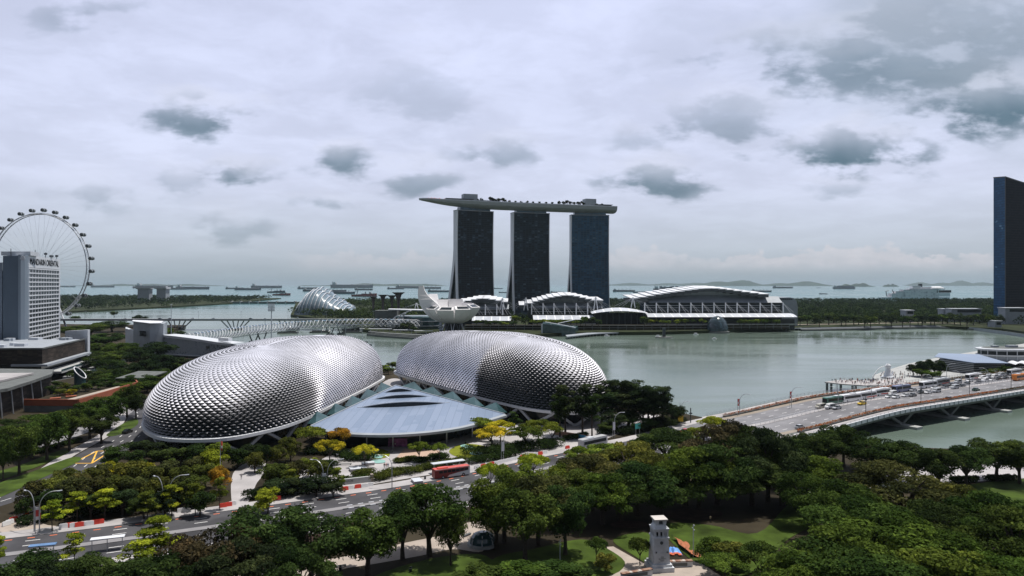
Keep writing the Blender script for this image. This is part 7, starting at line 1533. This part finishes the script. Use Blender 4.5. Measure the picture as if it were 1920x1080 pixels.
M['tile'] = cellmat('worn_coping', [(0., (.20, .10, .07)), (.4, (.28, .17, .12)), (.7, (.45, .40, .36))], .55, 3., 'x', .9)
for lab, (xa, ya), (xb, yb) in (('low memorial wall with worn red coping right of the tower', (1252, 1064), (1298, 1062)), ('low memorial wall with worn red coping left of the tower', (1165, 1088), (1222, 1078))):
    a, c = G(xa, ya), G(xb, yb); t2 = thing('memorial_wall', lab, 'wall', tuple((a+c)/2), math.atan2(c.y-a.y, c.x-a.x)); Lw = (c-a).length
    b = MB(); b.bb(-Lw/2, Lw/2, -.3, .3, -.5, 1.2); b.build('wall', M['stone'], t2); b = MB(); b.bb(-Lw/2, Lw/2, -.45, .45, 1.2, 1.42); b.build('coping', M['tile'], t2); b = MB(); b.bb(-Lw/2+.4, Lw/2-1.2, -.34, -.31, .3, .95); b.build('dark_panel', M['darkconc'], t2)
t = thing('tarpaulin_heap', 'crumpled blue tarpaulin heap on the lawn behind the memorial tower', 'tarpaulin', tuple(G(1262, 1034))); r = random.Random(2)
hm = [[r.uniform(.1, .9) for _ in range(9)] for _ in range(9)]
b = MB(); b.grid(lambda i, j: (-1.6+3.2*i, -2.2+4.4*j, hm[int(i*8)][int(j*8)]*math.sin(PI*min(max(i, .05), .95))*math.sin(PI*min(max(j, .05), .95))*1.2), 8, 8); b.build('sheet', M['bluetarp'], t)
t = thing('orange_bag_pile', 'pile of orange bags beside the blue tarpaulin', 'bags', tuple(G(1266, 1041)))
for k in range(9): b = MB(); b.lathe([(.2, 0), (.42, .15), (.42, .35), (.15, .5)], (r.uniform(-1.3, 1.3), r.uniform(-.5, .5), 0), 8); b.build('bag', mat('orange_bag', (.60, .13, .05), .7), t)
t = thing('orange_safety_net', 'orange mesh safety net fence slanting down to the memorial path', 'fence', tuple(G(1270, 1030))); a, c = G(1260, 1012), G(1295, 1046)
b = MB(); b.grid(lambda i, j: tuple(a.lerp(c, i)+Vector((2.6*j+.3*math.sin(9*i), -.4*j, .12+.75*(1-j)**2+.10*math.sin(13*i+5*j)))), 16, 4); b.build('net', M['orangenet'], t, world=True)
for k in range(5): p = a.lerp(c, k/4); b = MB(); b.tube([p, p+Vector((0, 0, 1.3))], .05, 5); b.build('post', M['darksteel'], t, world=True)
for k, (px, py, hh, lb) in enumerate(((1050, 1050, 4.6, 'slim white lamp post on the front lawn'), (1300, 1045, 7.2, 'slim white lamp post by the orange safety net'), (1433, 1075, 5, 'slim grey lamp post among the spreading trees'))):
    o = thing('park_lamp', lb, 'lamp post', tuple(G(px, py)), 0, 'slim park lamp posts'); b = MB(); b.tube([(0, 0, 0), (0, 0, hh)], [.10, .07], 7); b.build('post', M['lightgrey'], o)
    for q in range(3): b = MB(); b.box((.16*(-1)**q, -.05, hh-.2-.5*q), (.28, .18, .22)); b.build('spotlight', M['lightgrey'], o)
# bus shed, shelters, benches, walls on the forecourt
t = thing('white_shed', 'grey curved glass shed with white frame under the park trees', 'shed', tuple(G(905, 1022)), .25, None, (.8, .8, .85)); b = MB(); b.lathe([(3.2, 0), (3.2, 1.4), (2.9, 2.4), (2.2, 3.2), (1., 3.7)], n=14, sx=1.15); b.build('glass_shell', M['tealglass'], t); b = MB()
for q in range(7): a_ = 2*PI*q/7; b.tube([(3.75*math.cos(a_), 3.25*math.sin(a_), 0), (3.75*math.cos(a_), 3.25*math.sin(a_), 1.4), (2.6*math.cos(a_), 2.3*math.sin(a_), 3.2)], .12, 5)
b.build('frame', M['white'], t); b = MB(); b.lathe([(3.9, 0), (3.9, .7)], n=14, sx=1.15, sy=1.05); b.build('plinth', M['concrete'], t)
def bench(p, label, rz, w=2.4):
    o = thing('bench', label, 'bench', tuple(p), rz, 'benches'); b = MB(); b.bb(-w/2, w/2, -.3, .3, .38, .5); b.build('seat', M['darkconc'], o)
    for x in (-w*.4, w*.4): b = MB(); b.bb(x-.12, x+.12, -.25, .25, 0, .38); b.build('leg', M['concrete'], o)
bench(G(876, 1005), 'dark bench on the park path by the grey shed', .9); bench(G(730, 850), 'curved bench edge by the small round lawn', .8, 4); bench(G(843, 842), 'bench edge by the round yellow green lawn', .6, 4); bench(G(648, 872), 'dark bench before the hedge under the orange tinged tree', .1, 4); bench(G(850, 1058.5) if False else G(640, 1064), 'small dark bench on the path beneath the front trees', .4, 2)
o = thing('bus_stop_shelter', 'long white roofed bus stop shelter behind the red city bus', 'bus shelter', tuple(G(840, 884, 0)), ra, 'bus stop shelters'); b = MB(); b.bb(-5.6, 5.6, -1.2, 1.2, 3.0, 3.2); b.build('roof', M['lightgrey'], o)
for x in (-4.5, 0, 4.5): b = MB(); b.tube([(x, .8, 0), (x, .8, 3)], .1, 6); b.build('post', M['steel'], o)
o = thing('bus_stop_shelter', 'white roofed bus stop shelter by the lime trees on the front road', 'bus shelter', tuple(G(202, 1032, 0)), .36, 'bus stop shelters'); b = MB(); b.bb(-3.4, 3.4, -.9, .9, 2.8, 3.0); b.build('roof', M['white'], o)
for x in (-3., 0, 3.): b = MB(); b.tube([(x, -.7, 0), (x, -.7, 2.8)], .1, 6); b.build('post', M['steel'], o)
o = thing('bus_stop_shelter', 'blue roofed shelter at the bottom corner of the front road', 'bus shelter', tuple(G(80, 1043, 0)), .3, 'bus stop shelters'); b = MB(); b.bb(-2.6, 2.6, -.8, .8, 2.4, 2.6); b.build('roof', mat('blue_roof', (.10, .20, .38), .5), o)
for x in (-2.3, 2.3): b = MB(); b.tube([(x, -.7, 0), (x, -.7, 2.4)], .1, 6); b.build('post', M['steel'], o)
t = thing('sign_wall', 'long low grey wall with raised lettering before the forecourt hedge', 'wall', tuple(G(660, 907)), .42); b = MB(); b.bb(-6.2, 5.6, -.4, .4, 0, 1.7); b.build('wall', M['concrete'], t); b = MB(); b.bb(5.6, 6.4, -.5, .5, 0, 2.3); b.build('end_post', M['tan'], t); text('ESPLANADE', .95, t, (-2.2, -.44, 1.0), (PI/2, 0, 0), M['darkconc'], ext=.03)
t = thing('curved_wall', 'low curved tan wall with blue panel in front of the rounder dome', 'wall', tuple(G(1085, 818)), .0); b = MB(); q = [G(1040, 815), G(1070, 819), G(1100, 824), G(1120, 827)]; q = spline(q, 5)
for a, c in zip(q, q[1:]): b.beam(a+Vector((0, 0, .8)), c+Vector((0, 0, .8)), .6, 1.6)
b.build('wall', mat('tan_wall', (.36, .22, .15), .8), t, world=True); b = MB(); a, c = G(1084, 822), G(1099, 824.5); b.beam(a+Vector((0, -.35, .9)), c+Vector((0, -.35, .9)), .1, 1.5); b.build('blue_panel', mat('blue_panel', (.05, .25, .42), .6), t, world=True)
for k, (px, py, w_, d_, lb) in enumerate(((671, 882, 5, 3, 'pale stone step block by the glass skylight'), (690, 872, 4, 2, 'long pale stone bench block under the lone tree'), (782, 905, 2.6, 4, 'pale ramp edge between the two flowering hedges'), (646, 853, 6, 5, 'slanting pale skylight box beside the pavilion corner'), (884, 868, 2., 3, 'pale steps at the end of the red bus'))):
    o = thing('stone_block', lb, 'stone block', tuple(G(px, py)), .4, 'pale stone blocks on the forecourt'); b = MB(); b.bb(-w_/2, w_/2, -d_/2, d_/2, 0, .8); b.build('base', M['paving'], o); b = MB(); b.bb(-w_/2-.1, w_/2+.1, -d_/2-.1, d_/2+.1, .8, .95); b.build('cap_slab', M['lightgrey'], o)
for k, (px, py, lb) in enumerate(((770, 1073, 'first dark bollard on the path under the front trees'), (613, 1078, 'dark bollard lowest on the path under the front trees'), (638, 1070, 'dark bollard beside the path bench'), (873, 832, 'black litter bin by the round lawn'), (797, 899, 'small grey bollard by the bus stop'))):
    o = thing('bollard', lb, 'bollard', tuple(G(px, py)), 0, 'bollards'); b = MB(); b.lathe([(.3, 0), (.3, 1.0), (.22, 1.15)], n=10); b.build('post', M['dark'], o); b = MB(); b.lathe([(.32, .8), (.32, .92)], n=10); b.build('band', M['steel'], o)
# boats in the bay
def boat(px, wy, L_, label, col, dark=False):
    Y = (H-WZ)*F/(wy-HY); o = thing('boat', label, 'boat', (X(px, Y), Y, WZ), .1, 'small boats in the bay'); b = MB(); pl = [(-.5, .2), (.25, .24), (.5, 0), (.25, -.24), (-.5, -.2)]; n = 5
    b.add([(x*L_*.9, y*L_*.8, -.2) for x, y in pl]+[(x*L_, y*L_, L_*.11) for x, y in pl], [(i, (i+1) % n, n+(i+1) % n, n+i) for i in range(n)]+[(9, 8, 7, 6, 5)[::-1]]); b.build('hull', mat('boat_hull', col, .5), o)
    b = MB(); b.bb(-.25*L_, .12*L_, -.15*L_, .15*L_, L_*.11, L_*.28); b.build('cabin', M['dark'] if dark else M['white'], o)
    b = MB(); b.bb(-.3*L_, .18*L_, -.18*L_, .18*L_, L_*.28, L_*.31); b.build('roof', M['lightgrey'] if not dark else M['dark'], o)
boat(685, 648.5, 14, 'dark tour boat between the domes and the lotus museum', (.03, .04, .045), True); boat(691, 659.5, 9, 'small pale boat below the dark tour boat', (.35, .37, .38)); boat(680, 622, 14, 'pale boat under the helix footbridge end', (.4, .42, .44))
boat(1234, 631.5, 7, 'white boat moored beside the fountain raft', (.75, .76, .78)); boat(1305, 627.5, 7, 'white boat between the fountain raft and the glass globe', (.75, .76, .78)); boat(1340, 636, 6, 'white boat alone in the bay below the glass globe', (.7, .72, .74)); boat(1138, 630.5, 7, 'white boat off the boardwalk near the angular pavilion', (.75, .76, .78)); boat(1152, 627.5, 9, 'low pale boat tied along the boardwalk', (.5, .52, .54)); boat(1200, 627.5, 9, 'second pale boat tied along the boardwalk', (.5, .52, .54))
boat(486, 542.5, 45, 'small lone boat offshore above the channel mouth', (.06, .07, .08), True) if False else None
# trees and terraces on the roof deck
r = random.Random(3)
for k, (s, h_) in enumerate(((.345, 11), (.36, 9), (.378, 9), (.405, 10), (.418, 8), (.70, 9), (.742, 11), (.78, 9), (.815, 10), (.83, 8), (.595, 7), (.53, 7), (.47, 6), (.66, 7), (.352, 10), (.39, 9), (.44, 7), (.50, 6), (.56, 6), (.63, 7), (.72, 9), (.76, 9), (.80, 10), (.90, 7), (.93, 7), (.28, 7), (.30, 8))):
    p, a_ = axp(s, 6); me, tm = proto('shore', k % 3); o = thing('tree', f'dark little tree on the long roof deck, {ordinal(sorted((.345,.36,.378,.405,.418,.70,.742,.78,.815,.83,.595,.53,.47,.66,.352,.39,.44,.50,.56,.63,.72,.76,.80,.90,.93,.28,.30)).index(s)+1)} from its pointed tip', 'tree', tuple(p), r.random()*6, 'trees on the roof deck', (h_/9*.8, h_/9*.8, h_/9)); c = link('crown', me, o); c.color = (.022, .032, .014, 1); link('trunk', tm, o)
for k in range(9):
    p, a_ = axp(.045+.012*k, r.uniform(-8, 8)); o = thing('parasol', f'tiny red parasol on the pointed tip of the roof deck, {ordinal(k+1)} from the tip', 'parasol', tuple(p), 0, 'red parasols on the roof deck'); b = MB(); b.lathe([(2.0, 2.4), (.1, 3.3)], n=8); b.build('canopy', M['red'], o); b = MB(); b.tube([(0, 0, 0), (0, 0, 3)], .12, 5); b.build('pole', M['steel'], o)
# channel-bridge cars
for k, px in enumerate((235, 300, 318, 362, 400, 470)): place(CAR, (X(px, 1008), 1008, 11.25), 0 if k % 2 else PI, (WH, BK_, GY, WH, SV, BK_)[k], f'tiny {("white", "black", "grey", "white", "silver", "black")[k]} car on the channel bridge, {ordinal(k+1)} from the hotel', 'cars on the channel bridge')
for o in (CAR, VAN, BUS, BUS2, LAMP, BARR):   # the patterns the copies were made from
    def wipe(q):
        for c in KIDS.get(q.name, []): wipe(c)
        bpy.data.objects.remove(q)
    wipe(o)
# ================================================================== the air
hz_ = MB(); hz_.bb(-R-200, R+200, -3200, R+200, WZ-6, 262); o = hz_.build('haze', bpy.data.materials.new('haze_air')); tag(o, 'pale humid air over the bay', None, None, 'stuff')
m = o.data.materials[0]; m.use_nodes = True; t_ = m.node_tree; t_.nodes.clear(); vo = t_.nodes.new('ShaderNodeVolumePrincipled'); ou = t_.nodes.new('ShaderNodeOutputMaterial'); t_.links.new(vo.outputs[0], ou.inputs['Volume'])
vo.inputs['Density'].default_value = 2.2e-5; vo.inputs['Color'].default_value = (.58, .72, .82, 1); vo.inputs['Anisotropy'].default_value = .1
